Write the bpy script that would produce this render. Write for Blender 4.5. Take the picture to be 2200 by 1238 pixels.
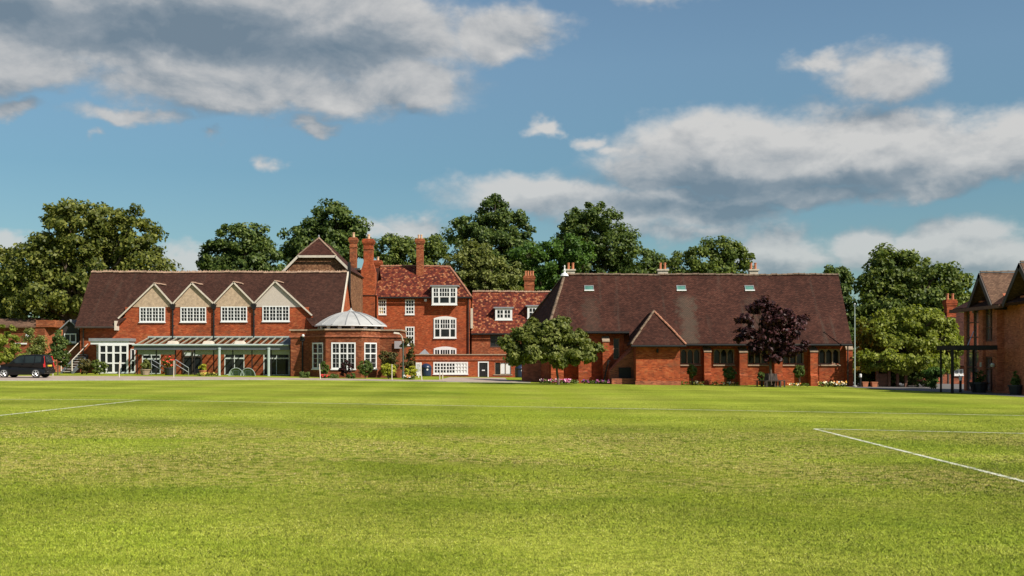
import bpy, math, random
import numpy as np
from mathutils import Vector, Matrix
R = math.radians
for o in list(bpy.data.objects):
    bpy.data.objects.remove(o)
scene = bpy.context.scene
C = scene.collection

# ------------------------------------------------------------------ camera
F = 2359.0          # focal length in photo pixels (photo 2200 wide)
EYE = 1.75          # eye height
HY = 769.0          # horizon row in the photo
cam_d = bpy.data.cameras.new('camera')
cam = bpy.data.objects.new('camera', cam_d)
C.objects.link(cam)
cam_d.sensor_width = 36.0
cam_d.lens = F / 2200.0 * 36.0
cam_d.shift_y = (HY - 619.0) / 2200.0
cam_d.clip_end = 6000
cam_d.clip_start = 0.1
cam.location = (0, 0, EYE)
cam.rotation_euler = (R(90), 0, 0)
scene.camera = cam

SUN_AZ = 128.0      # clockwise from +Y, degrees (behind and right of the camera)
SUN_EL = 41.0
EXPOSURE = 0.45
SKY = 0.085
CLOUD = 5.6
scene.view_settings.view_transform = 'Standard'
scene.view_settings.look = 'None'
scene.view_settings.gamma = 1.0
scene.view_settings.exposure = EXPOSURE
scene.view_settings.use_curve_mapping = False
scene.cycles.max_bounces = 5
scene.cycles.diffuse_bounces = 2
scene.cycles.glossy_bounces = 2
scene.cycles.transmission_bounces = 2


# ------------------------------------------------------------------ node helpers
class NT:
    def __init__(self, tree):
        self.t = tree
        self.n = tree.nodes
        self.l = tree.links

    def new(self, kind, **kw):
        nd = self.n.new(kind)
        for k, v in kw.items():
            setattr(nd, k, v)
        return nd

    def put(self, sock, v):
        if v is None:
            return
        if isinstance(v, bpy.types.NodeSocket):
            self.l.new(v, sock)
        else:
            sock.default_value = v

    def math(self, op, a, b=None, c=None, clamp=False):
        nd = self.new('ShaderNodeMath', operation=op, use_clamp=clamp)
        self.put(nd.inputs[0], a)
        self.put(nd.inputs[1], b)
        self.put(nd.inputs[2], c)
        return nd.outputs[0]

    def vmath(self, op, a, b=None):
        nd = self.new('ShaderNodeVectorMath', operation=op)
        self.put(nd.inputs[0], a)
        self.put(nd.inputs[1], b)
        return nd.outputs[0]

    def xyz(self, x, y, z):
        nd = self.new('ShaderNodeCombineXYZ')
        for i, v in enumerate((x, y, z)):
            self.put(nd.inputs[i], v)
        return nd.outputs[0]

    def sep(self, v):
        nd = self.new('ShaderNodeSeparateXYZ')
        self.put(nd.inputs[0], v)
        return nd.outputs

    def noise(self, vec, scale, detail=3.0, rough=0.55, dist=0.0):
        nd = self.new('ShaderNodeTexNoise')
        self.put(nd.inputs['Vector'], vec)
        nd.inputs['Scale'].default_value = scale
        nd.inputs['Detail'].default_value = detail
        nd.inputs['Roughness'].default_value = rough
        nd.inputs['Distortion'].default_value = dist
        return nd.outputs['Fac']

    def ramp(self, fac, stops, interp='LINEAR'):
        nd = self.new('ShaderNodeValToRGB')
        cr = nd.color_ramp
        cr.interpolation = interp
        while len(cr.elements) < len(stops):
            cr.elements.new(0.5)
        for e, (p, c) in zip(cr.elements, stops):
            e.position = p
            if isinstance(c, (int, float)):
                c = (c, c, c)
            e.color = (c[0], c[1], c[2], 1)
        self.put(nd.inputs[0], fac)
        return nd.outputs[0]

    def mix(self, fac, a, b, blend='MIX'):
        nd = self.new('ShaderNodeMix', data_type='RGBA', blend_type=blend)
        self.put(nd.inputs[0], fac)
        for s, v in ((nd.inputs[6], a), (nd.inputs[7], b)):
            if isinstance(v, tuple) and len(v) == 3:
                v = v + (1,)
            self.put(s, v)
        return nd.outputs[2]

    def smooth(self, v, lo, hi, a=0.0, b=1.0):
        nd = self.new('ShaderNodeMapRange', interpolation_type='SMOOTHSTEP')
        self.put(nd.inputs[0], v)
        for i, q in zip((1, 2, 3, 4), (lo, hi, a, b)):
            self.put(nd.inputs[i], q)
        return nd.outputs[0]


# ------------------------------------------------------------------ world: Nishita sky and clouds
def az_el(px, py):
    a = math.atan((px - 1100) / F)
    return a, math.atan((HY - py) / F * math.cos(a))


# clouds: centre px, py, half width, half height above, half height below (photo pixels), weight
CLOUDS = [
    (380, 10, 640, 160, 200, 1.25), (780, 60, 260, 120, 130, 1.1), (30, 130, 190, 62, 62, 1.0), (870, 180, 120, 70, 66, 1.0),
    (1085, 75, 135, 70, 64, 0.95), (520, 185, 480, 60, 62, 1.0), (280, 243, 150, 26, 28, 0.7), (660, 268, 62, 20, 20, 0.6),
    (25, 226, 65, 20, 20, 0.6), (575, 342, 26, 18, 18, 0.35), (225, 300, 18, 12, 12, 0.3), (460, 286, 22, 12, 12, 0.3), (930, 190, 40, 40, 30, 0.5),
    (1165, 270, 64, 30, 24, 0.8), (1265, 296, 50, 26, 24, 0.6), (1320, 320, 60, 26, 26, 0.6),
    (1570, 362, 330, 130, 62, 1.35), (1430, 378, 170, 84, 46, 1.15), (1850, 345, 290, 120, 60, 1.3), (2130, 330, 250, 95, 64, 1.2), (1990, 395, 160, 40, 32, 0.8), (1900, 260, 90, 40, 60, 0.9),
    (1890, 165, 125, 70, 52, 0.9), (1770, 130, 70, 26, 22, 0.5),
    (1180, 425, 260, 52, 50, 0.75), (1450, 440, 280, 40, 60, 0.75), (1760, 422, 280, 40, 28, 0.65), (1480, 490, 200, 26, 26, 0.5),
    (1685, 540, 130, 72, 50, 0.95), (1860, 545, 85, 66, 50, 0.9), (2070, 548, 170, 68, 50, 0.95), (2200, 560, 140, 50, 40, 0.8), (1960, 550, 60, 60, 40, 0.8),
    (905, 492, 90, 32, 34, 0.7), (10, 520, 70, 36, 34, 0.8), (395, 568, 55, 40, 40, 0.7), (820, 500, 80, 18, 18, 0.5),
    (1410, -28, 130, 40, 40, 0.7),
]

# the thick, self-shaded hearts of those clouds
DARKS = [(430, 80, 430, 90, 62, 1.0), (740, 105, 240, 70, 56, 1.0), (30, 30, 150, 60, 36, 0.9), (1480, 388, 250, 56, 44, 1.0), (1660, 392, 230, 36, 32, 0.65), (2000, 375, 160, 26, 24, 0.4),
         (1250, 440, 200, 26, 30, 0.6), (1560, 455, 220, 24, 30, 0.7), (1690, 565, 110, 26, 26, 0.6), (2080, 570, 150, 26, 26, 0.6)]

gt = bpy.data.node_groups.new('cloud_shape', 'ShaderNodeTree')
gt.interface.new_socket('Direction', in_out='INPUT', socket_type='NodeSocketVector')
gt.interface.new_socket('Shape', in_out='OUTPUT', socket_type='NodeSocketFloat')
gt.interface.new_socket('Shade', in_out='OUTPUT', socket_type='NodeSocketFloat')
g = NT(gt)
gi = g.new('NodeGroupInput')
go = g.new('NodeGroupOutput')
dirv = gi.outputs[0]
# ragged outlines: the direction is warped by two scales of noise before the shapes are read
nw = g.new('ShaderNodeTexNoise')
g.put(nw.inputs['Vector'], g.vmath('MULTIPLY', dirv, (1.0, 1.0, 1.5)))
nw.inputs['Scale'].default_value = 15.0
nw.inputs['Detail'].default_value = 4.5
nw.inputs['Roughness'].default_value = 0.62
warp = g.vmath('MULTIPLY', g.vmath('SUBTRACT', nw.outputs['Color'], (0.5, 0.5, 0.5)), (0.085, 0.0, 0.046))
gx, gy, gz_ = g.sep(g.vmath('ADD', dirv, warp))
az = g.math('ARCTAN2', gx, gy)
el = g.math('ARCSINE', gz_)


def blobs(rows):
    acc = None
    for (px, py, w, hu, hd, am) in rows:
        a0, e0 = az_el(px, py)
        da = g.math('MULTIPLY', g.math('SUBTRACT', az, a0), F / w)
        de = g.math('SUBTRACT', el, e0)
        de = g.math('MAXIMUM', g.math('MULTIPLY', de, F / hu), g.math('MULTIPLY', de, -F / hd))
        q = g.math('SQRT', g.math('MULTIPLY_ADD', da, da, g.math('MULTIPLY', de, de)))
        v = g.math('MULTIPLY_ADD', q, -am, am)
        acc = v if acc is None else g.math('SMOOTH_MAX', acc, v, 0.15)
    return acc


best = blobs(CLOUDS)
dark = blobs(DARKS)
# outside the picture the same kind of broken cloud goes on all round
wide = g.noise(g.vmath('MULTIPLY', dirv, (1.0, 1.0, 2.2)), 2.6, 3.0, 0.5)
wide = g.math('MULTIPLY_ADD', wide, 4.2, -2.35)
outm = g.math('MAXIMUM', g.smooth(g.math('ABSOLUTE', az), 0.50, 0.75), g.smooth(el, 0.36, 0.55))
wide = g.math('SUBTRACT', wide, g.math('MULTIPLY', g.math('SUBTRACT', 1.0, outm), 6.0))
best = g.math('MAXIMUM', best, wide)
best = g.math('MAXIMUM', best, -1.0)
g.put(go.inputs[0], best)
# outside the picture a cloud's heart is simply where it is thickest
dark = g.math('MAXIMUM', dark, g.math('MULTIPLY_ADD', wide, 1.0, -0.35))
g.put(go.inputs[1], dark)

world = bpy.data.worlds.new('World')
scene.world = world
world.use_nodes = True
w = NT(world.node_tree)
w.n.clear()
sky = w.new('ShaderNodeTexSky')
sky.sky_type = 'NISHITA'
sky.sun_disc = False
sky.sun_elevation = R(SUN_EL)
sky.sun_rotation = R(SUN_AZ)
sky.air_density = 1.0
sky.dust_density = 0.6
sky.ozone_density = 2.0
tc = w.new('ShaderNodeTexCoord')
dv = tc.outputs['Generated']


def shape(vec):
    nd = w.new('ShaderNodeGroup')
    nd.node_tree = gt
    w.put(nd.inputs[0], vec)
    return nd.outputs


def billow(vec):
    v = w.vmath('MULTIPLY', vec, (1.0, 1.0, 1.7))
    return w.math('ADD', w.math('MULTIPLY', w.noise(v, 13.0, 8.0, 0.58, 0.3), 1.0), w.math('MULTIPLY', w.noise(v, 42.0, 5.0, 0.6), 0.18))


b0, s0 = shape(dv)
b1 = shape(w.vmath('ADD', dv, (0.006, 0.0, 0.026)))[0]
n0 = billow(dv)
n1 = billow(w.vmath('ADD', dv, (0.004, 0.0, 0.011)))
d0 = w.math('MULTIPLY_ADD', w.math('SUBTRACT', n0, 0.59), 0.95, b0)
alpha = w.smooth(d0, -0.12, 0.44)
# distant low cloud shows through more haze
alpha = w.math('MULTIPLY', alpha, w.smooth(w.sep(dv)[2], 0.06, 0.22, 0.78, 1.0))
lit = w.math('MULTIPLY_ADD', w.math('SUBTRACT', n0, n1), 1.5, 0.66)
# far clouds are seen from the side (bright top, grey base), near ones from below (grey middle, bright rim)
side = w.smooth(w.math('ARCSINE', w.sep(dv)[2]), 0.20, 0.27, 0.6, 0.2)
lit = w.math('MULTIPLY_ADD', w.math('SUBTRACT', b0, b1), side, lit)
lit = w.math('SUBTRACT', lit, w.math('MULTIPLY', w.smooth(d0, 0.25, 1.15), 0.18))
lit = w.math('SUBTRACT', lit, w.math('MULTIPLY', w.smooth(w.math('MULTIPLY_ADD', w.math('SUBTRACT', n0, 0.59), 0.5, s0), -0.10, 0.85), 0.50), clamp=True)
ccol = w.ramp(lit, [(0.0, (0.255, 0.345, 0.435)), (0.32, (0.41, 0.48, 0.55)), (0.66, (0.74, 0.755, 0.77)), (1.0, (1.0, 0.985, 0.96))])
ccol = w.vmath('MULTIPLY', ccol, (CLOUD, CLOUD, CLOUD))
dx_, dy_, dz_ = w.sep(dv)
# summer haze tint of the sky by height above the horizon, the same all round
hz = w.ramp(dz_, [(0.0, (0.50, 0.63, 0.62)), (0.05, (0.52, 0.66, 0.66)), (0.164, (0.57, 0.735, 0.72)), (0.256, (0.81, 0.91, 0.86)), (0.4, (0.90, 0.96, 0.92))])
skyc = w.mix(1.0, sky.outputs[0], hz, 'MULTIPLY')
col = w.mix(w.math('MULTIPLY', alpha, 0.94), skyc, ccol)
bg = w.new('ShaderNodeBackground')
bg.inputs[1].default_value = SKY
w.put(bg.inputs[0], col)
wo = w.new('ShaderNodeOutputWorld')
w.put(wo.inputs[0], bg.outputs[0])

sun_d = bpy.data.lights.new('sun', 'SUN')
sun_d.energy = 5.0
sun_d.angle = R(0.53)
sun_d.color = (1.0, 0.93, 0.82)
sun = bpy.data.objects.new('sun', sun_d)
C.objects.link(sun)
sv = Vector((math.sin(R(SUN_AZ)) * math.cos(R(SUN_EL)), math.cos(R(SUN_AZ)) * math.cos(R(SUN_EL)), math.sin(R(SUN_EL))))
sun.rotation_euler = sv.to_track_quat('Z', 'Y').to_euler()
sun.location = (40, -40, 60)


# ------------------------------------------------------------------ terrain
def sstep(a, b, v):
    t = min(1.0, max(0.0, (v - a) / (b - a)))
    return t * t * (3 - 2 * t)


def gz(x, y):
    x = max(-90.0, min(90.0, x))
    return -0.012 * x - 0.5 * sstep(97, 117, y)


def PX(px, y):
    return (px - 1100.0) * y / F


def PZ(py, y):
    return EYE - (py - HY) * y / F


# ------------------------------------------------------------------ mesh helpers
W = {}


class MB:
    """collects polygons in world coordinates; build() links them as one mesh object"""

    def __init__(self):
        self.v = []
        self.f = []
        self.m = []
        self.mi = 0

    def poly(self, pts):
        b = len(self.v)
        self.v += [tuple(p) for p in pts]
        self.f.append(tuple(range(b, b + len(pts))))
        self.m.append(self.mi)

    def box(self, x0, x1, y0, y1, z0, z1):
        x0, x1 = min(x0, x1), max(x0, x1)
        y0, y1 = min(y0, y1), max(y0, y1)
        z0, z1 = min(z0, z1), max(z0, z1)
        self.hexa([(x0, y0, z0), (x1, y0, z0), (x1, y1, z0), (x0, y1, z0)],
                  [(x0, y0, z1), (x1, y0, z1), (x1, y1, z1), (x0, y1, z1)])

    def hexa(self, lo, hi):
        b = len(self.v)
        n = len(lo)
        self.v += [tuple(p) for p in lo] + [tuple(p) for p in hi]
        self.f.append(tuple(range(b + n - 1, b - 1, -1)))
        self.f.append(tuple(range(b + n, b + 2 * n)))
        for i in range(n):
            j = (i + 1) % n
            self.f.append((b + i, b + j, b + n + j, b + n + i))
        self.m += [self.mi] * (n + 2)

    def obox(self, o, u, n, u0, u1, d0, d1, z0, z1):
        """box in a wall's frame: u along the wall, d outwards (n), z up"""
        o, u, n = Vector(o), Vector(u), Vector(n)
        P = [o + u * a + n * d for a, d in ((u0, d1), (u1, d1), (u1, d0), (u0, d0))]
        self.hexa([(p.x, p.y, o.z + z0) for p in P], [(p.x, p.y, o.z + z1) for p in P])

    def slab(self, pts, t):
        """planar polygon thickened downwards/backwards along its normal by t"""
        P = [Vector(p) for p in pts]
        n = Vector((0, 0, 0))
        for i in range(len(P)):
            n += (P[i] - P[0]).cross(P[(i + 1) % len(P)] - P[0])
        n.normalize()
        if n.z < 0:
            P.reverse()
            n = -n
        self.hexa([p - n * t for p in P], P)

    def prism_x(self, prof, x0, x1):
        """profile of (y, z) extruded along x"""
        self.hexa([(x0, a, b) for a, b in prof], [(x1, a, b) for a, b in prof])

    def prism_y(self, prof, y0, y1):
        self.hexa([(a, y0, b) for a, b in prof], [(a, y1, b) for a, b in prof])

    def prism_z(self, prof, z0, z1):
        self.hexa([(a, b, z0) for a, b in prof], [(a, b, z1) for a, b in prof])

    def tube(self, p0, p1, r0, r1=None, n=8, caps=True):
        r1 = r0 if r1 is None else r1
        p0, p1 = Vector(p0), Vector(p1)
        ax = (p1 - p0).normalized()
        s = ax.cross(Vector((0, 0, 1)) if abs(ax.z) < 0.95 else Vector((1, 0, 0))).normalized()
        t = ax.cross(s)
        b = len(self.v)
        for p, r in ((p0, r0), (p1, r1)):
            for i in range(n):
                a = 2 * math.pi * i / n
                q = p + (s * math.cos(a) + t * math.sin(a)) * r
                self.v.append(tuple(q))
        for i in range(n):
            j = (i + 1) % n
            self.f.append((b + i, b + j, b + n + j, b + n + i))
            self.m.append(self.mi)
        if caps:
            self.f.append(tuple(range(b + n - 1, b - 1, -1)))
            self.f.append(tuple(range(b + n, b + 2 * n)))
            self.m += [self.mi] * 2

    def lathe(self, c, prof, n=16):
        """profile of (r, z) round the vertical axis at c"""
        b = len(self.v)
        for r, z in prof:
            for i in range(n):
                a = 2 * math.pi * i / n
                self.v.append((c[0] + r * math.cos(a), c[1] + r * math.sin(a), c[2] + z))
        k = len(prof)
        for q in range(k - 1):
            for i in range(n):
                j = (i + 1) % n
                self.f.append((b + q * n + i, b + q * n + j, b + (q + 1) * n + j, b + (q + 1) * n + i))
                self.m.append(self.mi)
        self.f.append(tuple(range(b + n - 1, b - 1, -1)))
        self.f.append(tuple(range(b + (k - 1) * n, b + k * n)))
        self.m += [self.mi] * 2

    def mesh(self, name, mats, off=(0, 0, 0)):
        me = bpy.data.meshes.new(name)
        ox, oy, oz = off
        me.from_pydata([(a - ox, b - oy, c - oz) for a, b, c in self.v], [], self.f)
        if not isinstance(mats, (list, tuple)):
            mats = [mats]
        for m in mats:
            me.materials.append(m)
        if len(mats) > 1:
            me.polygons.foreach_set('material_index', self.m)
        me.update()
        return me

    def build(self, name, mats, parent=None, label=None, smooth=False):
        off = W[parent.name] if parent is not None else (0, 0, 0)
        me = self.mesh(name, mats, off)
        if smooth:
            me.shade_smooth()
        o = bpy.data.objects.new(name, me)
        C.objects.link(o)
        if parent is not None:
            o.parent = parent
        W[o.name] = Vector(off)
        if label:
            o['label'] = label
        return o


def place(name, me, parent, loc):
    """a part that shares a ready mesh, standing at a world position"""
    o = bpy.data.objects.new(name, me)
    C.objects.link(o)
    o.parent = parent
    o.location = Vector(loc) - W[parent.name]
    W[o.name] = Vector(loc)
    return o


def tag(o, label, cat, group=None, kind=None):
    if label:
        o['label'] = label
    if cat:
        o['category'] = cat
    if group:
        o['group'] = group
    if kind:
        o['kind'] = kind
    return o


def thing(name, label, cat, loc, group=None):
    o = bpy.data.objects.new(name, None)
    C.objects.link(o)
    o.location = loc
    o.empty_display_size = 0.3
    W[o.name] = Vector(loc)
    return tag(o, label, cat, group)


def single(mb, name, mats, label, cat, base, group=None, smooth=False):
    """a thing that is one mesh, with its origin at its base"""
    me = mb.mesh(name, mats, base)
    if smooth:
        me.shade_smooth()
    o = bpy.data.objects.new(name, me)
    C.objects.link(o)
    o.location = base
    W[o.name] = Vector(base)
    return tag(o, label, cat, group)


# ------------------------------------------------------------------ materials
def surf_group():
    t = bpy.data.node_groups.new('surface_uv', 'ShaderNodeTree')
    t.interface.new_socket('UV', in_out='OUTPUT', socket_type='NodeSocketVector')
    q = NT(t)
    out = q.new('NodeGroupOutput')
    ge = q.new('ShaderNodeNewGeometry')
    x, y, z = q.sep(ge.outputs['Position'])
    nx, ny, nz = q.sep(ge.outputs['True Normal'])
    h = q.math('SQRT', q.math('MAXIMUM', q.math('SUBTRACT', 1.0, q.math('MULTIPLY', nz, nz)), 0.0004))
    u = q.math('DIVIDE', q.math('SUBTRACT', q.math('MULTIPLY', y, nx), q.math('MULTIPLY', x, ny)), h)
    v = q.math('DIVIDE', z, h)
    q.put(out.inputs[0], q.xyz(u, v, 0.0))
    return t


SURF = surf_group()


def mat_base(name):
    m = bpy.data.materials.new(name)
    m.use_nodes = True
    q = NT(m.node_tree)
    b = q.n['Principled BSDF']
    return m, q, b


def plain(name, col, rough=0.6, var=0.12, scale=3.0, metal=0.0, spec=0.5):
    m, q, b = mat_base(name)
    ge = q.new('ShaderNodeNewGeometry')
    n = q.noise(ge.outputs['Position'], scale, 5.0, 0.6)
    c = tuple(col)
    lo = tuple(v * (1 - var) for v in c)
    hi = tuple(min(1, v * (1 + var)) for v in c)
    q.put(b.inputs['Base Color'], q.ramp(n, [(0.3, lo), (0.7, hi)]))
    b.inputs['Roughness'].default_value = rough
    b.inputs['Metallic'].default_value = metal
    b.inputs['Specular IOR Level'].default_value = spec
    return m


def coursed(name, stops, mortar, bw, bh, mw, blotch=0.35, rough=0.85, bump=0.35, lichen=None, mortar_fac=1.0, streak=0.0, stains=(), tint=False):
    """brickwork or plain tiling: a colour per piece, joints, big soft stains"""
    m, q, b = mat_base(name)
    sg = q.new('ShaderNodeGroup')
    sg.node_tree = SURF
    uv = sg.outputs[0]
    bt = q.new('ShaderNodeTexBrick')
    q.put(bt.inputs['Vector'], uv)
    bt.inputs['Color1'].default_value = (0, 0, 0, 1)
    bt.inputs['Color2'].default_value = (1, 1, 1, 1)
    bt.inputs['Mortar'].default_value = (0.5, 0.5, 0.5, 1)
    bt.inputs['Scale'].default_value = 1.0
    bt.inputs['Mortar Size'].default_value = mw
    bt.inputs['Mortar Smooth'].default_value = 0.2
    bt.inputs['Brick Width'].default_value = bw
    bt.inputs['Row Height'].default_value = bh
    col = q.ramp(bt.outputs['Color'], stops)
    ge = q.new('ShaderNodeNewGeometry')
    pos = ge.outputs['Position']
    n = q.noise(pos, 0.42, 6.0, 0.66)
    n3 = q.noise(pos, 2.3, 4.0, 0.6)
    st = q.ramp(n, [(0.28, 1.0 - blotch), (0.5, 1.0), (0.75, 1.0 + blotch * 0.7)])
    col = q.mix(1.0, col, st, 'MULTIPLY')
    st = q.ramp(n3, [(0.3, 0.72), (0.7, 1.25)])
    col = q.mix(1.0, col, st, 'MULTIPLY')
    if tint:
        n5 = q.noise(q.vmath('MULTIPLY', pos, (1.0, 1.0, 2.2)), 0.75, 5.0, 0.7)
        col = q.mix(q.smooth(n5, 0.53, 0.70, 0.0, 0.55), col, (0.135, 0.062, 0.034))
        col = q.mix(q.smooth(n5, 0.46, 0.30, 0.0, 0.45), col, (0.36, 0.135, 0.050))
    if streak:
        us = q.vmath('MULTIPLY', uv, (1.6, 0.12, 1.0))
        ns = q.noise(us, 1.0, 4.0, 0.6)
        col = q.mix(q.smooth(ns, 0.54, 0.74, 0.0, streak), col, (0.075, 0.060, 0.046))
    for (sx_, sw_, sz0, sz1, sa_) in stains:
        px_, py_, pz_2 = q.sep(pos)
        dd = q.math('ABSOLUTE', q.math('SUBTRACT', px_, sx_))
        dd = q.math('MULTIPLY_ADD', q.math('SUBTRACT', n3, 0.5), 1.8, dd)
        mk = q.math('MULTIPLY', q.smooth(dd, sw_ * 0.25, sw_, 1.0, 0.0), q.math('MULTIPLY', q.smooth(pz_2, sz0 - 0.3, sz0), q.smooth(pz_2, sz1 - 0.6, sz1, 1.0, 0.0)))
        col = q.mix(q.math('MULTIPLY', mk, sa_), col, (0.105, 0.085, 0.062))
    col = q.mix(q.math('MULTIPLY', bt.outputs['Fac'], mortar_fac), col, tuple(mortar))
    if lichen:
        v = q.noise(pos, 7.0, 6.0, 0.75)
        v = q.math('MULTIPLY', v, q.smooth(n, 0.35, 0.7, 0.75, 1.06))
        col = q.mix(q.smooth(v, 0.60, 0.69, 0.0, lichen[1]), col, tuple(lichen[0]))
    q.put(b.inputs['Base Color'], col)
    b.inputs['Roughness'].default_value = rough
    b.inputs['Specular IOR Level'].default_value = 0.15
    if bump:
        bp = q.new('ShaderNodeBump')
        bp.inputs['Strength'].default_value = bump
        bp.inputs['Distance'].default_value = 0.02
        hgt = q.math('SUBTRACT', q.math('MULTIPLY', bt.outputs['Color'], 0.6), bt.outputs['Fac'])
        q.put(bp.inputs['Height'], hgt)
        q.put(b.inputs['Normal'], bp.outputs[0])
    return m


M = {}
BR = [(0.0, (0.1720, 0.0336, 0.0128)), (0.25, (0.2494, 0.0462, 0.0154)), (0.5, (0.3010, 0.0560, 0.0173)), (0.8, (0.3440, 0.0714, 0.0230)), (1.0, (0.3870, 0.1085, 0.0422))]
M['brick'] = coursed('red_brick', BR, (0.26, 0.15, 0.09), 0.225, 0.075, 0.010, 0.34, mortar_fac=0.35, tint=True)
BR2 = [(0.0, (0.1496, 0.0395, 0.0173)), (0.3, (0.2200, 0.0547, 0.0209)), (0.6, (0.2816, 0.0722, 0.0266)), (0.85, (0.3344, 0.1026, 0.0396)), (1.0, (0.3872, 0.1520, 0.0720))]
M['brick_old'] = coursed('old_brown_brick', BR2, (0.26, 0.16, 0.10), 0.225, 0.075, 0.011, 0.42, mortar_fac=0.38, tint=True)
M['brick_dark'] = coursed('dark_red_brick', [(0.0, (0.1620, 0.0520, 0.0300)), (0.5, (0.2970, 0.0845, 0.0425)), (1.0, (0.4050, 0.1300, 0.0625))], (0.2700, 0.1690, 0.1125), 0.225, 0.075, 0.010, 0.22, mortar_fac=0.5)
M['brick_block'] = coursed('pale_red_brick', [(0.0, (0.32, 0.090, 0.045)), (0.5, (0.46, 0.130, 0.065)), (1.0, (0.55, 0.18, 0.09))], (0.34, 0.18, 0.11), 0.225, 0.075, 0.010, 0.22, mortar_fac=0.5)
BR3 = [(a, tuple(v * 0.70 for v in c)) for a, c in BR2]  # old brick darkened: the shadow over the orangery front is put into its colour
M['brick_shade_toned'] = coursed('shade_toned_brown_brick', BR3, (0.17, 0.11, 0.07), 0.225, 0.075, 0.011, 0.42, mortar_fac=0.38)
M['tile_brown'] = coursed('brown_plain_tile', [(0.0, (0.0350, 0.0150, 0.0101)), (0.5, (0.0500, 0.0202, 0.0133)), (1.0, (0.0675, 0.0290, 0.0193))], (0.0175, 0.0088, 0.0069), 0.17, 0.10, 0.010, 0.22, 0.8, 0.5, ((0.1500, 0.1056, 0.0782), 0.55), 0.7, 0.25)
M['tile_chapel'] = coursed('weathered_brown_tile', [(0.0, (0.0341, 0.0122, 0.0085)), (0.5, (0.0539, 0.0188, 0.0122)), (1.0, (0.0743, 0.0282, 0.0188))], (0.0193, 0.0094, 0.0070), 0.17, 0.10, 0.010, 0.36, 0.85, 0.5, ((0.1485, 0.1034, 0.0705), 0.7), 0.7, 0.5, ((12.75, 0.9, 2.2, 6.6, 0.5), (5.75, 0.8, 3.2, 6.5, 0.22), (17.5, 0.7, 4.0, 6.6, 0.2)))
M['tile_red'] = coursed('mottled_red_tile', [(0.0, (0.0476, 0.0114, 0.0096)), (0.4, (0.1120, 0.0218, 0.0132)), (0.62, (0.1624, 0.0322, 0.0156)), (0.8, (0.2352, 0.0676, 0.0270)), (1.0, (0.3248, 0.1404, 0.0660))], (0.0336, 0.0104, 0.0090), 0.24, 0.27, 0.018, 0.2, 0.8, 0.45, None, 0.7)
M['tile_tan'] = coursed('tan_brown_tile', [(0.0, (0.1040, 0.0585, 0.0380)), (0.5, (0.1440, 0.0819, 0.0532)), (1.0, (0.1840, 0.1092, 0.0684))], (0.0480, 0.0312, 0.0228), 0.17, 0.10, 0.010, 0.25, 0.85, 0.5, ((0.2240, 0.1716, 0.0912), 0.5), 0.7)
M['shingle_hung'] = coursed('hung_brown_tile', [(0.0, (0.12, 0.055, 0.03)), (0.5, (0.2, 0.09, 0.045)), (1.0, (0.30, 0.16, 0.085))], (0.05, 0.03, 0.02), 0.17, 0.11, 0.010, 0.3, 0.85, 0.5, ((0.42, 0.30, 0.17), 0.6), 0.7)
M['white'] = plain('white_paint', (0.66, 0.66, 0.645), 0.45, 0.05)
M['cream'] = plain('cream_paint', (0.52, 0.46, 0.375), 0.6, 0.15)
M['ridge'] = plain('clay_ridge', (0.31, 0.20, 0.135), 0.85, 0.4, 4.0)
M['ridge_red'] = plain('red_clay_ridge', (0.30, 0.13, 0.075), 0.85, 0.35, 4.0)
M['ridge_dark'] = plain('mossy_ridge', (0.15, 0.10, 0.065), 0.9, 0.45, 3.0)
M['render_tan'] = plain('roughcast_tan', (0.40, 0.295, 0.20), 0.95, 0.25, 6.0)
M['render_pale'] = plain('roughcast_pale', (0.44, 0.385, 0.33), 0.95, 0.06, 6.0)
M['stone'] = plain('weathered_stone', (0.30, 0.22, 0.15), 0.9, 0.25, 5.0)
M['rafter'] = plain('weathered_rafter', (0.36, 0.31, 0.25), 0.8, 0.15)
M['stone_pale'] = plain('pale_stone', (0.46, 0.40, 0.31), 0.9, 0.2, 5.0)
M['black_iron'] = plain('black_iron', (0.016, 0.015, 0.015), 0.7, 0.2, spec=0.2)
M['brown_paint'] = plain('dark_brown_paint', (0.045, 0.03, 0.022), 0.6, 0.2)
M['grey_metal'] = plain('grey_blue_metal', (0.085, 0.095, 0.105), 0.5, 0.08)
M['pale_metal'] = plain('pale_green_metal', (0.34, 0.40, 0.37), 0.45, 0.08)
M['steel'] = plain('steel_rail', (0.55, 0.56, 0.56), 0.3, 0.05, metal=0.8)
M['dome'] = plain('dome_white', (0.37, 0.365, 0.35), 0.5, 0.14, 1.2)
M['dome_rib'] = plain('dome_rib_grey', (0.26, 0.26, 0.26), 0.6, 0.1)
M['lead'] = plain('lead_grey', (0.20, 0.21, 0.22), 0.55, 0.15)
M['terracotta'] = plain('terracotta', (0.42, 0.15, 0.07), 0.85, 0.2)
M['pot_pale'] = plain('pale_clay_pot', (0.52, 0.33, 0.20), 0.85, 0.2)
M['timber'] = plain('dark_timber', (0.045, 0.03, 0.022), 0.7, 0.3, 6.0)
M['timber_red'] = plain('red_brown_timber', (0.12, 0.05, 0.028), 0.7, 0.3, 6.0)
M['bark'] = plain('bark', (0.085, 0.06, 0.04), 0.95, 0.35, 5.0)
M['soil'] = plain('soil', (0.05, 0.035, 0.022), 1.0, 0.4, 6.0)
M['conc'] = plain('concrete', (0.30, 0.28, 0.25), 0.9, 0.15, 2.0)
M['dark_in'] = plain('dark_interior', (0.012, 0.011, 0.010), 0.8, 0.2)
M['blind'] = plain('white_blind', (0.62, 0.62, 0.60), 0.7, 0.05)
M['yellow'] = plain('yellow_blind', (0.62, 0.45, 0.13), 0.7, 0.05)
M['weather'] = plain('black_weatherboard', (0.025, 0.022, 0.02), 0.8, 0.25)


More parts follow.
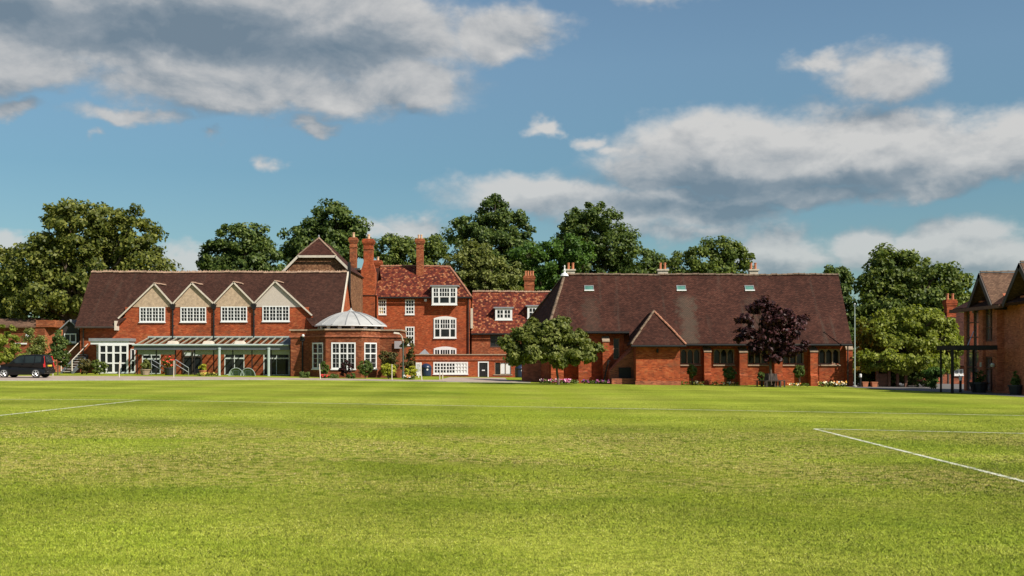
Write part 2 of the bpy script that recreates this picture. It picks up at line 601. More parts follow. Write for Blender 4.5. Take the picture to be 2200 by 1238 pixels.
def glass(name, col=(0.010, 0.011, 0.012), rough=0.06, spec=0.28):
    m, q, b = mat_base(name)
    ge = q.new('ShaderNodeNewGeometry')
    n = q.noise(ge.outputs['Position'], 1.3, 2.0)
    q.put(b.inputs['Base Color'], q.ramp(n, [(0.3, col), (0.7, tuple(c * 2.2 for c in col))]))
    b.inputs['Roughness'].default_value = rough
    b.inputs['Specular IOR Level'].default_value = spec
    return m


M['glass'] = glass('window_glass')
M['glass_teal'] = glass('rooflight_glass', (0.05, 0.12, 0.10), 0.4, 0.12)
M['glass_mirror'] = glass('solar_glass', (0.28, 0.26, 0.25), 0.06)
M['glass_mirror'].node_tree.nodes['Principled BSDF'].inputs['Metallic'].default_value = 0.75
m_, q_, b_ = mat_base('clear_glass')
b_.inputs['Base Color'].default_value = (0.9, 0.95, 0.92, 1)
b_.inputs['Roughness'].default_value = 0.02
tr_ = q_.new('ShaderNodeBsdfTransparent')
tr_.inputs[0].default_value = (0.90, 0.95, 0.92, 1)
gl_ = q_.new('ShaderNodeBsdfGlossy')
gl_.inputs['Roughness'].default_value = 0.03
mx_ = q_.new('ShaderNodeMixShader')
mx_.inputs[0].default_value = 0.07
q_.put(mx_.inputs[1], tr_.outputs[0])
q_.put(mx_.inputs[2], gl_.outputs[0])
q_.put(q_.n['Material Output'].inputs[0], mx_.outputs[0])
M['clear'] = m_
M['green_glass'] = plain('green_frosted_glass', (0.24, 0.27, 0.15), 0.3, 0.08)


def leafmat(name, dark, mid, light, trans=0.35, scale=0.35):
    m, q, b = mat_base(name)
    ge = q.new('ShaderNodeNewGeometry')
    n = q.noise(ge.outputs['Position'], scale, 3.0, 0.6)
    r = ge.outputs['Random Per Island']
    v = q.math('MULTIPLY_ADD', r, 0.62, q.math('MULTIPLY_ADD', n, 0.75, -0.18))
    c = q.ramp(v, [(0.12, dark), (0.5, mid), (0.92, light)])
    df = b
    q.put(df.inputs['Base Color'], c)
    df.inputs['Roughness'].default_value = 0.5
    df.inputs['Specular IOR Level'].default_value = 0.22
    tl = q.new('ShaderNodeBsdfTranslucent')
    q.put(tl.inputs[0], q.mix(1.0, c, (1.25, 1.3, 0.5), 'MULTIPLY'))
    mx = q.new('ShaderNodeMixShader')
    mx.inputs[0].default_value = trans
    q.put(mx.inputs[1], df.outputs[0])
    q.put(mx.inputs[2], tl.outputs[0])
    q.put(q.n['Material Output'].inputs[0], mx.outputs[0])
    return m


M['leaf_olive'] = leafmat('olive_leaves', (0.0376, 0.0570, 0.0113), (0.1048, 0.1230, 0.0214), (0.2822, 0.2850, 0.0630))
M['leaf_dark'] = leafmat('dark_green_leaves', (0.0240, 0.0483, 0.0115), (0.0690, 0.1069, 0.0230), (0.1950, 0.2415, 0.0604))
M['leaf_mid'] = leafmat('mid_green_leaves', (0.0386, 0.0655, 0.0132), (0.0994, 0.1373, 0.0264), (0.2484, 0.2808, 0.0634))
M['leaf_light'] = leafmat('light_green_leaves', (0.085, 0.115, 0.015), (0.190, 0.225, 0.030), (0.35, 0.37, 0.07), 0.42)
M['leaf_green'] = leafmat('fresh_green_leaves', (0.0253, 0.0600, 0.0110), (0.0633, 0.1260, 0.0198), (0.1380, 0.2280, 0.0440))
M['leaf_purple'] = leafmat('purple_leaves', (0.015, 0.006, 0.007), (0.034, 0.010, 0.011), (0.095, 0.034, 0.034), 0.15)
M['leaf_grey'] = leafmat('grey_green_leaves', (0.062, 0.080, 0.018), (0.140, 0.162, 0.036), (0.30, 0.31, 0.095))
M['leaf_yellow'] = leafmat('yellow_green_leaves', (0.16, 0.18, 0.01), (0.36, 0.36, 0.03), (0.55, 0.55, 0.08), 0.3, 2.0)
M['leaf_topiary'] = leafmat('clipped_green_leaves', (0.036, 0.062, 0.012), (0.085, 0.125, 0.022), (0.17, 0.22, 0.05), 0.25, 2.0)
M['leaf_brown'] = leafmat('brown_green_leaves', (0.045, 0.045, 0.012), (0.10, 0.09, 0.025), (0.2, 0.16, 0.05), 0.3, 1.0)
M['leaf_orange'] = leafmat('orange_green_leaves', (0.08, 0.08, 0.015), (0.26, 0.17, 0.03), (0.48, 0.24, 0.05), 0.3, 1.0)


def flowermat(name, cols):
    m, q, b = mat_base(name)
    ge = q.new('ShaderNodeNewGeometry')
    st = []
    for i, c in enumerate(cols):
        st.append((i / len(cols), c))
    q.put(b.inputs['Base Color'], q.ramp(ge.outputs['Random Per Island'], st, 'CONSTANT'))
    b.inputs['Roughness'].default_value = 0.7
    return m


# ------------------------------------------------------------------ windows and walls
def members(total, spec, th):
    """spec like ['F',1,'b',1,'F'] -> list of (start, end, is_member)"""
    fixed = sum(th[s] for s in spec if isinstance(s, str))
    rel = sum(s for s in spec if not isinstance(s, str))
    unit = (total - fixed) / rel
    out, p = [], 0.0
    for s in spec:
        L = th[s] if isinstance(s, str) else s * unit
        out.append((p, p + L, isinstance(s, str)))
        p += L
    return out


PANES = {}
TH = {'F': 0.085, 'M': 0.075, 'b': 0.03, 'T': 0.09, 't': 0.055}


def pane_mesh(u, n, w_, h_, mat):
    k = (round(u.x, 3), round(u.y, 3), round(w_, 3), round(h_, 3), mat.name)
    if k not in PANES:
        mb = MB()
        mb.obox((0, 0, 0), u, n, -w_ / 2, w_ / 2, -0.006, 0.0, -h_ / 2, h_ / 2)
        PANES[k] = mb.mesh('pane', mat)
    return PANES[k]


def window(parent, o, u, n, w_, h_, cols, rows, frame=None, pane=None, depth=0.09, sill=True, name='window', pane_of=None, label=None, th=None, arch=0.0):
    """framed window: o is its lower left corner on the wall face (or its recess), u along, n outwards"""
    o, u, n = Vector(o), Vector(u), Vector(n)
    frame = frame or M['white']
    pane = pane or M['glass']
    t = dict(TH)
    t.update(th or {})
    cs = members(w_, cols, t)
    rs = members(h_, rows, t)
    mb = MB()
    for a, b_, ism in cs:
        if ism:
            mb.obox(o, u, n, a, b_, 0.0, depth, 0, h_)
    for a, b_, ism in rs:
        if ism:
            for c, d_, im in cs:
                if not im:
                    mb.obox(o, u, n, c, d_, 0.0, depth - 0.004, a, b_)
    if sill:
        mb.obox(o, u, n, -0.05, w_ + 0.05, 0.0, depth + 0.07, -0.08, -0.002)
    if arch:
        pr = []
        for i in range(9):
            s = i / 8
            pr.append((s * w_, h_ + arch * (1 - (2 * s - 1) ** 2)))
        pts0 = [o + u * a + n * 0.0 + Vector((0, 0, z)) for a, z in pr]
        pts1 = [o + u * a + n * (depth - 0.002) + Vector((0, 0, z)) for a, z in pr]
        base0 = [o + u * w_ + Vector((0, 0, h_ + 0.001)), o + Vector((0, 0, h_ + 0.001))]
        base1 = [p + n * (depth - 0.002) for p in base0]
        mb.hexa(pts0 + base0, pts1 + base1)
    win = mb.build(name, frame, parent, label)
    for i, (c, d_, im) in enumerate([q for q in cs if not q[2]]):
        for j, (a, b_, iq) in enumerate([q for q in rs if not q[2]]):
            pm = pane_of(i, j) if pane_of else pane
            ctr = o + u * (c + d_) / 2 + n * (depth * 0.35) + Vector((0, 0, (a + b_) / 2))
            place('pane', pane_mesh(u, n, d_ - c, b_ - a, pm), win, ctr)
    return win


def wall_panel(mb, o, u, n, L, z0, z1, holes, thick=0.3):
    """front face with real openings: holes are (u0, u1, z0, z1) in the wall's frame (z above o.z)"""
    o, u, n = Vector(o), Vector(u), Vector(n)
    us = sorted({0.0, L} | {min(max(h[k], 0), L) for h in holes for k in (0, 1)})
    zs = sorted({z0, z1} | {min(max(h[k], z0), z1) for h in holes for k in (2, 3)})

    def P(a, z, d_=0.0):
        q = o + u * a + n * d_
        return (q.x, q.y, o.z + z)
    for i in range(len(us) - 1):
        for j in range(len(zs) - 1):
            a, b_, c, d_ = us[i], us[i + 1], zs[j], zs[j + 1]
            mu, mz = (a + b_) / 2, (c + d_) / 2
            if any(h[0] < mu < h[1] and h[2] < mz < h[3] for h in holes):
                continue
            mb.poly([P(a, c), P(b_, c), P(b_, d_), P(a, d_)])
    for (a, b_, c, d_) in holes:
        t = -thick
        mb.poly([P(a, c), P(a, c, t), P(b_, c, t), P(b_, c)])
        mb.poly([P(a, d_), P(b_, d_), P(b_, d_, t), P(a, d_, t)])
        mb.poly([P(a, c), P(a, d_), P(a, d_, t), P(a, c, t)])
        mb.poly([P(b_, c), P(b_, c, t), P(b_, d_, t), P(b_, d_)])
    t = -thick
    mb.poly([P(0, z0), P(0, z1), P(0, z1, t), P(0, z0, t)])
    mb.poly([P(L, z0), P(L, z0, t), P(L, z1, t), P(L, z1)])
    mb.poly([P(0, z1), P(L, z1), P(L, z1, t), P(0, z1, t)])


def ridge_run(parent, p0, p1, step, mat, r=0.15, crest=0.0, name='ridge_tile', skip=None):
    """single clay ridge or hip tiles laid end to end along p0-p1"""
    p0, p1 = Vector(p0), Vector(p1)
    L = (p1 - p0).length
    k = max(1, int(round(L / step)))
    d_ = (p1 - p0) / k
    ax = d_.normalized()
    s = ax.cross(Vector((0, 0, 1))).normalized()
    up = s.cross(ax)
    mb = MB()
    h = d_.length * 0.485

    def ring(t, rr):
        return [ax * t + s * (rr * math.cos(a)) + up * (rr * math.sin(a) * 0.9) for a in [math.pi * i / 5 for i in range(6)]]
    prof = [ring(-h, r), ring(h * 0.7, r * 0.96), ring(h * 0.72, r * 1.16), ring(h, r * 1.16)]
    for a, b_ in zip(prof[:-1], prof[1:]):
        for i in range(5):
            mb.poly([a[i], a[i + 1], b_[i + 1], b_[i]])
        mb.poly([a[5], a[0], b_[0], b_[5]])
    mb.poly(list(reversed(prof[0])))
    mb.poly(prof[-1])
    if crest:
        for t in (-h * 0.45, h * 0.3):
            q = [ax * (t - 0.06), ax * (t + 0.06)]
            mb.hexa([q[0] - s * 0.03 + up * r * 0.8, q[1] - s * 0.03 + up * r * 0.8, q[1] + s * 0.03 + up * r * 0.8, q[0] + s * 0.03 + up * r * 0.8],
                    [ax * (t - 0.03) - s * 0.02 + up * (r + crest), ax * (t + 0.03) - s * 0.02 + up * (r + crest), ax * (t + 0.03) + s * 0.02 + up * (r + crest), ax * (t - 0.03) + s * 0.02 + up * (r + crest)])
    me = mb.mesh(name, mat)
    rr = random.Random(int(abs(p0.x * 100)))
    for i in range(k):
        c = p0 + d_ * (i + 0.5)
        if skip and skip(c):
            continue
        place(name, me, parent, c + Vector((0, 0, rr.uniform(-0.02, 0.03) + 0.03 * math.sin(i * 0.33))))


def chimney(parent, cx, cy, z0, z1, wx, wy, mat, pots=1, pot_h=0.45, pot_r=0.13, capw=0.14, pot_mat=None, taper=0.0, span=None):
    """brick stack with corbelled cap and clay pots"""
    mb = MB()
    h = z1 - z0
    hx, hy = wx / 2, wy / 2
    if taper:
        mb.hexa([(cx - hx - taper, cy - hy, z0), (cx + hx + taper, cy - hy, z0), (cx + hx + taper, cy + hy, z0), (cx - hx - taper, cy + hy, z0)],
                [(cx - hx, cy - hy, z0 + h * 0.28), (cx + hx, cy - hy, z0 + h * 0.28), (cx + hx, cy + hy, z0 + h * 0.28), (cx - hx, cy + hy, z0 + h * 0.28)])
        zb = z0 + h * 0.28
    else:
        zb = z0
    mb.box(cx - hx, cx + hx, cy - hy, cy + hy, zb, z1 - 0.62)
    for k, (a, b_, e) in enumerate(((0.62, 0.50, 0.4), (0.50, 0.36, 0.75), (0.36, 0.12, 1.0), (0.12, 0.0, 0.45))):
        ee = capw * e
        mb.box(cx - hx - ee, cx + hx + ee, cy - hy - ee, cy + hy + ee, z1 - a, z1 - b_)
    mb.box(cx - hx - capw * 0.35, cx + hx + capw * 0.35, cy - hy - capw * 0.35, cy + hy + capw * 0.35, z1 - 1.15, z1 - 1.03)
    st = mb.build('chimney_stack', mat, parent)
    span = span if span is not None else wx * 0.62
    for i in range(pots):
        x = cx if pots == 1 else cx - span / 2 + span * i / (pots - 1)
        pb = MB()
        pb.lathe((x, cy, z1 - 0.02), [(pot_r * 1.1, 0), (pot_r, 0.08), (pot_r * 0.85, pot_h * 0.8), (pot_r * 1.08, pot_h * 0.84), (pot_r * 1.08, pot_h), (pot_r * 0.8, pot_h - 0.01)], 10)
        pb.build('chimney_pot', pot_mat or M['terracotta'], st)
    return st


# ------------------------------------------------------------------ ground, lawn, roads
def lawn_group():
    t = bpy.data.node_groups.new('lawn_colour', 'ShaderNodeTree')
    t.interface.new_socket('Color', in_out='OUTPUT', socket_type='NodeSocketColor')
    q = NT(t)
    out = q.new('NodeGroupOutput')
    ge = q.new('ShaderNodeNewGeometry')
    x, y, z = q.sep(ge.outputs['Position'])
    p = q.xyz(x, y, 0.0)
    big = q.noise(q.vmath('MULTIPLY', p, (0.6, 1.0, 1.0)), 0.16, 4.0, 0.55)
    mid = q.noise(q.vmath('MULTIPLY', p, (0.7, 1.0, 1.0)), 0.9, 5.0, 0.6)
    fine = q.noise(p, 9.0, 5.0, 0.7)
    speck = q.noise(p, 38.0, 3.0, 0.7)
    v = q.math('ADD', q.math('MULTIPLY', big, 0.8), q.math('MULTIPLY', mid, 0.5))
    col = q.ramp(v, [(0.40, (0.120, 0.174, 0.014)), (0.60, (0.200, 0.243, 0.024)), (0.84, (0.305, 0.326, 0.048))])
    # mowing bands running away from the camera and a fainter set across
    band = q.math('SINE', q.math('MULTIPLY_ADD', x, 1.55, q.math('MULTIPLY', mid, 1.2)))
    cross = q.math('SINE', q.math('MULTIPLY_ADD', y, 0.55, q.math('MULTIPLY', big, 5.0)))
    cross = q.math('ADD', cross, q.math('MULTIPLY', q.math('SINE', q.math('MULTIPLY_ADD', y, 1.25, q.math('MULTIPLY', mid, 3.0))), 0.6))
    b = q.math('MULTIPLY_ADD', band, 0.075, 1.0)
    b = q.math('MULTIPLY_ADD', cross, 0.11, b)
    # a few wheel tracks rolled lighter across the pitch
    trk = None
    for (ax, ay, bx, by, wd, am) in TRACKS:
        L = math.hypot(bx - ax, by - ay)
        nx_, ny_ = -(by - ay) / L, (bx - ax) / L
        dd = q.math('ABSOLUTE', q.math('ADD', q.math('MULTIPLY', q.math('SUBTRACT', x, ax), nx_), q.math('MULTIPLY', q.math('SUBTRACT', y, ay), ny_)))
        dd = q.math('MULTIPLY_ADD', q.math('SUBTRACT', mid, 0.5), 1.4, dd)
        s = q.math('DIVIDE', q.math('ADD', q.math('MULTIPLY', q.math('SUBTRACT', x, ax), (bx - ax) / L), q.math('MULTIPLY', q.math('SUBTRACT', y, ay), (by - ay) / L)), L)
        inside = q.math('MULTIPLY', q.smooth(s, -0.1, 0.15), q.smooth(s, 0.85, 1.1, 1.0, 0.0))
        tk = q.math('MULTIPLY', q.math('MULTIPLY', q.smooth(dd, wd * 0.3, wd, 1.0, 0.0), inside), am * 2.6)
        trk = tk if trk is None else q.math('MAXIMUM', trk, tk)
    col = q.mix(1.0, col, q.xyz(b, b, b), 'MULTIPLY')
    # drought-worn straw patches in the middle of the pitch
    wn = q.noise(q.vmath('MULTIPLY', p, (0.55, 1.0, 1.0)), 0.33, 3.0, 0.55)
    zone = q.math('MULTIPLY', q.smooth(y, 12.5, 17.0), q.smooth(y, 24.0, 31.0, 1.0, 0.0))
    wear = q.math('MULTIPLY', q.smooth(wn, 0.34, 0.54), q.math('MULTIPLY_ADD', zone, 0.82, 0.14))
    brk = q.noise(q.vmath('MULTIPLY', p, (0.75, 1.0, 1.0)), 5.2, 4.0, 0.66)
    m = q.math('MULTIPLY', wear, q.smooth(brk, 0.43, 0.55))
    straw = q.ramp(fine, [(0.3, (0.27, 0.225, 0.055)), (0.7, (0.42, 0.345, 0.12))])
    col = q.mix(q.math('MULTIPLY', m, 0.72), col, straw)
    dk = q.math('MULTIPLY', q.smooth(brk, 0.39, 0.465, 1.0, 0.0), q.math('MULTIPLY_ADD', wear, 0.66, 0.20))
    col = q.mix(dk, col, (0.078, 0.115, 0.008))
    col = q.mix(q.math('MULTIPLY', trk, 0.85), col, (0.235, 0.285, 0.022))
    col = q.mix(1.0, col, q.ramp(fine, [(0.28, 0.66), (0.5, 1.0), (0.72, 1.28)]), 'MULTIPLY')
    col = q.mix(1.0, col, q.ramp(speck, [(0.3, 0.68), (0.7, 1.3)]), 'MULTIPLY')
    q.put(out.inputs[0], col)
    return t


TRACKS = [(-10.5, 33.0, 6.0, 13.5, 0.9, 0.20), (-1.8, 66.0, 0.3, 24.0, 1.6, 0.22), (2.2, 66.0, 2.6, 30.0, 1.2, 0.18), (-1.5, 18.0, 4.0, 12.5, 0.8, 0.16), (-20, 34.0, 20.0, 30.5, 0.8, 0.14), (7.5, 27.5, 5.0, 27.2, 0.6, 0.2)]
LAWN = lawn_group()


def lawnmat(name, blade):
    m, q, b = mat_base(name)
    gnode = q.new('ShaderNodeGroup')
    gnode.node_tree = LAWN
    c = gnode.outputs[0]
    ge = q.new('ShaderNodeNewGeometry')
    if blade:
        r = ge.outputs['Random Per Island']
        c = q.mix(1.0, c, q.ramp(r, [(0.0, (0.70, 0.80, 0.66)), (0.35, (1.06, 1.12, 1.0)), (0.8, (1.35, 1.30, 1.2)), (0.93, (1.62, 1.5, 2.0)), (1.0, (2.0, 1.75, 4.4))]), 'MULTIPLY')
        nr = q.vmath('NORMALIZE', q.vmath('ADD', q.vmath('MULTIPLY', ge.outputs['Normal'], (0.55, 0.55, 0.55)), (0.0, 0.0, 1.0)))
        q.put(b.inputs['Normal'], nr)
        b.inputs['Roughness'].default_value = 0.55
        b.inputs['Specular IOR Level'].default_value = 0.08
    else:
        pos = ge.outputs['Position']
        n = q.noise(pos, 22.0, 5.0, 0.7)
        bp = q.new('ShaderNodeBump')
        bp.inputs['Strength'].default_value = 1.0
        bp.inputs['Distance'].default_value = 0.03
        q.put(bp.inputs['Height'], n)
        q.put(b.inputs['Normal'], bp.outputs[0])
        b.inputs['Roughness'].default_value = 0.9
        b.inputs['Specular IOR Level'].default_value = 0.02
    q.put(b.inputs['Base Color'], c)
    return m


M['lawn'] = lawnmat('lawn_turf', False)
M['blade'] = lawnmat('grass_blades', True)


def paintmat():
    m, q, b = mat_base('line_paint_on_turf')
    gnode = q.new('ShaderNodeGroup')
    gnode.node_tree = LAWN
    ge = q.new('ShaderNodeNewGeometry')
    n = q.noise(ge.outputs['Position'], 6.0, 5.0, 0.7)
    q.put(b.inputs['Base Color'], q.mix(q.smooth(n, 0.40, 0.58, 0.18, 0.92), gnode.outputs[0], (0.62, 0.62, 0.50)))
    b.inputs['Roughness'].default_value = 0.9
    return m


M['paint'] = paintmat()
M['paint_blade'] = plain('painted_blades', (0.60, 0.60, 0.48), 0.8, 0.15, 20.0)
M['paint_faint'] = paintmat()
M['paint_faint'].name = 'worn_line_paint'
for nd in M['paint_faint'].node_tree.nodes:
    if nd.bl_idname == 'ShaderNodeMapRange':
        nd.inputs[3].default_value = 0.40
        nd.inputs[4].default_value = 0.85
m_, q_, b_ = mat_base('asphalt_path')
ge_ = q_.new('ShaderNodeNewGeometry')
q_.put(b_.inputs['Base Color'], q_.ramp(q_.noise(ge_.outputs['Position'], 1.2, 8.0, 0.7), [(0.3, (0.30, 0.225, 0.175)), (0.7, (0.42, 0.33, 0.265))]))
b_.inputs['Roughness'].default_value = 0.9
M['road'] = m_
M['paving'] = plain('grey_paving', (0.12, 0.11, 0.105), 0.9, 0.2, 1.5)

xs = sorted(set([-1500, -700, -300, -150, 150, 300, 700, 1500] + list(range(-90, 91, 6))))
ys = sorted(set([-200, -60, -20, 0, 20, 40, 60, 80, 90] + [97 + 1.0 * i for i in range(21)] + [125, 140, 180, 300, 700, 1600]))
mb = MB()
for i in range(len(xs) - 1):
    for j in range(len(ys) - 1):
        mb.poly([(xs[i], ys[j], gz(xs[i], ys[j])), (xs[i + 1], ys[j], gz(xs[i + 1], ys[j])), (xs[i + 1], ys[j + 1], gz(xs[i + 1], ys[j + 1])), (xs[i], ys[j + 1], gz(xs[i], ys[j + 1]))])
tag(mb.build('lawn', M['lawn']), 'broad mown green playing field with straw coloured worn patches', None, kind='structure')


def strip(pairs, lift):
    """sheet between paired edge points ((x,y) near, (x,y) far), laid just above the ground"""
    m2 = MB()
    for (a, b_), (c, d_) in zip(pairs[:-1], pairs[1:]):
        k = 6
        for j in range(k):
            t0, t1 = j / k, (j + 1) / k
            pt = []
            for (s, e, t) in ((a, b_, t0), (c, d_, t0), (c, d_, t1), (a, b_, t1)):
                x = s[0] + (e[0] - s[0]) * t
                y = s[1] + (e[1] - s[1]) * t
                pt.append((x, y, gz(x, y) + lift))
            m2.poly(pt)
    return m2


def yground(px, py):
    """ground point seen at a photo pixel"""
    p = (py - HY + 0.012 * (1100 - px)) / EYE
    y = F / p
    return (PX(px, y), y)


road_px = [(-120, 819, 807), (0, 818.5, 808), (150, 818, 808.2), (300, 817.3, 809), (450, 816.6, 810), (620, 816.6, 812.2), (760, 818, 814.3), (880, 819.6, 816.6), (960, 821, 816.5), (1060, 822, 816), (1140, 823, 819.5)]
tag(strip([(yground(a, b_), yground(a, c)) for a, b_, c in road_px], 0.012).build('road', M['road']), 'pinkish grey drive along the far edge of the lawn', None, kind='structure')
drive = [((-5.6, 80.2), (-0.2, 80.0)), ((-5.4, 95.0), (-0.6, 95.0)), ((-6.0, 104.0), (-1.0, 104.0)), ((-9.0, 111.0), (0.3, 111.0)), ((-10.0, 118.0), (0.6, 118.0))]
tag(strip(drive, 0.008).build('path', M['road']), 'short drive leading between the orangery and the chapel', None, kind='structure')
pv = [(yground(1836, 833), (25.3, 100.0)), (yground(1920, 838), (33.0, 100.0)), (yground(2050, 844), (42.0, 100.0)), (yground(2200, 853.5), (56.0, 90.0)), (yground(2420, 866), (70.0, 66.0))]
tag(strip(pv, 0.010).build('pavement', M['paving']), 'dark grey paved yard in front of the gabled building', None, kind='structure')
# kerb along the lawn edge, in stones
kp = [yground(a, b_) for a, b_, c in road_px]
mb = MB()
for (a, b_) in zip(kp[:-1], kp[1:]):
    n_ = max(1, int(math.hypot(b_[0] - a[0], b_[1] - a[1]) / 0.9))
    for i in range(n_):
        x0, y0 = a[0] + (b_[0] - a[0]) * i / n_, a[1] + (b_[1] - a[1]) * i / n_
        x1, y1 = a[0] + (b_[0] - a[0]) * (i + 0.97) / n_, a[1] + (b_[1] - a[1]) * (i + 0.97) / n_
        g0, g1 = gz(x0, y0), gz(x1, y1)
        mb.hexa([(x0, y0 - 0.07, g0 - 0.1), (x1, y1 - 0.07, g1 - 0.1), (x1, y1 + 0.06, g1 - 0.1), (x0, y0 + 0.06, g0 - 0.1)],
                [(x0, y0 - 0.07, g0 + 0.05), (x1, y1 - 0.07, g1 + 0.05), (x1, y1 + 0.06, g1 + 0.05), (x0, y0 + 0.06, g0 + 0.05)])
tag(mb.build('kerb', M['conc']), 'low pale kerb stones between lawn and drive', None, kind='structure')

# painted pitch lines: (photo pixel ends, width, faint)
LINES = [((-400, 936.5), (303, 860), 0.13, 0), ((303, 860), (2700, 902), 0.14, 1), ((1750, 922), (2600, 1135.5), 0.115, 0), ((1750, 922), (2700, 943), 0.13, 1),
         ((-400, 856.5), (303, 860), 0.13, 1)]
SEGS = []
for k, (a, b_, wd, faint) in enumerate(LINES):
    p, q = Vector(yground(*a)), Vector(yground(*b_))
    SEGS.append((p, q, wd, faint))
    t = (q - p).normalized()
    s = Vector((-t.y, t.x)) * wd / 2
    mb = MB()
    n_ = 14
    for i in range(n_):
        c0, c1 = p + (q - p) * i / n_, p + (q - p) * (i + 1) / n_
        mb.poly([(v.x, v.y, gz(v.x, v.y) + 0.004 + 0.0015 * k) for v in (c0 - s, c1 - s, c1 + s, c0 + s)])
    tag(mb.build('pitch_line', M['paint_faint'] if faint else M['paint']), None, None, kind='structure')


# real grass blades over the near part of the pitch
def grass_blades():
    rng = np.random.default_rng(5)
    P, Wd, H = [], [], []
    bands = [(6.5, 10.5, 6000, 0.0078, 0.019), (10.5, 14.0, 3900, 0.0105, 0.019), (14.0, 19.0, 2100, 0.0145, 0.019), (19.0, 26.0, 900, 0.022, 0.018), (26.0, 34.0, 300, 0.029, 0.016), (34.0, 44.0, 80, 0.036, 0.013)]
    for (y0, y1, dn, wd, h) in bands:
        hw = y1 * 0.5 + 4.5
        n = int(2 * hw * (y1 - y0) * dn)
        x = rng.uniform(-hw, hw, n)
        y = rng.uniform(y0, y1, n)
        keep = rng.uniform(0, 1, n) < np.clip((y * 0.49 + 4.5 - np.abs(x)) / 3.5, 0, 1)
        x, y = x[keep], y[keep]
        P.append(np.stack([x, y], 1))
        Wd.append(np.full(len(x), wd) * rng.uniform(0.6, 1.3, len(x)))
        H.append(np.full(len(x), h) * rng.uniform(0.45, 1.25, len(x)))
    P = np.concatenate(P)
    Wd = np.concatenate(Wd)
    H = np.concatenate(H)
    n = len(P)
    # shorter, sparser sward where a slow noise says so
    H *= 0.85 + 0.2 * np.sin(P[:, 0] * 0.9 + 1.3 * np.sin(P[:, 1] * 0.7)) * np.sin(P[:, 1] * 1.1)
    a = rng.uniform(0, 2 * np.pi, n)
    lean = rng.uniform(0.4, 1.8, n) * H
    la = rng.uniform(0, 2 * np.pi, n)
    z = -0.012 * P[:, 0]
    V = np.zeros((n, 3, 3), np.float32)
    V[:, 0, 0] = P[:, 0] - np.cos(a) * Wd / 2
    V[:, 0, 1] = P[:, 1] - np.sin(a) * Wd / 2
    V[:, 1, 0] = P[:, 0] + np.cos(a) * Wd / 2
    V[:, 1, 1] = P[:, 1] + np.sin(a) * Wd / 2
    V[:, 2, 0] = P[:, 0] + np.cos(la) * lean
    V[:, 2, 1] = P[:, 1] + np.sin(la) * lean
    V[:, 0, 2] = V[:, 1, 2] = z - 0.003
    V[:, 2, 2] = z + H
    mi = np.zeros(n, np.int32)
    for (p, q, wd, faint) in SEGS:
        d_ = np.array([q.x - p.x, q.y - p.y])
        L = np.hypot(*d_)
        d_ = d_ / L
        r = P - np.array([p.x, p.y])
        s = r @ d_
        dist = np.abs(r[:, 0] * -d_[1] + r[:, 1] * d_[0])
        hit = (s > 0) & (s < L) & (dist < wd * 0.5 * rng.uniform(0.7, 1.3, n)) & (rng.uniform(0, 1, n) < (0.5 if faint else 0.72))
        mi[hit] = 1
    me = bpy.data.meshes.new('grass')
    me.vertices.add(n * 3)
    me.loops.add(n * 3)
    me.polygons.add(n)
    me.vertices.foreach_set('co', V.ravel())
    me.loops.foreach_set('vertex_index', np.arange(n * 3, dtype=np.int32))
    me.polygons.foreach_set('loop_start', np.arange(0, n * 3, 3, dtype=np.int32))
    me.materials.append(M['blade'])
    me.materials.append(M['paint_blade'])
    me.polygons.foreach_set('material_index', mi)
    me.update()
    o = bpy.data.objects.new('grass', me)
    C.objects.link(o)
    tag(o, 'short mown grass blades over the near part of the field', 'grass', kind='stuff')


grass_blades()


# ------------------------------------------------------------------ buildings
X1, YN, YB = Vector((1, 0, 0)), Vector((0, -1, 0)), Vector((0, 1, 0))


def front(y):
    """helper for a wall that faces the lawn at depth y: photo pixels -> metres"""
    return (lambda px: PX(px, y)), (lambda py: PZ(py, y))


# ---- the long hall with four roughcast gables
YW = 94.3
fx, fz = front(YW)
hx0, hx1 = fx(172), -14.75
hall = thing('brick_hall', 'long red brick hall with brown tiled roof and four pale roughcast gables', 'hall', ((hx0 + hx1) / 2, YW, gz(-26, YW)))
EV_Y, EV_Z, RD_Y, RD_Z = 93.6, PZ(701, 93.6), 98.2, PZ(585.5, 98.2)


def hall_roof_y(z):
    return EV_Y + (z - EV_Z) / (RD_Z - EV_Z) * (RD_Y - EV_Y)


zt = EV_Z - 0.05
G = [(333, 612, 255, 686.5, 372, 655), (413.5, 611, 372, 655, 460, 654), (503, 609.5, 460, 654, 547, 653.5), (592, 607, 547, 653.5, 672, 680)]
WINS = [(300, 355, 660, 692), (388, 443, 660, 692), (475, 531, 659, 691), (564, 622, 657.5, 690.5)]
zb = -0.4
mb = MB()
oz = 0.0
holes = []
bay_u = (fx(196) - hx0, fx(275) - hx0, 0.1, fz(733))
for (a, b_, c, d_) in WINS:
    holes.append((fx(a) - hx0, fx(b_) - hx0, fz(d_), fz(c)))
DOORS = [(305, 345, 762, 812), (393, 435, 752, 812), (482, 525, 760, 812), (566, 622, 760, 812)]
for (a, b_, c, d_) in DOORS:
    holes.append((fx(a) - hx0, fx(b_) - hx0, gz(fx(a), YW) - 0.05, fz(c)))
small = (fx(281) - hx0, fx(291) - hx0, fz(800), fz(750))
holes.append(small)
zbrick = fz(660)
wall_panel(mb, (hx0, YW, 0), X1, YN, hx1 - hx0, zb, zt, [h for h in holes if h[3] < zt], 0.25)
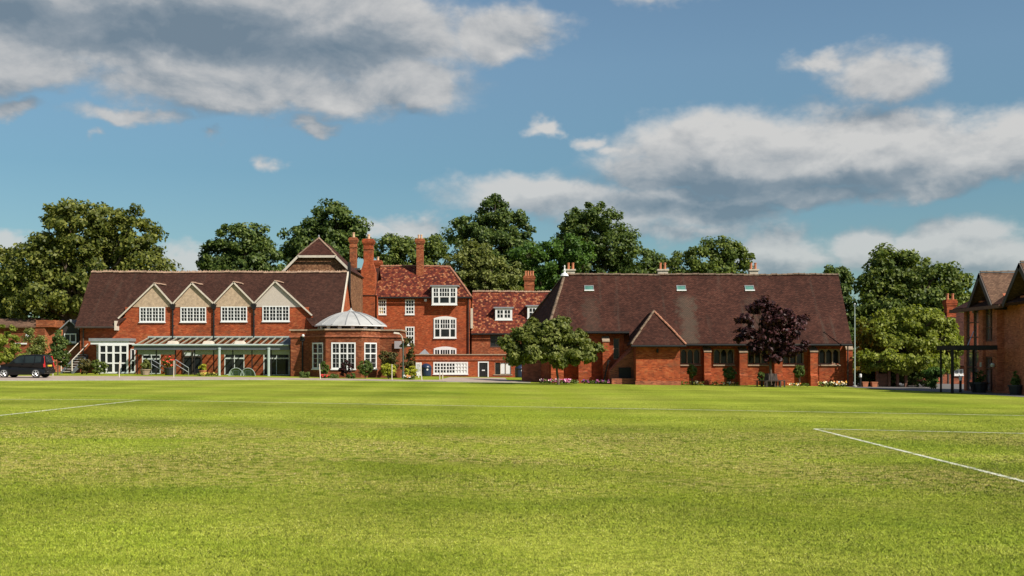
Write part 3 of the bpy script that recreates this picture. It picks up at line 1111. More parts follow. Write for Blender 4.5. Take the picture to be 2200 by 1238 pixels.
# wall above the eaves line, stepped up under each gable
xl, xr = fx(255), fx(672)
up_holes = [h for h in holes if h[3] >= zt]
mb2 = MB()
ox = xl + 0.55
wall_panel(mb, (ox, YW, 0), X1, YN, (xr - 0.35) - ox, zt, zbrick, [(h[0] + hx0 - ox, h[1] + hx0 - ox, h[2], min(h[3], zbrick)) for h in up_holes], 0.25)
mb.poly([(xl, YW, zt), (ox, YW, zt), (ox, YW, zt + 0.9), (xl, YW, EV_Z + 0.4)])
mb.poly([(xr - 0.35, YW, zt), (xr, YW, zt), (xr, YW, EV_Z + 0.85), (xr - 0.35, YW, zt + 1.5)])
# body behind: side walls and back
mb.prism_x([(YW + 0.25, zb), (102.1, zb), (102.1, zt), (RD_Y, RD_Z - 0.35), (YW + 0.25, zt)], hx0 + 0.01, hx1 - 0.06)
hw = mb.build('wall', M['brick'], hall)
for i, (ax, ay, lx, ly, rx, ry) in enumerate(G):
    zA, zL, zR = fz(ay), fz(ly), fz(ry)
    A, Lp, Rp = (fx(ax), zA), (fx(lx), zL), (fx(rx), zR)
    # roughcast triangle above the window head, brick haunches below it
    zc = zbrick
    tL = (zA - zc) / (zA - zL) if zL < zc else 1.0
    tR = (zA - zc) / (zA - zR) if zR < zc else 1.0
    pl = (A[0] + (Lp[0] - A[0]) * tL, zc if zL < zc else zL)
    pr = (A[0] + (Rp[0] - A[0]) * tR, zc if zR < zc else zR)
    prof = [A, pl] + ([(Lp[0], zc)] if zL >= zc else []) + ([(Rp[0], zc)] if zR >= zc else []) + [pr]
    mb = MB()
    mb.prism_y(prof, YW - 0.04, YW + 0.2)
    mb.build('gable_render', M['render_pale'] if i == 3 else M['render_tan'], hall, 'paler cleaner roughcast gable' if i == 3 else None)
    # brick infill for the end gables below the render
    mb = MB()
    if zL < zc:
        mb.prism_y([pl, (Lp[0], zL), (Lp[0], zt + 0.3), (ox, zt + 0.3), (ox + 0.02, zc)], YW + 0.003, YW + 0.2)
    if zR < zc:
        mb.prism_y([pr, (xr - 0.36, zc), (xr - 0.36, zt + 0.3), (Rp[0], zt + 0.3), (Rp[0], zR)], YW + 0.003, YW + 0.2)
    if mb.f:
        mb.build('brick_haunch', M['brick'], hall)
    # small roof running back into the main slope
    rt = MB()
    yf = YW - 0.18
    for (P, zP) in ((Lp, zL), (Rp, zR)):
        rt.slab([(A[0], yf, zA + 0.1), (A[0], hall_roof_y(zA) + 0.25, zA + 0.1), (P[0], hall_roof_y(zP) + 0.2, zP + 0.08), (P[0], yf, zP + 0.08)], 0.1)
    rt.build('gable_roof', M['tile_brown'], hall)
    for (P, zP) in ((Lp, zL), (Rp, zR)):
        vb = MB()
        d_ = Vector((P[0] - A[0], 0, zP - zA)).normalized()
        nn = Vector((-d_.z, 0, d_.x))
        if nn.z < 0:
            nn = -nn
        a, b_ = Vector((A[0], yf, zA + 0.13)), Vector((P[0], yf, zP + 0.10))
        vb.hexa([a - nn * 0.10 + YN * 0.05, b_ - nn * 0.10 + YN * 0.05, b_ + nn * 0.025 + YN * 0.05, a + nn * 0.025 + YN * 0.05],
                [a - nn * 0.10 + YB * 0.02, b_ - nn * 0.10 + YB * 0.02, b_ + nn * 0.025 + YB * 0.02, a + nn * 0.025 + YB * 0.02])
        vb.build('bargeboard', M['cream'], hall)
    ridge_run(hall, (A[0], yf + 0.05, zA + 0.1), (A[0], hall_roof_y(zA) + 0.1, zA + 0.1), 0.5, M['ridge'], 0.12)
for (a, b_, c, d_) in WINS:
    window(hall, (fx(a), YW + 0.06, fz(d_)), X1, YN, fx(b_) - fx(a), fz(c) - fz(d_), ['F', 1, 'b', 1, 'M', 1, 'b', 1, 'M', 1, 'b', 1, 'M', 1, 'b', 1, 'F'], ['F', 1, 'b', 1, 'b', 1, 'b', 1, 'F'], depth=0.12, th={'b': 0.034, 'M': 0.08, 'F': 0.09})
rt = MB()
xlr = PX(196, RD_Y)
# the eaves are cut away below the gables: the roof is laid in pieces there
zcut = EV_Z + 0.62
for (xa, xb, z0_) in ((fx(168), fx(254), EV_Z), (fx(254), fx(674), fz(655) + 0.02), (fx(674), -14.72, EV_Z)):
    y0_ = hall_roof_y(z0_)
    xt = xlr if xa == fx(168) else xa
    rt.slab([(xa, y0_, z0_), (xb, y0_, z0_), (xb, RD_Y, RD_Z), (xt, RD_Y, RD_Z)], 0.16)
# cheeks between the end gables' feet and the main slope
rt.slab([(fx(254), hall_roof_y(EV_Z), EV_Z), (fx(300), hall_roof_y(EV_Z + 1.9), EV_Z + 1.9), (fx(254), hall_roof_y(EV_Z + 1.9), EV_Z + 1.9)], 0.1)
rt.slab([(fx(674), hall_roof_y(EV_Z), EV_Z), (fx(674), hall_roof_y(EV_Z + 1.9), EV_Z + 1.9), (fx(630), hall_roof_y(EV_Z + 1.9), EV_Z + 1.9)], 0.1)
yb_ = 2 * RD_Y - EV_Y
rt.slab([(fx(168), yb_, EV_Z), (xlr, RD_Y + 0.01, RD_Z), (-14.72, RD_Y + 0.01, RD_Z), (-14.72, yb_, EV_Z)], 0.16)
rt.build('roof', M['tile_brown'], hall)
ridge_run(hall, (xlr + 0.02, RD_Y, RD_Z - 0.03), (-14.75, RD_Y, RD_Z - 0.03), 0.5, M['ridge'], 0.15, 0.07)
vb = MB()
vb.hexa([(-14.72, EV_Y, EV_Z - 0.2), (-14.60, EV_Y, EV_Z - 0.2), (-14.60, RD_Y, RD_Z - 0.2), (-14.72, RD_Y, RD_Z - 0.2)], [(-14.72, EV_Y, EV_Z + 0.08), (-14.60, EV_Y, EV_Z + 0.08), (-14.60, RD_Y, RD_Z + 0.08), (-14.72, RD_Y, RD_Z + 0.08)])
vb.build('verge_coping', M['cream'], hall)
gb = MB()
gb.tube((fx(168), EV_Y, EV_Z - 0.10), (fx(252), EV_Y, EV_Z - 0.10), 0.085, n=8)
gb.build('gutter', M['brown_paint'], hall)
bb = MB()
bb.box(fx(252), fx(256), EV_Y - 0.02, YW, EV_Z - 0.35, EV_Z + 0.45)
bb.build('kneeler', M['cream'], hall)
for px in (372, 460, 546):
    dp = MB()
    x = fx(px)
    dp.hexa([(x - 0.13, YW - 0.22, fz(665)), (x + 0.13, YW - 0.22, fz(665)), (x + 0.13, YW, fz(665)), (x - 0.13, YW, fz(665))],
            [(x - 0.24, YW - 0.30, fz(654)), (x + 0.24, YW - 0.30, fz(654)), (x + 0.24, YW, fz(654)), (x - 0.24, YW, fz(654))])
    dp.tube((x, YW - 0.12, fz(664)), (x, YW - 0.12, fz(733)), 0.07, n=8)
    for zz in (675, 700, 722):
        dp.box(x - 0.11, x + 0.11, YW - 0.14, YW, fz(zz) - 0.03, fz(zz) + 0.03)
    dp.build('downpipe', M['black_iron'], hall)
dp = MB()
dp.tube((fx(180), YW - 0.1, EV_Z - 0.2), (fx(180), YW - 0.1, gz(fx(180), YW)), 0.06, n=8)
dp.build('downpipe', M['brown_paint'], hall)
# left bay of tall white windows
by = 92.9
bx, bz = front(by)
g0 = gz(bx(230), by)
mb = MB()
mb.box(bx(192), bx(280), by - 0.15, YW, bz(733.5), bz(727))
mb.build('bay_roof', M['lead'], hall)
fb = MB()
fb.box(bx(195), bx(277), by - 0.05, YW, bz(740), bz(733.6))
fb.build('fascia', M['white'], hall)
window(hall, (bx(213), by, g0 + 0.02), X1, YN, bx(276) - bx(213), bz(740) - g0 - 0.02, ['F', 1, 'b', 1, 'M', 1, 'b', 1, 'F'], ['F', 1.4, 'T', 1.55, 'T', 1.1, 'F'], depth=0.12, sill=False, th={'F': 0.13, 'M': 0.18, 'b': 0.13, 'T': 0.12}, label='tall white framed bay window')
ang = Vector((bx(213) - bx(197), by - (YW - 0.1), 0))
uu = ang.normalized()
window(hall, (bx(197) + 0.02, YW - 0.1, g0 + 0.02), uu, Vector((uu.y, -uu.x, 0)), ang.length - 0.02, bz(740) - g0 - 0.02, ['F', 1, 'M', 1, 'F'], ['F', 1.4, 'T', 1.55, 'T', 1.1, 'F'], depth=0.10, sill=False, th={'F': 0.11, 'M': 0.12, 'T': 0.12})
window(hall, (fx(281), YW + 0.03, fz(800)), X1, YN, fx(291) - fx(281), fz(750) - fz(800), ['F', 1, 'F'], ['F', 1, 'T', 1, 'F'], depth=0.1)
# doors and openings under the canopy
for k, (a, b_, c, d_) in enumerate(DOORS):
    x0, x1 = fx(a), fx(b_)
    g1 = gz(x0, YW)
    if k == 1:
        window(hall, (x0, YW + 0.02, g1), X1, YN, x1 - x0, fz(c) - g1, ['F', 1, 'M', 1, 'F'], ['F', 2.6, 'T', 0.75, 'F'], frame=M['brown_paint'], depth=0.14, sill=False, name='door', th={'F': 0.12, 'M': 0.10, 'T': 0.14},
               pane_of=lambda i, j: M['blind'] if j == 1 else M['glass'], label='dark framed double entrance door with pale transom lights')
    else:
        window(hall, (x0, YW + 0.1, g1), X1, YN, x1 - x0, fz(c) - g1, ['F', 1, 'b', 1, 'F'], ['b', 2.4, 'T', 0.5, 'F'], depth=0.1, sill=False, name='glazed_door', th={'F': 0.07, 'T': 0.12, 'b': 0.05}, frame=M['white'])

# ---- glazed entrance canopy in front of the hall: its own structure, parts of the hall
YC = 90.9
cx_, cz_ = front(YC)
zc0, zc1 = PZ(741, YC), fz(725)
x0c, x1c = PX(291, YC), PX(621, YC)
mb = MB()
mb.box(x0c - 0.1, x1c + 0.05, YC - 0.08, YC + 0.10, zc0 - 0.42, zc0 - 0.03)
mb.box(x0c - 0.1, x0c + 0.02, YC + 0.10, YW - 0.01, zc0 - 0.30, zc0 - 0.06)
mb.build('canopy_beam', M['grey_metal'], hall)
mb = MB()
mb.tube((x0c - 0.2, YC - 0.16, zc0 - 0.02), (x1c, YC - 0.16, zc0 - 0.02), 0.085, n=8)
mb.build('canopy_gutter', M['pale_metal'], hall)
nraf = 21
for i in range(nraf + 1):
    x = x0c + (x1c - x0c) * i / nraf
    rb = MB()
    t_ = 0.032
    rb.hexa([(x - t_, YC, zc0 - 0.09), (x + t_, YC, zc0 - 0.09), (x + t_, YW - 0.004, zc1 - 0.09), (x - t_, YW - 0.004, zc1 - 0.09)], [(x - t_, YC, zc0 + 0.02), (x + t_, YC, zc0 + 0.02), (x + t_, YW - 0.004, zc1 + 0.02), (x - t_, YW - 0.004, zc1 + 0.02)])
    rb.build('canopy_rafter', M['rafter'], hall)
    if i < nraf:
        gp = MB()
        xa, xb = x + t_, x + (x1c - x0c) / nraf - t_
        gp.hexa([(xa, YC, zc0 - 0.02), (xb, YC, zc0 - 0.02), (xb, YW - 0.01, zc1 - 0.02), (xa, YW - 0.01, zc1 - 0.02)], [(xa, YC, zc0 - 0.008), (xb, YC, zc0 - 0.008), (xb, YW - 0.01, zc1 - 0.008), (xa, YW - 0.01, zc1 - 0.008)])
        gp.build('canopy_pane', M['clear'], hall)
mb = MB()
mb.box(x0c - 0.05, x1c, YW - 0.16, YW - 0.012, zc1 - 0.02, zc1 + 0.10)
mb.build('canopy_flashing', M['pale_metal'], hall)
for px in (372, 448, 516):
    vb = MB()
    x = PX(px, YC + 0.6)
    zz = zc0 + (zc1 - zc0) * 0.18
    vb.hexa([(x - 0.45, YC - 0.05, zz - 0.22), (x + 0.45, YC - 0.05, zz - 0.22), (x + 0.45, YC + 0.9, zz + 0.02), (x - 0.45, YC + 0.9, zz + 0.02)],
            [(x - 0.26, YC + 0.12, zz + 0.18), (x + 0.26, YC + 0.12, zz + 0.18), (x + 0.26, YC + 0.8, zz + 0.22), (x - 0.26, YC + 0.8, zz + 0.22)])
    vb.build('canopy_vent', M['cream'], hall)
hp = MB()
xe = PX(634, YC)
hp.hexa([(x1c - 1.0, YC - 0.02, zc0 - 0.02), (xe, YC - 0.02, zc0 - 0.02), (xe, YW - 0.3, zc0 - 0.02), (x1c - 0.1, YW - 0.3, zc0 - 0.02)],
        [(x1c - 0.15, YC + 0.9, zc0 + 0.70), (xe, YC + 0.9, zc0 + 0.72), (xe, YW - 0.4, zc0 + 0.74), (x1c - 0.05, YW - 0.4, zc0 + 0.72)])
hp.build('canopy_hip', M['grey_metal'], hall)
# frosted glass band hung below the beam, in panels between thin posts
np_ = 8
pxs = [cx_(292) + (cx_(622) - cx_(292)) * i / np_ for i in range(np_ + 1)]
for i in range(np_):
    if i == 2:
        continue
    gp = MB()
    gp.box(pxs[i] + 0.04, pxs[i + 1] - 0.04, YC + 0.30, YC + 0.32, cz_(762), cz_(747) - 0.02)
    gp.build('frosted_panel', M['green_glass'], hall)
for i in range(np_ + 1):
    gp = MB()
    gp.box(pxs[i] - 0.035, pxs[i] + 0.035, YC + 0.28, YC + 0.35, gz(pxs[i], YC) - 0.05, cz_(747))
    gp.build('glazing_post', M['black_iron'], hall)
for px in (471, 577):
    x = PX(px, YC - 0.2)
    gp = MB()
    g1 = gz(x, YC)
    gp.lathe((x, YC - 0.2, g1 - 0.05), [(0.16, 0), (0.16, 0.06), (0.115, 0.07), (0.115, cz_(757) - g1 + 0.3), (0.14, cz_(757) - g1 + 0.31), (0.14, cz_(755) - g1 + 0.35)], 12)
    gp.build('canopy_column', M['pale_metal'], hall, smooth=False)

# ---- orangery with its lantern dome
YO, YO2 = 88.0, 90.2
ori = thing('domed_orangery', 'single storey brick orangery with angled bay and white lantern dome', 'orangery', (PX(740, 89), 89.0, gz(PX(740, 89), 89)))
go_ = gz(-14, 89)
pA, pB = Vector((PX(663, YO2), YO2, 0)), Vector((PX(699.5, YO), YO, 0))
pC, pD = Vector((PX(776.5, YO), YO, 0)), Vector((PX(816.5, YO2), YO2, 0))
pL, pR = Vector((PX(624.5, YO2), YO2, 0)), Vector((PX(859.5, YO2), YO2, 0))
ztop = PZ(709, YO)
zw0, zw1 = PZ(793, YO), PZ(736, YO)
mb = MB()
faces = [(pL, pA, None), (pA, pB, (0.24, 0.86)), (pB, pC, (0.16, 0.84)), (pC, pD, (0.14, 0.80)), (pD, pR, None)]
wins = []
for (a, b_, wn) in faces:
    d_ = b_ - a
    L = d_.length
    u = d_.normalized()
    n = Vector((u.y, -u.x, 0))
    h = [(wn[0] * L, wn[1] * L, zw0, zw1)] if wn else []
    wall_panel(mb, (a.x, a.y, 0), u, n, L, -0.3, ztop, h, 0.22)
    if wn:
        wins.append((a + u * wn[0] * L - n * 0.08, u, n, (wn[1] - wn[0]) * L))
ins = 0.23
mb.prism_z([(pL.x + 0.01, YO2 + ins), (pA.x + 0.12, YO2 + ins), (pB.x + 0.12, YO + ins), (pC.x - 0.12, YO + ins), (pD.x - 0.12, YO2 + ins), (pR.x - 0.01, YO2 + ins), (pR.x - 0.01, 95.5), (pL.x + 0.01, 94.2)], -0.3, ztop - 0.05)
mb.build('wall', M['brick_shade_toned'], ori)
for k, (o_, u, n, L) in enumerate(wins):
    if k == 1:
        window(ori, (o_.x, o_.y, zw0), u, n, L, zw1 - zw0, ['F', 1, 'b', 1, 'M', 1, 'b', 1, 'M', 1, 'b', 1, 'F'], ['F', 1, 'b', 1, 'b', 1, 'T', 1, 'b', 1, 'F'], depth=0.12, th={'b': 0.018, 'F': 0.11, 'M': 0.11, 'T': 0.1})
    else:
        window(ori, (o_.x, o_.y, zw0), u, n, L, zw1 - zw0, ['F', 1, 'M', 1, 'F'], ['F', 1, 'b', 1, 'b', 1, 'T', 1, 'b', 1, 'F'], depth=0.12, th={'b': 0.018, 'F': 0.11, 'M': 0.09, 'T': 0.1})


def string_course(z0_, z1_, proud, mat, nm):
    m2 = MB()
    P = [pL, pA, pB, pC, pD, pR]
    offs = []
    for i, p in enumerate(P):
        ns = []
        for a, b_ in ((P[i - 1], p) if i else (None, None), (p, P[i + 1]) if i < 5 else (None, None)):
            if a is not None:
                d_ = (b_ - a).normalized()
                ns.append(Vector((d_.y, -d_.x, 0)))
        s = sum(ns, Vector((0, 0, 0))).normalized()
        k = proud / max(0.5, s.dot(ns[0]))
        offs.append(p + s * k)
    offs[0] = offs[0] + Vector((-proud, 0, 0))
    offs[-1] = offs[-1] + Vector((proud, 0, 0))
    for i in range(5):
        a, b_ = P[i], P[i + 1]
        c, d_ = offs[i + 1], offs[i]
        inn = 0.15
        m2.hexa([(d_.x, d_.y, z0_), (c.x, c.y, z0_), (b_.x, b_.y + inn, z0_), (a.x, a.y + inn, z0_)], [(d_.x, d_.y, z1_), (c.x, c.y, z1_), (b_.x, b_.y + inn, z1_), (a.x, a.y + inn, z1_)])
    m2.box(pR.x, pR.x + proud, YO2, 95.0, z0_, z1_)
    return m2.build(nm, mat, ori)


string_course(ztop - 0.02, ztop + 0.10, 0.12, M['stone'], 'coping')
string_course(PZ(724, YO), PZ(720.5, YO), 0.10, M['brick_dark'], 'string_course')
dc = Vector((PX(754, 91.8), 91.8, 0))
rim, apex = PZ(701.5, 91.8), PZ(668.5, 91.8)
Rr = 2.95
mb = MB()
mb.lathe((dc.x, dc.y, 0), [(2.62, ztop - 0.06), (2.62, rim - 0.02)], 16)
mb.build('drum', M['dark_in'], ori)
for k in range(16):
    a = 2 * math.pi * (k + 0.5) / 16
    u = Vector((-math.sin(a), math.cos(a), 0))
    n = Vector((math.cos(a), math.sin(a), 0))
    pb = MB()
    c = dc + n * 2.64
    pb.obox((c.x, c.y, 0), u, n, -0.15, 0.15, 0.0, 0.09, ztop + 0.03, rim - 0.01)
    pb.build('drum_post', M['white'], ori)
prof = []
for i in range(6):
    t = i / 5
    ang_ = t * math.pi / 2 * 0.97
    rr_ = 1.0 - 0.965 * t
    prof.append((Rr * rr_, rim + 0.06 + (apex - rim - 0.12) * (1 - rr_ ** 1.9)))
mb = MB()
mb.lathe((dc.x, dc.y, 0), [(Rr - 0.25, rim - 0.05), (Rr + 0.06, rim - 0.03), (Rr + 0.06, rim + 0.05), (Rr - 0.2, rim + 0.07)], 32)
mb.build('dome_rim', M['white'], ori)
for k in range(16):
    a0, a1 = 2 * math.pi * k / 16, 2 * math.pi * (k + 1) / 16
    pb = MB()
    for (r0, z0_), (r1, z1_) in zip(prof[:-1], prof[1:]):
        q = []
        for (r, z, a) in ((r0, z0_, a0), (r0, z0_, a1), (r1, z1_, a1), (r1, z1_, a0)):
            q.append((dc.x + r * math.cos(a), dc.y + r * math.sin(a), z))
        pb.poly(q)
        pb.poly([(x, y, z - 0.04) for x, y, z in reversed(q)])
    pb.build('dome_panel', M['dome'], ori)
    rb = MB()
    for (r0, z0_), (r1, z1_) in zip(prof[:-1], prof[1:]):
        rb.tube((dc.x + r0 * math.cos(a0), dc.y + r0 * math.sin(a0), z0_ + 0.01), (dc.x + r1 * math.cos(a0), dc.y + r1 * math.sin(a0), z1_ + 0.01), 0.045, n=5, caps=False)
    rb.build('dome_rib', M['dome_rib'], ori)
mb = MB()
mb.lathe((dc.x, dc.y, prof[-1][1] - 0.05), [(0.32, 0), (0.34, 0.08), (0.2, 0.16), (0.08, 0.24), (0.05, 0.36)], 12)
mb.build('dome_finial', M['dome'], ori)
dp = MB()
x = PX(650.5, YO2)
dp.tube((x, YO2 - 0.1, ztop - 0.5), (x, YO2 - 0.1, gz(x, YO2)), 0.065, n=8)
dp.box(x - 0.16, x + 0.16, YO2 - 0.22, YO2, ztop - 0.85, ztop - 0.45)
dp.build('downpipe', M['black_iron'], ori)

# ---- half hipped gable rising behind the hall
YH = 106.0
qx, qz = front(YH)
hh = thing('half_hipped_house', 'brown tile hung half hipped gable rising behind the hall ridge', 'house', (qx(682), YH + 4, gz(qx(682), YH)))
mb = MB()
mb.prism_y([(qx(608), -0.6), (qx(752), -0.6), (qx(752), qz(579)), (qx(724), qz(553)), (qx(640), qz(553)), (qx(608), qz(584))], YH, YH + 9)
mb.build('wall', M['shingle_hung'], hh)
mb = MB()
zr, yr = qz(512) + 0.15, YH + 2.6
ap = (PX(685, yr), yr, PZ(512, yr))
zh = qz(550)
mb.slab([(qx(641), YH - 0.35, zh), (qx(723), YH - 0.35, zh), ap], 0.14)
for s, (xa, xb, ze) in enumerate(((qx(641), qx(604), qz(588)), (qx(723), qx(756), qz(583)))):
    mb.slab([(xa, YH - 0.35, zh), ap, (ap[0], YH + 9, ap[2]), (xb, YH + 9, ze), (xb, YH - 0.35, ze)], 0.14)
mb.build('roof', M['tile_chapel'], hh)
for (a, b_) in (((641, 550.5), (723, 550.5)), ((641, 550.5), (606, 586)), ((723, 550.5), (754, 581))):
    vb = MB()
    p, q = Vector((qx(a[0]), YH - 0.4, qz(a[1]))), Vector((qx(b_[0]), YH - 0.4, qz(b_[1])))
    d_ = (q - p).normalized()
    nn = Vector((-d_.z, 0, d_.x))
    nn = nn if nn.z > 0 else -nn
    vb.hexa([p - nn * 0.18, q - nn * 0.18, q + nn * 0.04, p + nn * 0.04], [p - nn * 0.18 + YN * 0.06, q - nn * 0.18 + YN * 0.06, q + nn * 0.04 + YN * 0.06, p + nn * 0.04 + YN * 0.06])
    vb.build('bargeboard', M['cream'], hh)
ridge_run(hh, (qx(723), YH - 0.33, zh), ap, 0.45, M['ridge'], 0.10, name='hip_tile')
ridge_run(hh, (qx(641), YH - 0.33, zh), ap, 0.45, M['ridge_dark'], 0.09, name='hip_tile')
fb = MB()
fb.lathe(ap, [(0.12, 0), (0.07, 0.1), (0.09, 0.2), (0.02, 0.34)], 8)
fb.build('finial', M['lead'], hh)

# ---- chimney wing between hall and tall house
YX = 119.0
wx_, wz_ = front(YX)
cw = thing('chimney_wing', 'narrow brick wing with two tall chimneys left of the three storey house', 'house', (wx_(780), YX, gz(wx_(780), YX)))
mb = MB()
mb.box(wx_(738), wx_(806), YX, YX + 9, -0.8, wz_(634))
mb.build('wall', M['brick'], cw)
mb = MB()
mb.slab([(wx_(736), YX - 0.3, wz_(635.5)), (wx_(807), YX - 0.3, wz_(635.5)), (wx_(807), YX + 3.4, PZ(576, YX + 3.4)), (wx_(736), YX + 3.4, PZ(576, YX + 3.4))], 0.14)
mb.slab([(wx_(736), YX + 9.3, wz_(635.5)), (wx_(736), YX + 3.41, PZ(576, YX + 3.4)), (wx_(807), YX + 3.41, PZ(576, YX + 3.4)), (wx_(807), YX + 9.3, wz_(635.5))], 0.14)
mb.build('roof', M['tile_chapel'], cw)
mb = MB()
mb.box(wx_(776), wx_(806), YX - 0.22, YX + 1.4, gz(wx_(780), YX), wz_(583))
mb.build('chimney_breast', M['brick'], cw)
chimney(cw, wx_(790.5), YX + 0.6, wz_(583), wz_(513), 0.98, 0.98, M['brick'], 1, 0.55, 0.16, 0.16, M['pot_pale'], taper=0.30)
chimney(cw, PX(759.5, 123.5), 123.5, PZ(600, 123.5), PZ(511, 123.5), 0.72, 0.8, M['brick_old'], 1, 0.6, 0.15, 0.14, M['pot_pale'])
chimney(cw, PX(812, 127), 127.0, PZ(600, 127), PZ(560, 127), 0.8, 0.8, M['brick'], 1, 0.45, 0.14, 0.13, M['pot_pale'])
mb = MB()
mb.box(wx_(748), wx_(776), YX + 2.4, YX + 2.9, PZ(579.5, YX + 2.4), PZ(576, YX + 2.4))
mb.build('parapet_coping', M['cream'], cw)
db = MB()
yd = YX - 0.15
db.box(PX(757.5, yd), PX(773.5, yd), yd, yd + 1.3, PZ(635, yd), PZ(617.5, yd))
dm = db.build('dormer', M['cream'], cw)
window(cw, (PX(760, yd), yd, PZ(632, yd)), X1, YN, PX(771, yd) - PX(760, yd), PZ(620, yd) - PZ(632, yd), ['F', 1, 'F'], ['F', 1, 'F'], depth=0.08)
gb = MB()
gb.tube((wx_(742), YX - 0.38, wz_(636.5)), (wx_(776), YX - 0.38, wz_(636.5)), 0.08, n=8)
gb.build('gutter', M['black_iron'], cw)
dp = MB()
yp = 104.5
dp.box(PX(746.5, yp), PX(752.5, yp), yp, yp + 0.3, 0.0, PZ(563, yp))
dp.build('vent_duct', M['black_iron'], hh)

# ---- three storey house with mottled red tiles
YS = 122.0
sx, sz = front(YS)
hs = thing('three_storey_house', 'three storey brick house with mottled red hipped roof and white sash windows', 'house', (sx(910), YS, gz(sx(910), YS)))
x0, x1 = sx(811), sx(1009)
zE = sz(640)
HW = [(870.5, 890.5, 643.5, 676), (871, 890.5, 702, 742), (932, 980.5, 684, 726.5), (932, 980.5, 749, 795), (812.5, 830, 643.5, 676)]
mb = MB()
wall_panel(mb, (x0, YS, 0), X1, YN, x1 - x0, -0.9, zE, [(sx(a) - x0, sx(b_) - x0, sz(d_), sz(c)) for a, b_, c, d_ in HW], 0.25)
mb.box(x0 + 0.01, x1 - 0.01, YS + 0.25, YS + 9.0, -0.9, zE - 0.01)
mb.build('wall', M['brick'], hs)
sash = (['F', 1, 'b', 1, 'b', 1, 'F'], ['F', 1, 'b', 1, 'T', 1, 'b', 1, 'F'])
big = (['F', 1, 'b', 1, 'M', 1, 'b', 1, 'b', 1, 'b', 1, 'M', 1, 'b', 1, 'F'])
for k, (a, b_, c, d_) in enumerate(HW):
    cols, rows = sash if k in (0, 1, 4) else (['F', 1.3, 'M', 2.4, 'M', 1.3, 'F'], ['F', 1, 'T', 1.15, 'F'])
    if k in (2, 3):
        # tall lower lights with small panes above
        zz0, zz1 = sz(d_), sz(c)
        zm = zz0 + (zz1 - zz0) * 0.47
        wn = window(hs, (sx(a), YS + 0.05, zz0), X1, YN, sx(b_) - sx(a), zm - zz0, ['F', 1.3, 'M', 2.4, 'M', 1.3, 'F'], ['F', 1, 't'], depth=0.13, th={'F': 0.15, 'M': 0.16})
        window(hs, (sx(a), YS + 0.05, zm + 0.002), X1, YN, sx(b_) - sx(a), zz1 - zm - 0.002, big, ['t', 1, 'b', 1, 'F'], depth=0.13, sill=False, th={'F': 0.15, 'M': 0.16, 'b': 0.06}, arch=0.22)
    else:
        window(hs, (sx(a), YS + 0.1, sz(d_)), X1, YN, sx(b_) - sx(a), sz(c) - sz(d_), cols, rows, depth=0.13, th={'F': 0.13, 'b': 0.07, 'T': 0.12},
               pane_of=(lambda i, j: M['yellow'] if (j < 2 and i < 2) else M['glass']) if k == 4 else None, label='sash window with yellow blind' if k == 4 else None)
rt = MB()
yE, yR = YS - 0.45, YS + 4.5
zEv = PZ(637.5, yE)
zR = PZ(572.5, yR)
xa, xb = sx(807), sx(1013)
xr = PX(966, yR)
yBk = 2 * yR - yE
rt.slab([(xa, yE, zEv), (xb, yE, zEv), (xr, yR, zR), (xa, yR, zR)], 0.16)
rt.slab([(xb, yE, zEv), (xb, yBk, zEv), (xr, yR, zR)], 0.16)
rt.slab([(xa, yBk, zEv), (xa, yR, zR), (xr, yR, zR), (xb, yBk, zEv)], 0.16)
rt.build('roof', M['tile_red'], hs)
mb = MB()
mb.prism_x([(YS, zE - 0.02), (YS + 9, zE - 0.02), (yR, zR - 0.25)], x0, x0 + 0.3)
mb.build('gable_wall', M['brick'], hs)
ridge_run(hs, (xa, yR, zR - 0.03), (xr, yR, zR - 0.03), 0.55, M['ridge_red'], 0.15, 0.06)
ridge_run(hs, (xb, yE, zEv), (xr, yR, zR), 0.5, M['ridge_red'], 0.13, name='hip_tile')
gb = MB()
gb.tube((xa, yE - 0.07, zEv - 0.12), (xb, yE - 0.07, zEv - 0.12), 0.10, n=8)
gb.build('gutter', M['black_iron'], hs)
dp = MB()
dp.tube((sx(1006), YS - 0.1, zEv - 0.2), (sx(1006), YS - 0.1, -0.3), 0.07, n=8)
dp.build('downpipe', M['black_iron'], hs)
vb = MB()
vb.box(sx(806.5), sx(810.5), YS - 0.14, YS + 0.2, sz(682), sz(632))
vb.build('verge_post', M['cream'], hs)
chimney(hs, PX(902.5, YS + 3.4), YS + 3.4, PZ(592, YS + 3.4), PZ(513.5, YS + 3.4), 0.78, 0.78, M['brick_old'], 2, 0.5, 0.12, 0.15, M['pot_pale'], span=0.3)
# dormer breaking the eaves
yd = YS - 0.55
dx, dz = front(yd)
db = MB()
db.box(dx(929), dx(981.5), yd + 0.05, YS + 2.6, dz(656), dz(616))
dm = db.build('dormer', M['cream'], hs)
db = MB()
db.box(dx(924), dx(986), yd - 0.25, YS + 3.0, dz(616) + 0.002, dz(613.0))
db.build('dormer_roof', M['lead'], hs)
zz0, zz1 = dz(655), dz(616.2)
zm = zz0 + (zz1 - zz0) * 0.44
window(hs, (dx(928), yd, zz0), X1, YN, dx(982) - dx(928), zm - zz0, ['F', 1.3, 'M', 2.4, 'M', 1.3, 'F'], ['F', 1, 't'], depth=0.14, th={'F': 0.2, 'M': 0.18})
window(hs, (dx(928), yd, zm + 0.002), X1, YN, dx(982) - dx(928), zz1 - zm - 0.002, big, ['t', 1, 'b', 1, 'F'], depth=0.14, sill=False, th={'F': 0.2, 'M': 0.18, 'b': 0.06})
lb = MB()
lb.box(sx(912), sx(917), YS - 0.35, YS - 0.05, sz(648), sz(643))
lb.box(sx(914), sx(915), YS - 0.1, YS, sz(645.5), sz(643.5))
lb.build('floodlight', M['white'], hs)

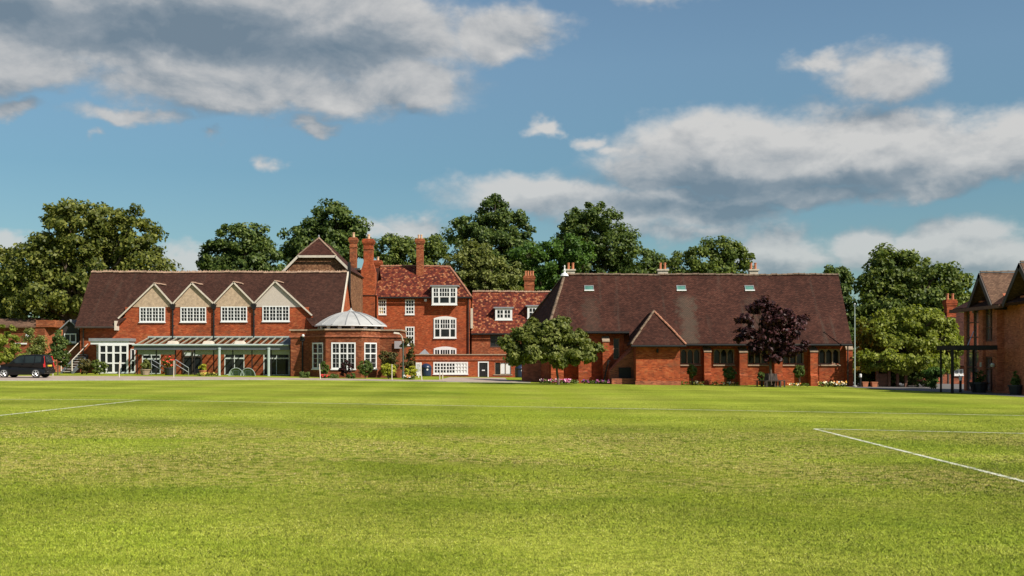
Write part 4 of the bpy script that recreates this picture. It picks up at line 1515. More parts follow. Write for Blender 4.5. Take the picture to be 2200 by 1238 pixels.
# ---- red tiled cottage wing
YT = 122.6
tx, tz = front(YT)
ct = thing('cottage_wing', 'lower brick wing with mottled red roof and two white dormers', 'house', (tx(1085), YT, gz(tx(1085), YT)))
yE, yR = YT - 0.4, YT + 4.6
zEv, zR = PZ(716, yE), PZ(627, yR)
mb = MB()
wx0, wx1 = tx(1013.5), tx(1200)
wall_panel(mb, (wx0, YT, 0), X1, YN, wx1 - wx0, -0.9, zEv, [(tx(1053) - wx0, tx(1078) - wx0, tz(745), tz(720))], 0.3)
mb.prism_x([(YT + 0.3, -0.9), (2 * yR - YT, -0.9), (2 * yR - YT, zEv), (yR, zR - 0.3), (YT + 0.3, zEv)], wx0 + 0.01, wx1 - 0.01)
mb.build('wall', M['brick_old'], ct)
window(ct, (tx(1053), YT + 0.15, tz(745)), X1, YN, tx(1078) - tx(1053), tz(720) - tz(745), ['F', 1, 'M', 1, 'F'], ['F', 1, 'F'], frame=M['brown_paint'], depth=0.1)
rt = MB()
rt.slab([(tx(1012), yE, zEv), (tx(1203), yE, zEv), (tx(1203), yR, zR), (tx(1012), yR, zR)], 0.16)
rt.slab([(tx(1012), 2 * yR - yE, zEv), (tx(1012), yR + 0.01, zR), (tx(1203), yR + 0.01, zR), (tx(1203), 2 * yR - yE, zEv)], 0.16)
rt.build('roof', M['tile_red'], ct)
ridge_run(ct, (tx(1012), yR, zR - 0.03), (tx(1203), yR, zR - 0.03), 0.5, M['ridge'], 0.15, 0.05)
gb = MB()
gb.tube((tx(1013), yE - 0.06, zEv - 0.12), (tx(1200), yE - 0.06, zEv - 0.12), 0.09, n=8)
gb.build('gutter', M['black_iron'], ct)
vb = MB()
vb.box(tx(1011.5), tx(1016), YT - 0.55, YT + 0.25, tz(706), tz(663))
vb.build('verge_post', M['stone_pale'], ct)


def roof_at(z, yE, zEv, yR, zR):
    return yE + (z - zEv) / (zR - zEv) * (yR - yE)


for (a, b_, c, d_) in ((1064, 1100.5, 662, 687.5), (1133, 1170, 658, 684)):
    y1_ = roof_at(PZ(d_, YT + 1.5), yE, zEv, yR, zR) - 0.05
    ux, uz = front(y1_)
    db = MB()
    db.box(ux(a) + 0.04, ux(b_) - 0.04, y1_ + 0.04, y1_ + 2.6, uz(d_), uz(c))
    db.build('dormer', M['cream'], ct)
    db = MB()
    db.slab([(ux(a) - 0.2, y1_ - 0.25, uz(c) + 0.05), (ux(b_) + 0.2, y1_ - 0.25, uz(c) + 0.05), (ux(b_) + 0.1, y1_ + 2.8, uz(c) + 0.30), (ux(a) - 0.1, y1_ + 2.8, uz(c) + 0.30)], 0.1)
    db.build('dormer_roof', M['lead'], ct)
    window(ct, (ux(a), y1_, uz(d_)), X1, YN, ux(b_) - ux(a), uz(c) - uz(d_) - 0.02, ['F', 1, 'b', 1, 'M', 1, 'b', 1, 'F'], ['F', 1, 'b', 1, 'F'], depth=0.12, th={'F': 0.24, 'M': 0.2, 'b': 0.08})
chimney(ct, PX(1137, yR + 1.0), yR + 1.0, PZ(632, yR + 1), PZ(593, yR + 1), 1.15, 0.8, M['brick_old'], 4, 0.6, 0.12, 0.14, M['terracotta'], span=0.85)

# ---- flat roofed annexe with the door
YA = 118.5
ax_, az_ = front(YA)
an = thing('flat_roofed_annexe', 'low flat roofed brick annexe with black door and long white window', 'annexe', (ax_(1005), YA, gz(ax_(1005), YA)))
x0, x1 = ax_(893.5), ax_(1123)
gA = gz(ax_(1000), YA)
mb = MB()
AH = [(931, 1005.5, 778, 804), (1027, 1050, 777, 813), (1063, 1098, 779, 804.5), (896, 906, 779, 806)]
wall_panel(mb, (x0, YA, 0), X1, YN, x1 - x0, -0.9, az_(763), [(ax_(a) - x0, ax_(b_) - x0, gA if k == 1 else az_(d_), az_(c)) for k, (a, b_, c, d_) in enumerate(AH)], 0.22)
mb.box(x0 + 0.01, x1 - 0.01, YA + 0.22, YA + 3.3, -0.9, az_(764))
mb.build('wall', M['brick'], an)
cb = MB()
cb.box(x0 - 0.1, x1 + 0.05, YA - 0.12, YA + 0.3, az_(763), az_(761))
cb.build('coping', M['stone'], an)
cb = MB()
cb.box(x0 - 0.06, x1, YA - 0.10, YA - 0.001, az_(774.5), az_(771.5))
cb.build('string_course', M['brick_dark'], an)
window(an, (ax_(931), YA + 0.06, az_(804)), X1, YN, ax_(1005.5) - ax_(931), az_(778) - az_(804), ['F', 1, 'b', 1, 'M', 1, 'b', 1, 'M', 1, 'b', 1, 'b', 1, 'M', 1, 'b', 1, 'M', 1, 'b', 1, 'F'], ['F', 1, 'b', 1, 'b', 1, 'F'], depth=0.1,
       th={'F': 0.16, 'M': 0.12, 'b': 0.08}, pane_of=lambda i, j: M['blind'] if i >= 7 else M['glass'], label='long white small paned window half covered by a blind')
window(an, (ax_(896), YA + 0.06, az_(806)), X1, YN, ax_(906) - ax_(896), az_(779) - az_(806), ['F', 1, 'F'], ['F', 1, 'b', 1, 'b', 1, 'F'], depth=0.1, pane=M['blind'])
df = MB()
xa, xb = ax_(1027), ax_(1050)
zz = az_(777)
df.box(xa, xa + 0.12, YA - 0.03, YA + 0.12, gA, zz)
df.box(xb - 0.12, xb, YA - 0.03, YA + 0.12, gA, zz)
df.box(xa + 0.12, xb - 0.12, YA - 0.026, YA + 0.12, zz - 0.12, zz)
fr = df.build('door_frame', M['white'], an)
df = MB()
df.box(xa + 0.12, xb - 0.12, YA + 0.05, YA + 0.10, gA + 0.02, zz - 0.12)
for (p0, p1, q0, q1) in ((0.2, 0.5, 0.15, 0.75), (0.62, 0.9, 0.15, 0.75), (0.2, 0.5, 0.95, 1.5), (0.62, 0.9, 0.95, 1.5)):
    w_ = xb - xa
    df.box(xa + w_ * p0, xa + w_ * p1, YA + 0.035, YA + 0.049, gA + q0, gA + q1)
dr = df.build('door', M['black_iron'], an)
df = MB()
df.box((xa + xb) / 2 - 0.16, (xa + xb) / 2 + 0.16, YA + 0.02, YA + 0.034, gA + 0.78, gA + 0.9)
df.build('letter_plate', M['white'], dr)
win3 = MB()
for k in range(3):
    a = ax_(1064 + 11.6 * k)
    b_ = ax_(1074.5 + 11.6 * k)
    pr = [(a, az_(803.5))] + [(b_, az_(803.5))]
    zs_ = az_(785)
    pr += [((a + b_) / 2 + (b_ - a) / 2 * math.cos(t), zs_ + (b_ - a) / 2 * math.sin(t)) for t in [math.pi * i / 8 for i in range(9)]]
    pm = MB()
    pm.prism_y(pr, YA + 0.10, YA + 0.13)
    pm.build('arched_light', M['glass'] if k == 0 else M['blind'], an)
win3.box(ax_(1062.5), ax_(1064), YA + 0.02, YA + 0.2, az_(804.5), az_(779))
for k in range(3):
    b_ = ax_(1074.5 + 11.6 * k)
    win3.box(b_, ax_(1075.6 + 11.6 * k) if k < 2 else ax_(1098.5), YA + 0.02, YA + 0.2, az_(804.5), az_(779))
win3.box(ax_(1060), ax_(1101), YA - 0.08, YA + 0.2, az_(806.5), az_(804.5))
win3.build('stone_surround', M['stone'], an)
bk = MB()
bk.box(ax_(1064), ax_(1098), YA + 0.14, YA + 0.2, az_(804.5), az_(779))
bk.build('window_back', M['dark_in'], an)
hp = MB()
yy = YA + 1.5
hp.slab([(PX(898, yy), yy - 0.6, PZ(764, yy)), (PX(924, yy), yy - 0.6, PZ(764, yy)), (PX(912, yy), yy + 0.4, PZ(750, yy))], 0.06)
hp.slab([(PX(924, yy), yy - 0.6, PZ(764, yy)), (PX(924, yy), yy + 1.4, PZ(764, yy)), (PX(912, yy), yy + 0.4, PZ(750, yy))], 0.06)
hp.slab([(PX(898, yy), yy - 0.6, PZ(764, yy)), (PX(912, yy), yy + 0.4, PZ(750, yy)), (PX(898, yy), yy + 1.4, PZ(764, yy))], 0.06)
hp.build('rooflight_hood', M['lead'], an)
st = MB()
st.box(ax_(1020), ax_(1062), YA - 1.2, YA - 0.3, gA - 0.2, gA + 0.05)
st.build('door_step', M['conc'], an)

# ---- the chapel
YK = 78.9
kx, kz = front(YK)
ch = thing('brick_chapel', 'long low brick chapel with steep weathered brown roof and buttresses', 'chapel', (kx(1500), YK, gz(kx(1500), YK)))
eY, rY = 77.95, 82.3
eZ, rZ = PZ(738.5, eY), PZ(590, rY)


def croof_y(z):
    return eY + (z - eZ) / (rZ - eZ) * (rY - eY)


xR = PX(1831, eY)
xLr = PX(1213, rY)
eZ2 = PZ(712, 78.8)
eY2 = croof_y(eZ2)
xJ = PX(1352, 78.5)
xC = PX(1176, 78.9)
xBk, yBk = 0.4, 85.0
# nave wall (left, set back) and aisle wall (right)
YK2 = eY2 + 0.55
mb = MB()
CW = [(1462, 1505), (1533, 1578), (1607, 1650), (1682, 1727), (1759, 1805)]
zs0, zs1 = kz(781.5), kz(750)
x0 = xJ - 0.3
xw1 = xR - 0.12
wall_panel(mb, (x0, YK, 0), X1, YN, xw1 - x0, -0.8, eZ - 0.02, [(kx(a) - x0, kx(b_) - x0, zs0, zs1) for a, b_ in CW], 0.35)
mb.prism_x([(YK + 0.35, -0.8), (2 * rY - YK, -0.8), (2 * rY - YK, eZ), (rY, rZ - 0.25), (YK + 0.35, eZ)], x0 + 0.01, xw1 - 0.01)
n2x, n2z = front(YK2)
xl2 = n2x(1180)
NW = [(1318, 1331, 727, 772), (1267, 1283, 756, 777)]
wall_panel(mb, (xl2, YK2, 0), X1, YN, x0 - xl2, -0.8, eZ2 - 0.02, [(n2x(a) - xl2, n2x(b_) - xl2, n2z(d_), n2z(c)) for a, b_, c, d_ in NW], 0.3)
mb.prism_z([(xl2 + 0.05, YK2 + 0.3), (x0 + 0.005, YK2 + 0.3), (x0 + 0.005, 85.6), (xBk + 0.4, 85.6), (xBk + 0.35, 84.4)], -0.8, eZ2 - 0.03)
mb.build('wall', M['brick'], ch)
lw = MB()
lw.box(PX(1124, 81.5), xl2 + 0.3, 81.0, 84.5, -0.8, PZ(757, 81.5))
lw.build('vestry_wall', M['brick_dark'], ch)
lw = MB()
lw.slab([(PX(1120, 81.5), 80.8, PZ(758, 81.5)), (xl2 + 0.5, 80.8, PZ(758, 81.5)), (xl2 + 0.5, 84.6, PZ(735, 81.5)), (PX(1120, 81.5), 84.6, PZ(735, 81.5))], 0.12)
lw.build('vestry_roof', M['tile_chapel'], ch)
rt = MB()
rt.slab([(xJ, eY, eZ), (xR, eY, eZ), (PX(1801, rY), rY, rZ), (xJ, rY, rZ)], 0.18)
rt.slab([(xC, eY2, eZ2), (xJ, eY2, eZ2), (xJ, rY, rZ), (xLr, rY, rZ)], 0.18)
rt.slab([(xC, eY2, eZ2), (xLr, rY, rZ), (xBk, yBk, eZ2 - 0.2)], 0.16)
rt.slab([(xBk, yBk, eZ2 - 0.2), (xLr, rY + 0.01, rZ), (xR, rY + 0.01, rZ), (xR, 2 * rY - eY, eZ)], 0.16)
rt.build('roof', M['tile_chapel'], ch)
ridge_run(ch, (xLr, rY, rZ - 0.04), (PX(1801, rY), rY, rZ - 0.04), 0.42, M['ridge_dark'], 0.13)
ridge_run(ch, (xC, eY2, eZ2 + 0.02), (xLr, rY, rZ), 0.38, M['ridge_dark'], 0.11, name='hip_tile')
ridge_run(ch, (xBk, yBk, eZ2 - 0.15), (xLr, rY, rZ), 0.38, M['ridge_dark'], 0.10, name='hip_tile')
fb = MB()
fb.lathe((xLr, rY, rZ + 0.02), [(0.34, -0.14), (0.26, 0.02), (0.10, 0.10), (0.07, 0.22), (0.12, 0.28), (0.06, 0.36), (0.04, 0.52), (0.07, 0.58), (0.02, 0.68)], 10)
fb.build('finial', M['white'], ch)
for px in (1265.5, 1463.5, 1610):
    zc_ = PZ(619, 81.0)
    yc_ = croof_y(zc_)
    x = PX(px, yc_)
    sl = Vector((0, rY - eY, rZ - eZ)).normalized()
    nm = Vector((0, -sl.z, sl.y))
    c = Vector((x, yc_, zc_))
    sk = MB()
    for (u0, u1, v0, v1, h) in ((-0.36, 0.36, -0.31, -0.23, 0.09),):
        P = [c + X1 * a + sl * b_ for a, b_ in ((u0, v0), (u1, v0), (u1, v1), (u0, v1))]
        sk.hexa([p - nm * 0.02 for p in P], [p + nm * h for p in P])
    fr = sk.build('rooflight', M['white'], ch)
    sk = MB()
    P = [c + X1 * a + sl * b_ for a, b_ in ((-0.30, -0.22), (0.30, -0.22), (0.30, 0.20), (-0.30, 0.20))]
    sk.hexa([p - nm * 0.02 for p in P], [p + nm * 0.03 for p in P])
    sk.build('pane', M['glass_teal'], fr)
    sk = MB()
    for (u0, u1, v0, v1, h) in ((-0.34, -0.301, -0.22, 0.2, 0.06), (0.301, 0.34, -0.22, 0.2, 0.06), (-0.34, 0.34, 0.201, 0.26, 0.06)):
        P = [c + X1 * a + sl * b_ for a, b_ in ((u0, v0), (u1, v0), (u1, v1), (u0, v1))]
        sk.hexa([p - nm * 0.02 for p in P], [p + nm * h for p in P])
    sk.build('rooflight_frame', M['lead'], fr)
for (px, w_) in ((1226, 0.6), (1423.5, 0.75), (1618, 0.65)):
    yq = rY + 1.3
    x = PX(px, yq)
    zt_ = PZ(579, yq)
    sb = MB()
    sb.box(x - w_ / 2, x + w_ / 2, yq - 0.3, yq + 0.3, rZ - 2.2, zt_ - 0.12)
    sb.box(x - w_ / 2 - 0.07, x + w_ / 2 + 0.07, yq - 0.37, yq + 0.37, zt_ - 0.12, zt_ - 0.001)
    s_ = sb.build('chimney_stack', M['stone_pale'], ch)
    for dx_ in (-0.17, 0.17):
        pb = MB()
        pb.lathe((x + dx_, yq, zt_), [(0.11, 0), (0.095, 0.05), (0.085, 0.42), (0.105, 0.44), (0.105, 0.5), (0.07, 0.49)], 10)
        pb.build('chimney_pot', M['terracotta'], s_)
for (a, b_) in CW:
    wb = MB()
    xa, xb = kx(a), kx(b_)
    wd = (xb - xa - 0.3) / 3
    wb.box(xa, xa + 0.07, YK + 0.08, YK + 0.34, zs0, zs1)
    wb.box(xb - 0.07, xb, YK + 0.08, YK + 0.34, zs0, zs1)
    for k in (1, 2):
        c = xa + 0.07 + k * wd + (k - 1) * 0.08
        wb.box(c, c + 0.08, YK + 0.08, YK + 0.34, zs0, zs1)
    # sloped brick sill
    wb.hexa([(xa - 0.03, YK - 0.10, zs0 - 0.16), (xb + 0.03, YK - 0.10, zs0 - 0.16), (xb + 0.03, YK + 0.2, zs0 - 0.12), (xa - 0.03, YK + 0.2, zs0 - 0.12)],
            [(xa - 0.03, YK - 0.10, zs0 - 0.10), (xb + 0.03, YK - 0.10, zs0 - 0.10), (xb + 0.03, YK + 0.2, zs0 + 0.04), (xa - 0.03, YK + 0.2, zs0 + 0.04)])
    # cusped heads
    for k in range(3):
        c0 = xa + 0.07 + k * (wd + 0.08)
        m_c = c0 + wd / 2
        for s in (-1, 1):
            e = c0 if s < 0 else c0 + wd
            wb.prism_y([(e, zs1), (m_c, zs1), (m_c, zs1 - 0.03), ((e + m_c) / 2, zs1 - 0.10), (e, zs1 - 0.26)], YK + 0.12, YK + 0.26)
    fr = wb.build('window', M['stone'], ch)
    for k in range(3):
        c0 = xa + 0.07 + k * (wd + 0.08)
        place('pane', pane_mesh(X1, YN, wd, zs1 - zs0, M['glass']), fr, (c0 + wd / 2, YK + 0.28, (zs0 + zs1) / 2))
for (a, b_, c, d_) in NW:
    window(ch, (n2x(a), YK2 + 0.2, n2z(d_)), X1, YN, n2x(b_) - n2x(a), n2z(c) - n2z(d_), ['F', 1, 'F'], ['F', 1, 'b', 1, 'F'], frame=M['stone'], depth=0.08, sill=False, th={'F': 0.05})


def buttress(pxa, pxb, yw, pytop, proj=0.75, stone_cap=True):
    yf = yw - proj
    xa, xb = PX(pxa, yf), PX(pxb, yf)
    g1 = gz(xa, yf) - 0.15
    zt_ = PZ(pytop, yf)
    m2 = MB()
    zm = g1 + (zt_ - g1) * 0.34
    m2.prism_x([(yf - 0.12, g1), (yw + 0.05, g1), (yw + 0.05, zt_ + 0.35), (yf, zt_), (yf, zm + 0.12), (yf - 0.12, zm)], xa, xb)
    bo = m2.build('buttress', M['brick'], ch)
    if stone_cap:
        m2 = MB()
        m2.hexa([(xa - 0.03, yf - 0.05, zt_ + 0.006), (xb + 0.03, yf - 0.05, zt_ + 0.006), (xb + 0.03, yw - 0.01, zt_ + 0.36), (xa - 0.03, yw - 0.01, zt_ + 0.36)],
                [(xa - 0.03, yf - 0.05, zt_ + 0.09), (xb + 0.03, yf - 0.05, zt_ + 0.09), (xb + 0.03, yw - 0.01, zt_ + 0.44), (xa - 0.03, yw - 0.01, zt_ + 0.44)])
        m2.build('weathering', M['stone'], bo)


for a, b_, t_ in ((1513, 1528, 757), (1589, 1606, 758), (1664, 1681, 757), (1741, 1757, 757)):
    buttress(a, b_, YK, t_)
buttress(1818, 1832, YK, 752, 0.35)
buttress(1295, 1309, YK2, 735, 0.6)
buttress(1243, 1262, YK2, 745, 1.0)
buttress(1184, 1211, YK2 + 0.1, 748, 1.3)
gb = MB()
gb.tube((xJ, eY + 0.0, eZ - 0.10), (xR, eY + 0.0, eZ - 0.10), 0.085, n=8)
gb.tube((xC + 0.3, eY2 + 0.0, eZ2 - 0.10), (xJ, eY2 + 0.0, eZ2 - 0.10), 0.085, n=8)
gb.build('gutter', M['black_iron'], ch)
dp = MB()
dp.tube((PX(1822, 78.3), 78.35, eZ - 0.1), (PX(1822, 78.3), 78.35, gz(24, 78)), 0.05, n=8)
dp.tube((kx(1510), YK - 0.06, eZ - 0.1), (kx(1510), YK - 0.06, gz(13, 78)), 0.045, n=8)
dp.build('downpipe', M['brown_paint'], ch)
# porch
YP = 75.6
px_, pz_ = front(YP)
xa, xb = px_(1366.5), px_(1461)
mb = MB()
gP = gz(10, YP)
mb.box(xa, xb, YP, YK + 0.3, -0.8, pz_(743))
mb.build('porch_wall', M['brick'], ch)
mb = MB()
mb.box(xa - 0.05, xb + 0.05, YP - 0.06, YP + 0.3, -0.8, gP + 0.28)
mb.build('porch_plinth', M['brick_dark'], ch)
rt = MB()
ex0, ex1 = PX(1356, YP - 0.55), PX(1474, YP - 0.55)
zE2 = PZ(741, YP - 0.55)
yA = YP + 1.35
A_ = Vector((PX(1405, yA), yA, PZ(669, yA)))
rt.slab([(ex0, YP - 0.55, zE2), (ex1, YP - 0.55, zE2), A_], 0.14)
yb2 = croof_y(A_.z) + 0.1
rt.slab([(ex1, YP - 0.55, zE2), (ex1, croof_y(zE2) + 0.3, zE2), (A_.x, yb2, A_.z), A_], 0.14)
rt.slab([(ex0, YP - 0.55, zE2), A_, (A_.x, yb2, A_.z), (ex0, croof_y(zE2) + 0.3, zE2)], 0.14)
rt.build('porch_roof', M['tile_chapel'], ch)
ridge_run(ch, (ex0, YP - 0.55, zE2 + 0.02), A_, 0.36, M['ridge_dark'], 0.09, name='hip_tile')
ridge_run(ch, (ex1, YP - 0.55, zE2 + 0.02), A_, 0.36, M['ridge_red'], 0.09, name='hip_tile')
gb = MB()
gb.tube((ex0, YP - 0.55, zE2 - 0.09), (ex1, YP - 0.55, zE2 - 0.09), 0.08, n=8)
gb.build('porch_gutter', M['black_iron'], ch)
sb = MB()
sx0, sx1 = PX(1310, 77.2), xa
sb.hexa([(sx0, 77.2, -0.8), (sx1, 77.2, -0.8), (sx1, YK2 + 0.1, -0.8), (sx0, YK2 + 0.1, -0.8)],
        [(sx0, 77.2, PZ(797, 77.2)), (sx1, 77.2, PZ(748, 77.2)), (sx1, YK2 + 0.1, PZ(742, 77.2)), (sx0, YK2 + 0.1, PZ(797, 77.2))])
sb.build('stair_wall', M['brick_dark'], ch)
sb = MB()
sb.box(PX(1330, 77), PX(1356, 77), 77.08, 77.19, PZ(812, 77), PZ(790, 77))
sb.build('hatch', M['dark_in'], ch)
sb = MB()
sb.box(PX(1314, 76.4), xa - 0.01, 76.3, 77.1, -0.8, PZ(813.5, 76.4))
sb.build('low_wall', M['brick_dark'], ch)
hr = MB()
for k in range(2):
    hr.tube((PX(1296, 76.6), 76.6 + 0.5 * k, gz(7, 76) - 0.05), (PX(1308, 76.6), 76.6 + 0.5 * k, PZ(775, 76.6)), 0.03, n=6)
    hr.tube((PX(1308, 76.6), 76.6 + 0.5 * k, PZ(775, 76.6)), (PX(1312, 76.6), 76.9 + 0.5 * k, PZ(776, 76.6)), 0.03, n=6)
hr.build('handrail', M['black_iron'], ch)
lb = MB()
lb.box(PX(1410, YP), PX(1414, YP), YP - 0.22, YP - 0.01, PZ(758, YP), PZ(750, YP))
lb.build('lantern', M['black_iron'], ch)

# ---- gabled building on the right: facade faces the lawn's left side
XF = 27.35
gr = thing('gabled_school_block', 'modern brick school block with deep brown gables and tall glazing', 'school building', (XF + 4, 60.0, gz(XF, 60)))
XG = 26.8                      # verge plane of the gables
gnd = gz(XF, 60) - 0.3
mb = MB()
zW = 4.86
# brick piers and panels along the facade (y ranges), wall plane x = XF
for (ya, yb2, xx) in ((66.35, 66.7, XF), (63.55, 64.15, XF - 0.15), (61.6, 62.2, XF - 0.15), (58.6, 61.6, XF + 0.25), (57.9, 58.6, XF - 0.15), (55.75, 56.4, XF - 0.15)):
    mb.box(xx, XF + 1.2, ya, yb2, gnd, zW + 0.4)
mb.box(XF + 1.2, XF + 14, 55.8, 66.6, gnd, zW)
mb.box(XF + 0.02, XF + 1.19, 62.2, 63.55, 1.85, 2.75)
for (ya, yb2) in ((61.5, 64.4), (55.8, 59.4)):
    ym = (ya + yb2) / 2
    mb.prism_x([(ya, zW + 0.402), (yb2, zW + 0.402), (ym, zW + 1.75)], XF + 0.3, XF + 1.4)
mb.build('wall', M['brick_block'], gr)
yU, nU = Vector((0, 1, 0)), Vector((-1, 0, 0))
uu = Vector((0, -1, 0))
for (ya, yb2, z0_, z1_, cols, rows) in ((64.15, 66.35, 0.0, zW + 0.1, ['F', 1, 'M', 1, 'F'], ['F', 1.6, 'T', 1, 'b', 1, 'b', 1, 'b', 1, 'F']),
                                        (62.2, 63.55, 2.76, zW + 0.38, ['F', 1, 'M', 1, 'F'], ['F', 1, 'b', 1, 'b', 1, 'F']),
                                        (62.2, 63.55, 0.0, 1.84, ['F', 1, 'M', 1, 'F'], ['F', 2.4, 'T', 1, 'F']),
                                        (56.4, 57.9, 0.0, zW + 0.38, ['F', 1, 'M', 1, 'F'], ['F', 2, 'T', 1, 'b', 1, 'b', 1, 'F'])):
    gq = gz(XF, ya) if z0_ == 0.0 else z0_
    window(gr, (XF + 0.15, yb2, gq), uu, nU, yb2 - ya, z1_ - gq, cols, rows, frame=M['timber_red'], pane=M['glass_mirror'], depth=0.12, sill=False, name='glazed_bay', th={'F': 0.09, 'M': 0.10, 'b': 0.06, 'T': 0.1})
rt = MB()
gables = [(64.75, 61.25, 63.0, PZ(585, 66.4), 4.88), (59.9, 55.6, 57.75, PZ(563, 61.1), 4.88)]
for (yf, yn, ym, zA, zF) in gables:
    o_ = MB()
    o_.slab([(XG, yf, zF), (XG, ym, zA), (XF + 9, ym, zA), (XF + 9, yf, zF)], 0.14)
    o_.slab([(XG, ym - 0.001, zA), (XG, yn, zF), (XF + 9, yn, zF), (XF + 9, ym - 0.001, zA)], 0.14)
    o_.build('gable_roof', M['tile_tan'], gr)
    for ye in (yf, yn):
        vb = MB()
        a, b_ = Vector((XG - 0.02, ym, zA - 0.04)), Vector((XG - 0.02, ye, zF - 0.04))
        d_ = (b_ - a).normalized()
        nn = X1.cross(d_)
        nn = nn if nn.z > 0 else -nn
        vb.hexa([a - nn * 0.26, b_ - nn * 0.26, b_ + nn * 0.02, a + nn * 0.02], [p - X1 * 0.07 for p in (a - nn * 0.26, b_ - nn * 0.26, b_ + nn * 0.02, a + nn * 0.02)])
        vb.build('bargeboard', M['brown_paint'], gr)
    ridge_run(gr, (XG, ym, zA), (XF + 6, ym, zA), 0.45, M['ridge_dark'], 0.09)
    vb = MB()
    vb.box(XG + 0.1, XF + 1.5, yn - 0.12, yn + 0.02, zF - 0.28, zF - 0.12)
    vb.build('gutter', M['black_iron'], gr)
# main roof behind the gables, rising to the right, and its hipped left end
mr = MB()
zM = 4.9
mr.slab([(XF - 0.6, 67.0, zM), (XF + 8, 61.2, 9.9), (XF - 0.6, 55.4, zM)], 0.16)
mr.slab([(XF - 0.6, 55.4, zM), (XF + 8, 61.2, 9.9), (XF + 16, 55.4, zM)], 0.16)
mr.slab([(XF - 0.6, 67.0, zM), (XF + 16, 67.0, zM), (XF + 8, 61.2, 9.9)], 0.16)
mr.build('main_roof', M['tile_chapel'], gr)
vb = MB()
vb.box(XF - 0.75, XF - 0.5, 60.0, 67.2, zM - 0.25, zM - 0.05)
vb.build('fascia', M['timber_red'], gr)
lb = MB()
lb.lathe((XF - 0.28, 61.9, PZ(784, 65.3)), [(0.02, -0.13), (0.1, -0.1), (0.13, 0), (0.1, 0.1), (0.02, 0.13)], 10)
lb.build('wall_lamp', M['white'], gr)
nb = MB()
nb.box(XF - 0.17, XF - 0.152, 63.7, 63.95, PZ(788, 67.2), PZ(778, 67.2))
nb.build('notice_plate', M['stone_pale'], gr)
gr.location += Vector((1.5, 3.4, -0.018))      # stands clear of the lawn edge
XF += 1.5

# ---- black entrance canopy
YQ = 65.6
cp = thing('entrance_canopy', 'black steel flat entrance canopy on slim posts', 'canopy', (PX(2060, YQ), YQ, gz(25, YQ)))
mb = MB()
xa, xb = PX(2018, YQ), PX(2105, YQ)
mb.box(xa, xb, 63.2, 66.0, PZ(752.5, YQ), PZ(743, YQ))
mb.build('roof', M['black_iron'], cp)
for (px, yy, r) in ((2021.5, 65.8, 0.045), (2046, 63.5, 0.065), (2091, 65.3, 0.045)):
    pb = MB()
    x = PX(px, yy)
    pb.box(x - r, x + r, yy - r, yy + r, gz(x, yy) - 0.05, PZ(752.5, YQ) + 0.01)
    pb.build('post', M['black_iron'], cp)
sb = MB()
sb.tube((PX(2078, 64.8), 64.8, PZ(745, 64.8)), (PX(2104, 64.8), 65.6, PZ(712, 64.8)), 0.03, n=6)
sb.build('tie_rod', M['steel'], cp)

# ---- timber shelter under the light green tree
YZ = 78.0
zx, zz_ = front(YZ)
sh = thing('timber_shelter', 'small open timber shelter with pyramid roof under the light green tree', 'shelter', (zx(1915), YZ, gz(zx(1915), YZ)))
mb = MB()
zE3 = zz_(791)
a0 = Vector((zx(1915), YZ + 1.2, zz_(758)))
cs = [(zx(1872), YZ - 0.3), (zx(1958), YZ - 0.3), (zx(1958), YZ + 2.7), (zx(1872), YZ + 2.7)]
for i in range(4):
    p, q = cs[i], cs[(i + 1) % 4]
    mb.slab([(p[0], p[1], zE3), (q[0], q[1], zE3), a0], 0.08)
mb.build('roof', M['tile_chapel'], sh)
for (px, yy) in ((1884, YZ), (1910, YZ), (1928, YZ), (1946, YZ), (1884, YZ + 2.2), (1946, YZ + 2.2)):
    pb = MB()
    x = PX(px, yy)
    pb.box(x - 0.09, x + 0.09, yy - 0.09, yy + 0.09, gz(x, yy) - 0.05, zE3 + 0.02)
    pb.build('post', M['timber_red'], sh)
pb = MB()
pb.box(zx(1884), zx(1908), YZ + 0.02, YZ + 0.07, gz(26, YZ), zz_(803))
pb.build('side_panel', M['timber_red'], sh)
pb = MB()
pb.box(zx(1884), zx(1946), YZ + 2.15, YZ + 2.2, gz(26, YZ), zE3)
pb.build('back_panel', M['timber'], sh)

# ---- far half timbered house behind the canopy, and a far roof with chimney pots
YD = 92.0
ox_, oz_ = front(YD)
fh = thing('half_timbered_house', 'far half timbered house with white window seen through the entrance canopy', 'house', (ox_(2035), YD, gz(ox_(2035), YD)))
mb = MB()
mb.box(ox_(1985), ox_(2110), YD, YD + 7, -1.2, oz_(784))
mb.build('wall', M['brick_dark'], fh)
mb = MB()
mb.slab([(ox_(1978), YD - 0.5, oz_(786)), (ox_(2116), YD - 0.5, oz_(786)), (ox_(2116), YD + 3.5, oz_(668)), (ox_(1978), YD + 3.5, oz_(668))], 0.15)
mb.slab([(ox_(1978), YD + 7.5, oz_(786)), (ox_(1978), YD + 3.51, oz_(668)), (ox_(2116), YD + 3.51, oz_(668)), (ox_(2116), YD + 7.5, oz_(786))], 0.15)
mb.build('roof', M['tile_chapel'], fh)
chimney(fh, PX(2041, YD + 3.5), YD + 3.5, PZ(690, YD + 3.5), PZ(644, YD + 3.5), 0.8, 0.7, M['brick'], 2, 0.55, 0.12, 0.1, M['terracotta'], span=0.45)
for px in (2050, 2060):
    window(fh, (ox_(px), YD - 0.005, oz_(806)), X1, YN, ox_(px + 9) - ox_(px), oz_(793) - oz_(806), ['F', 1, 'b', 1, 'F'], ['F', 1, 'F'], depth=0.06)
for px in (2008, 2022, 2036):
    pb = MB()
    pb.box(ox_(px), ox_(px + 3), YD - 0.05, YD + 0.01, -1.0, oz_(785))
    pb.build('timber_stud', M['timber'], fh)

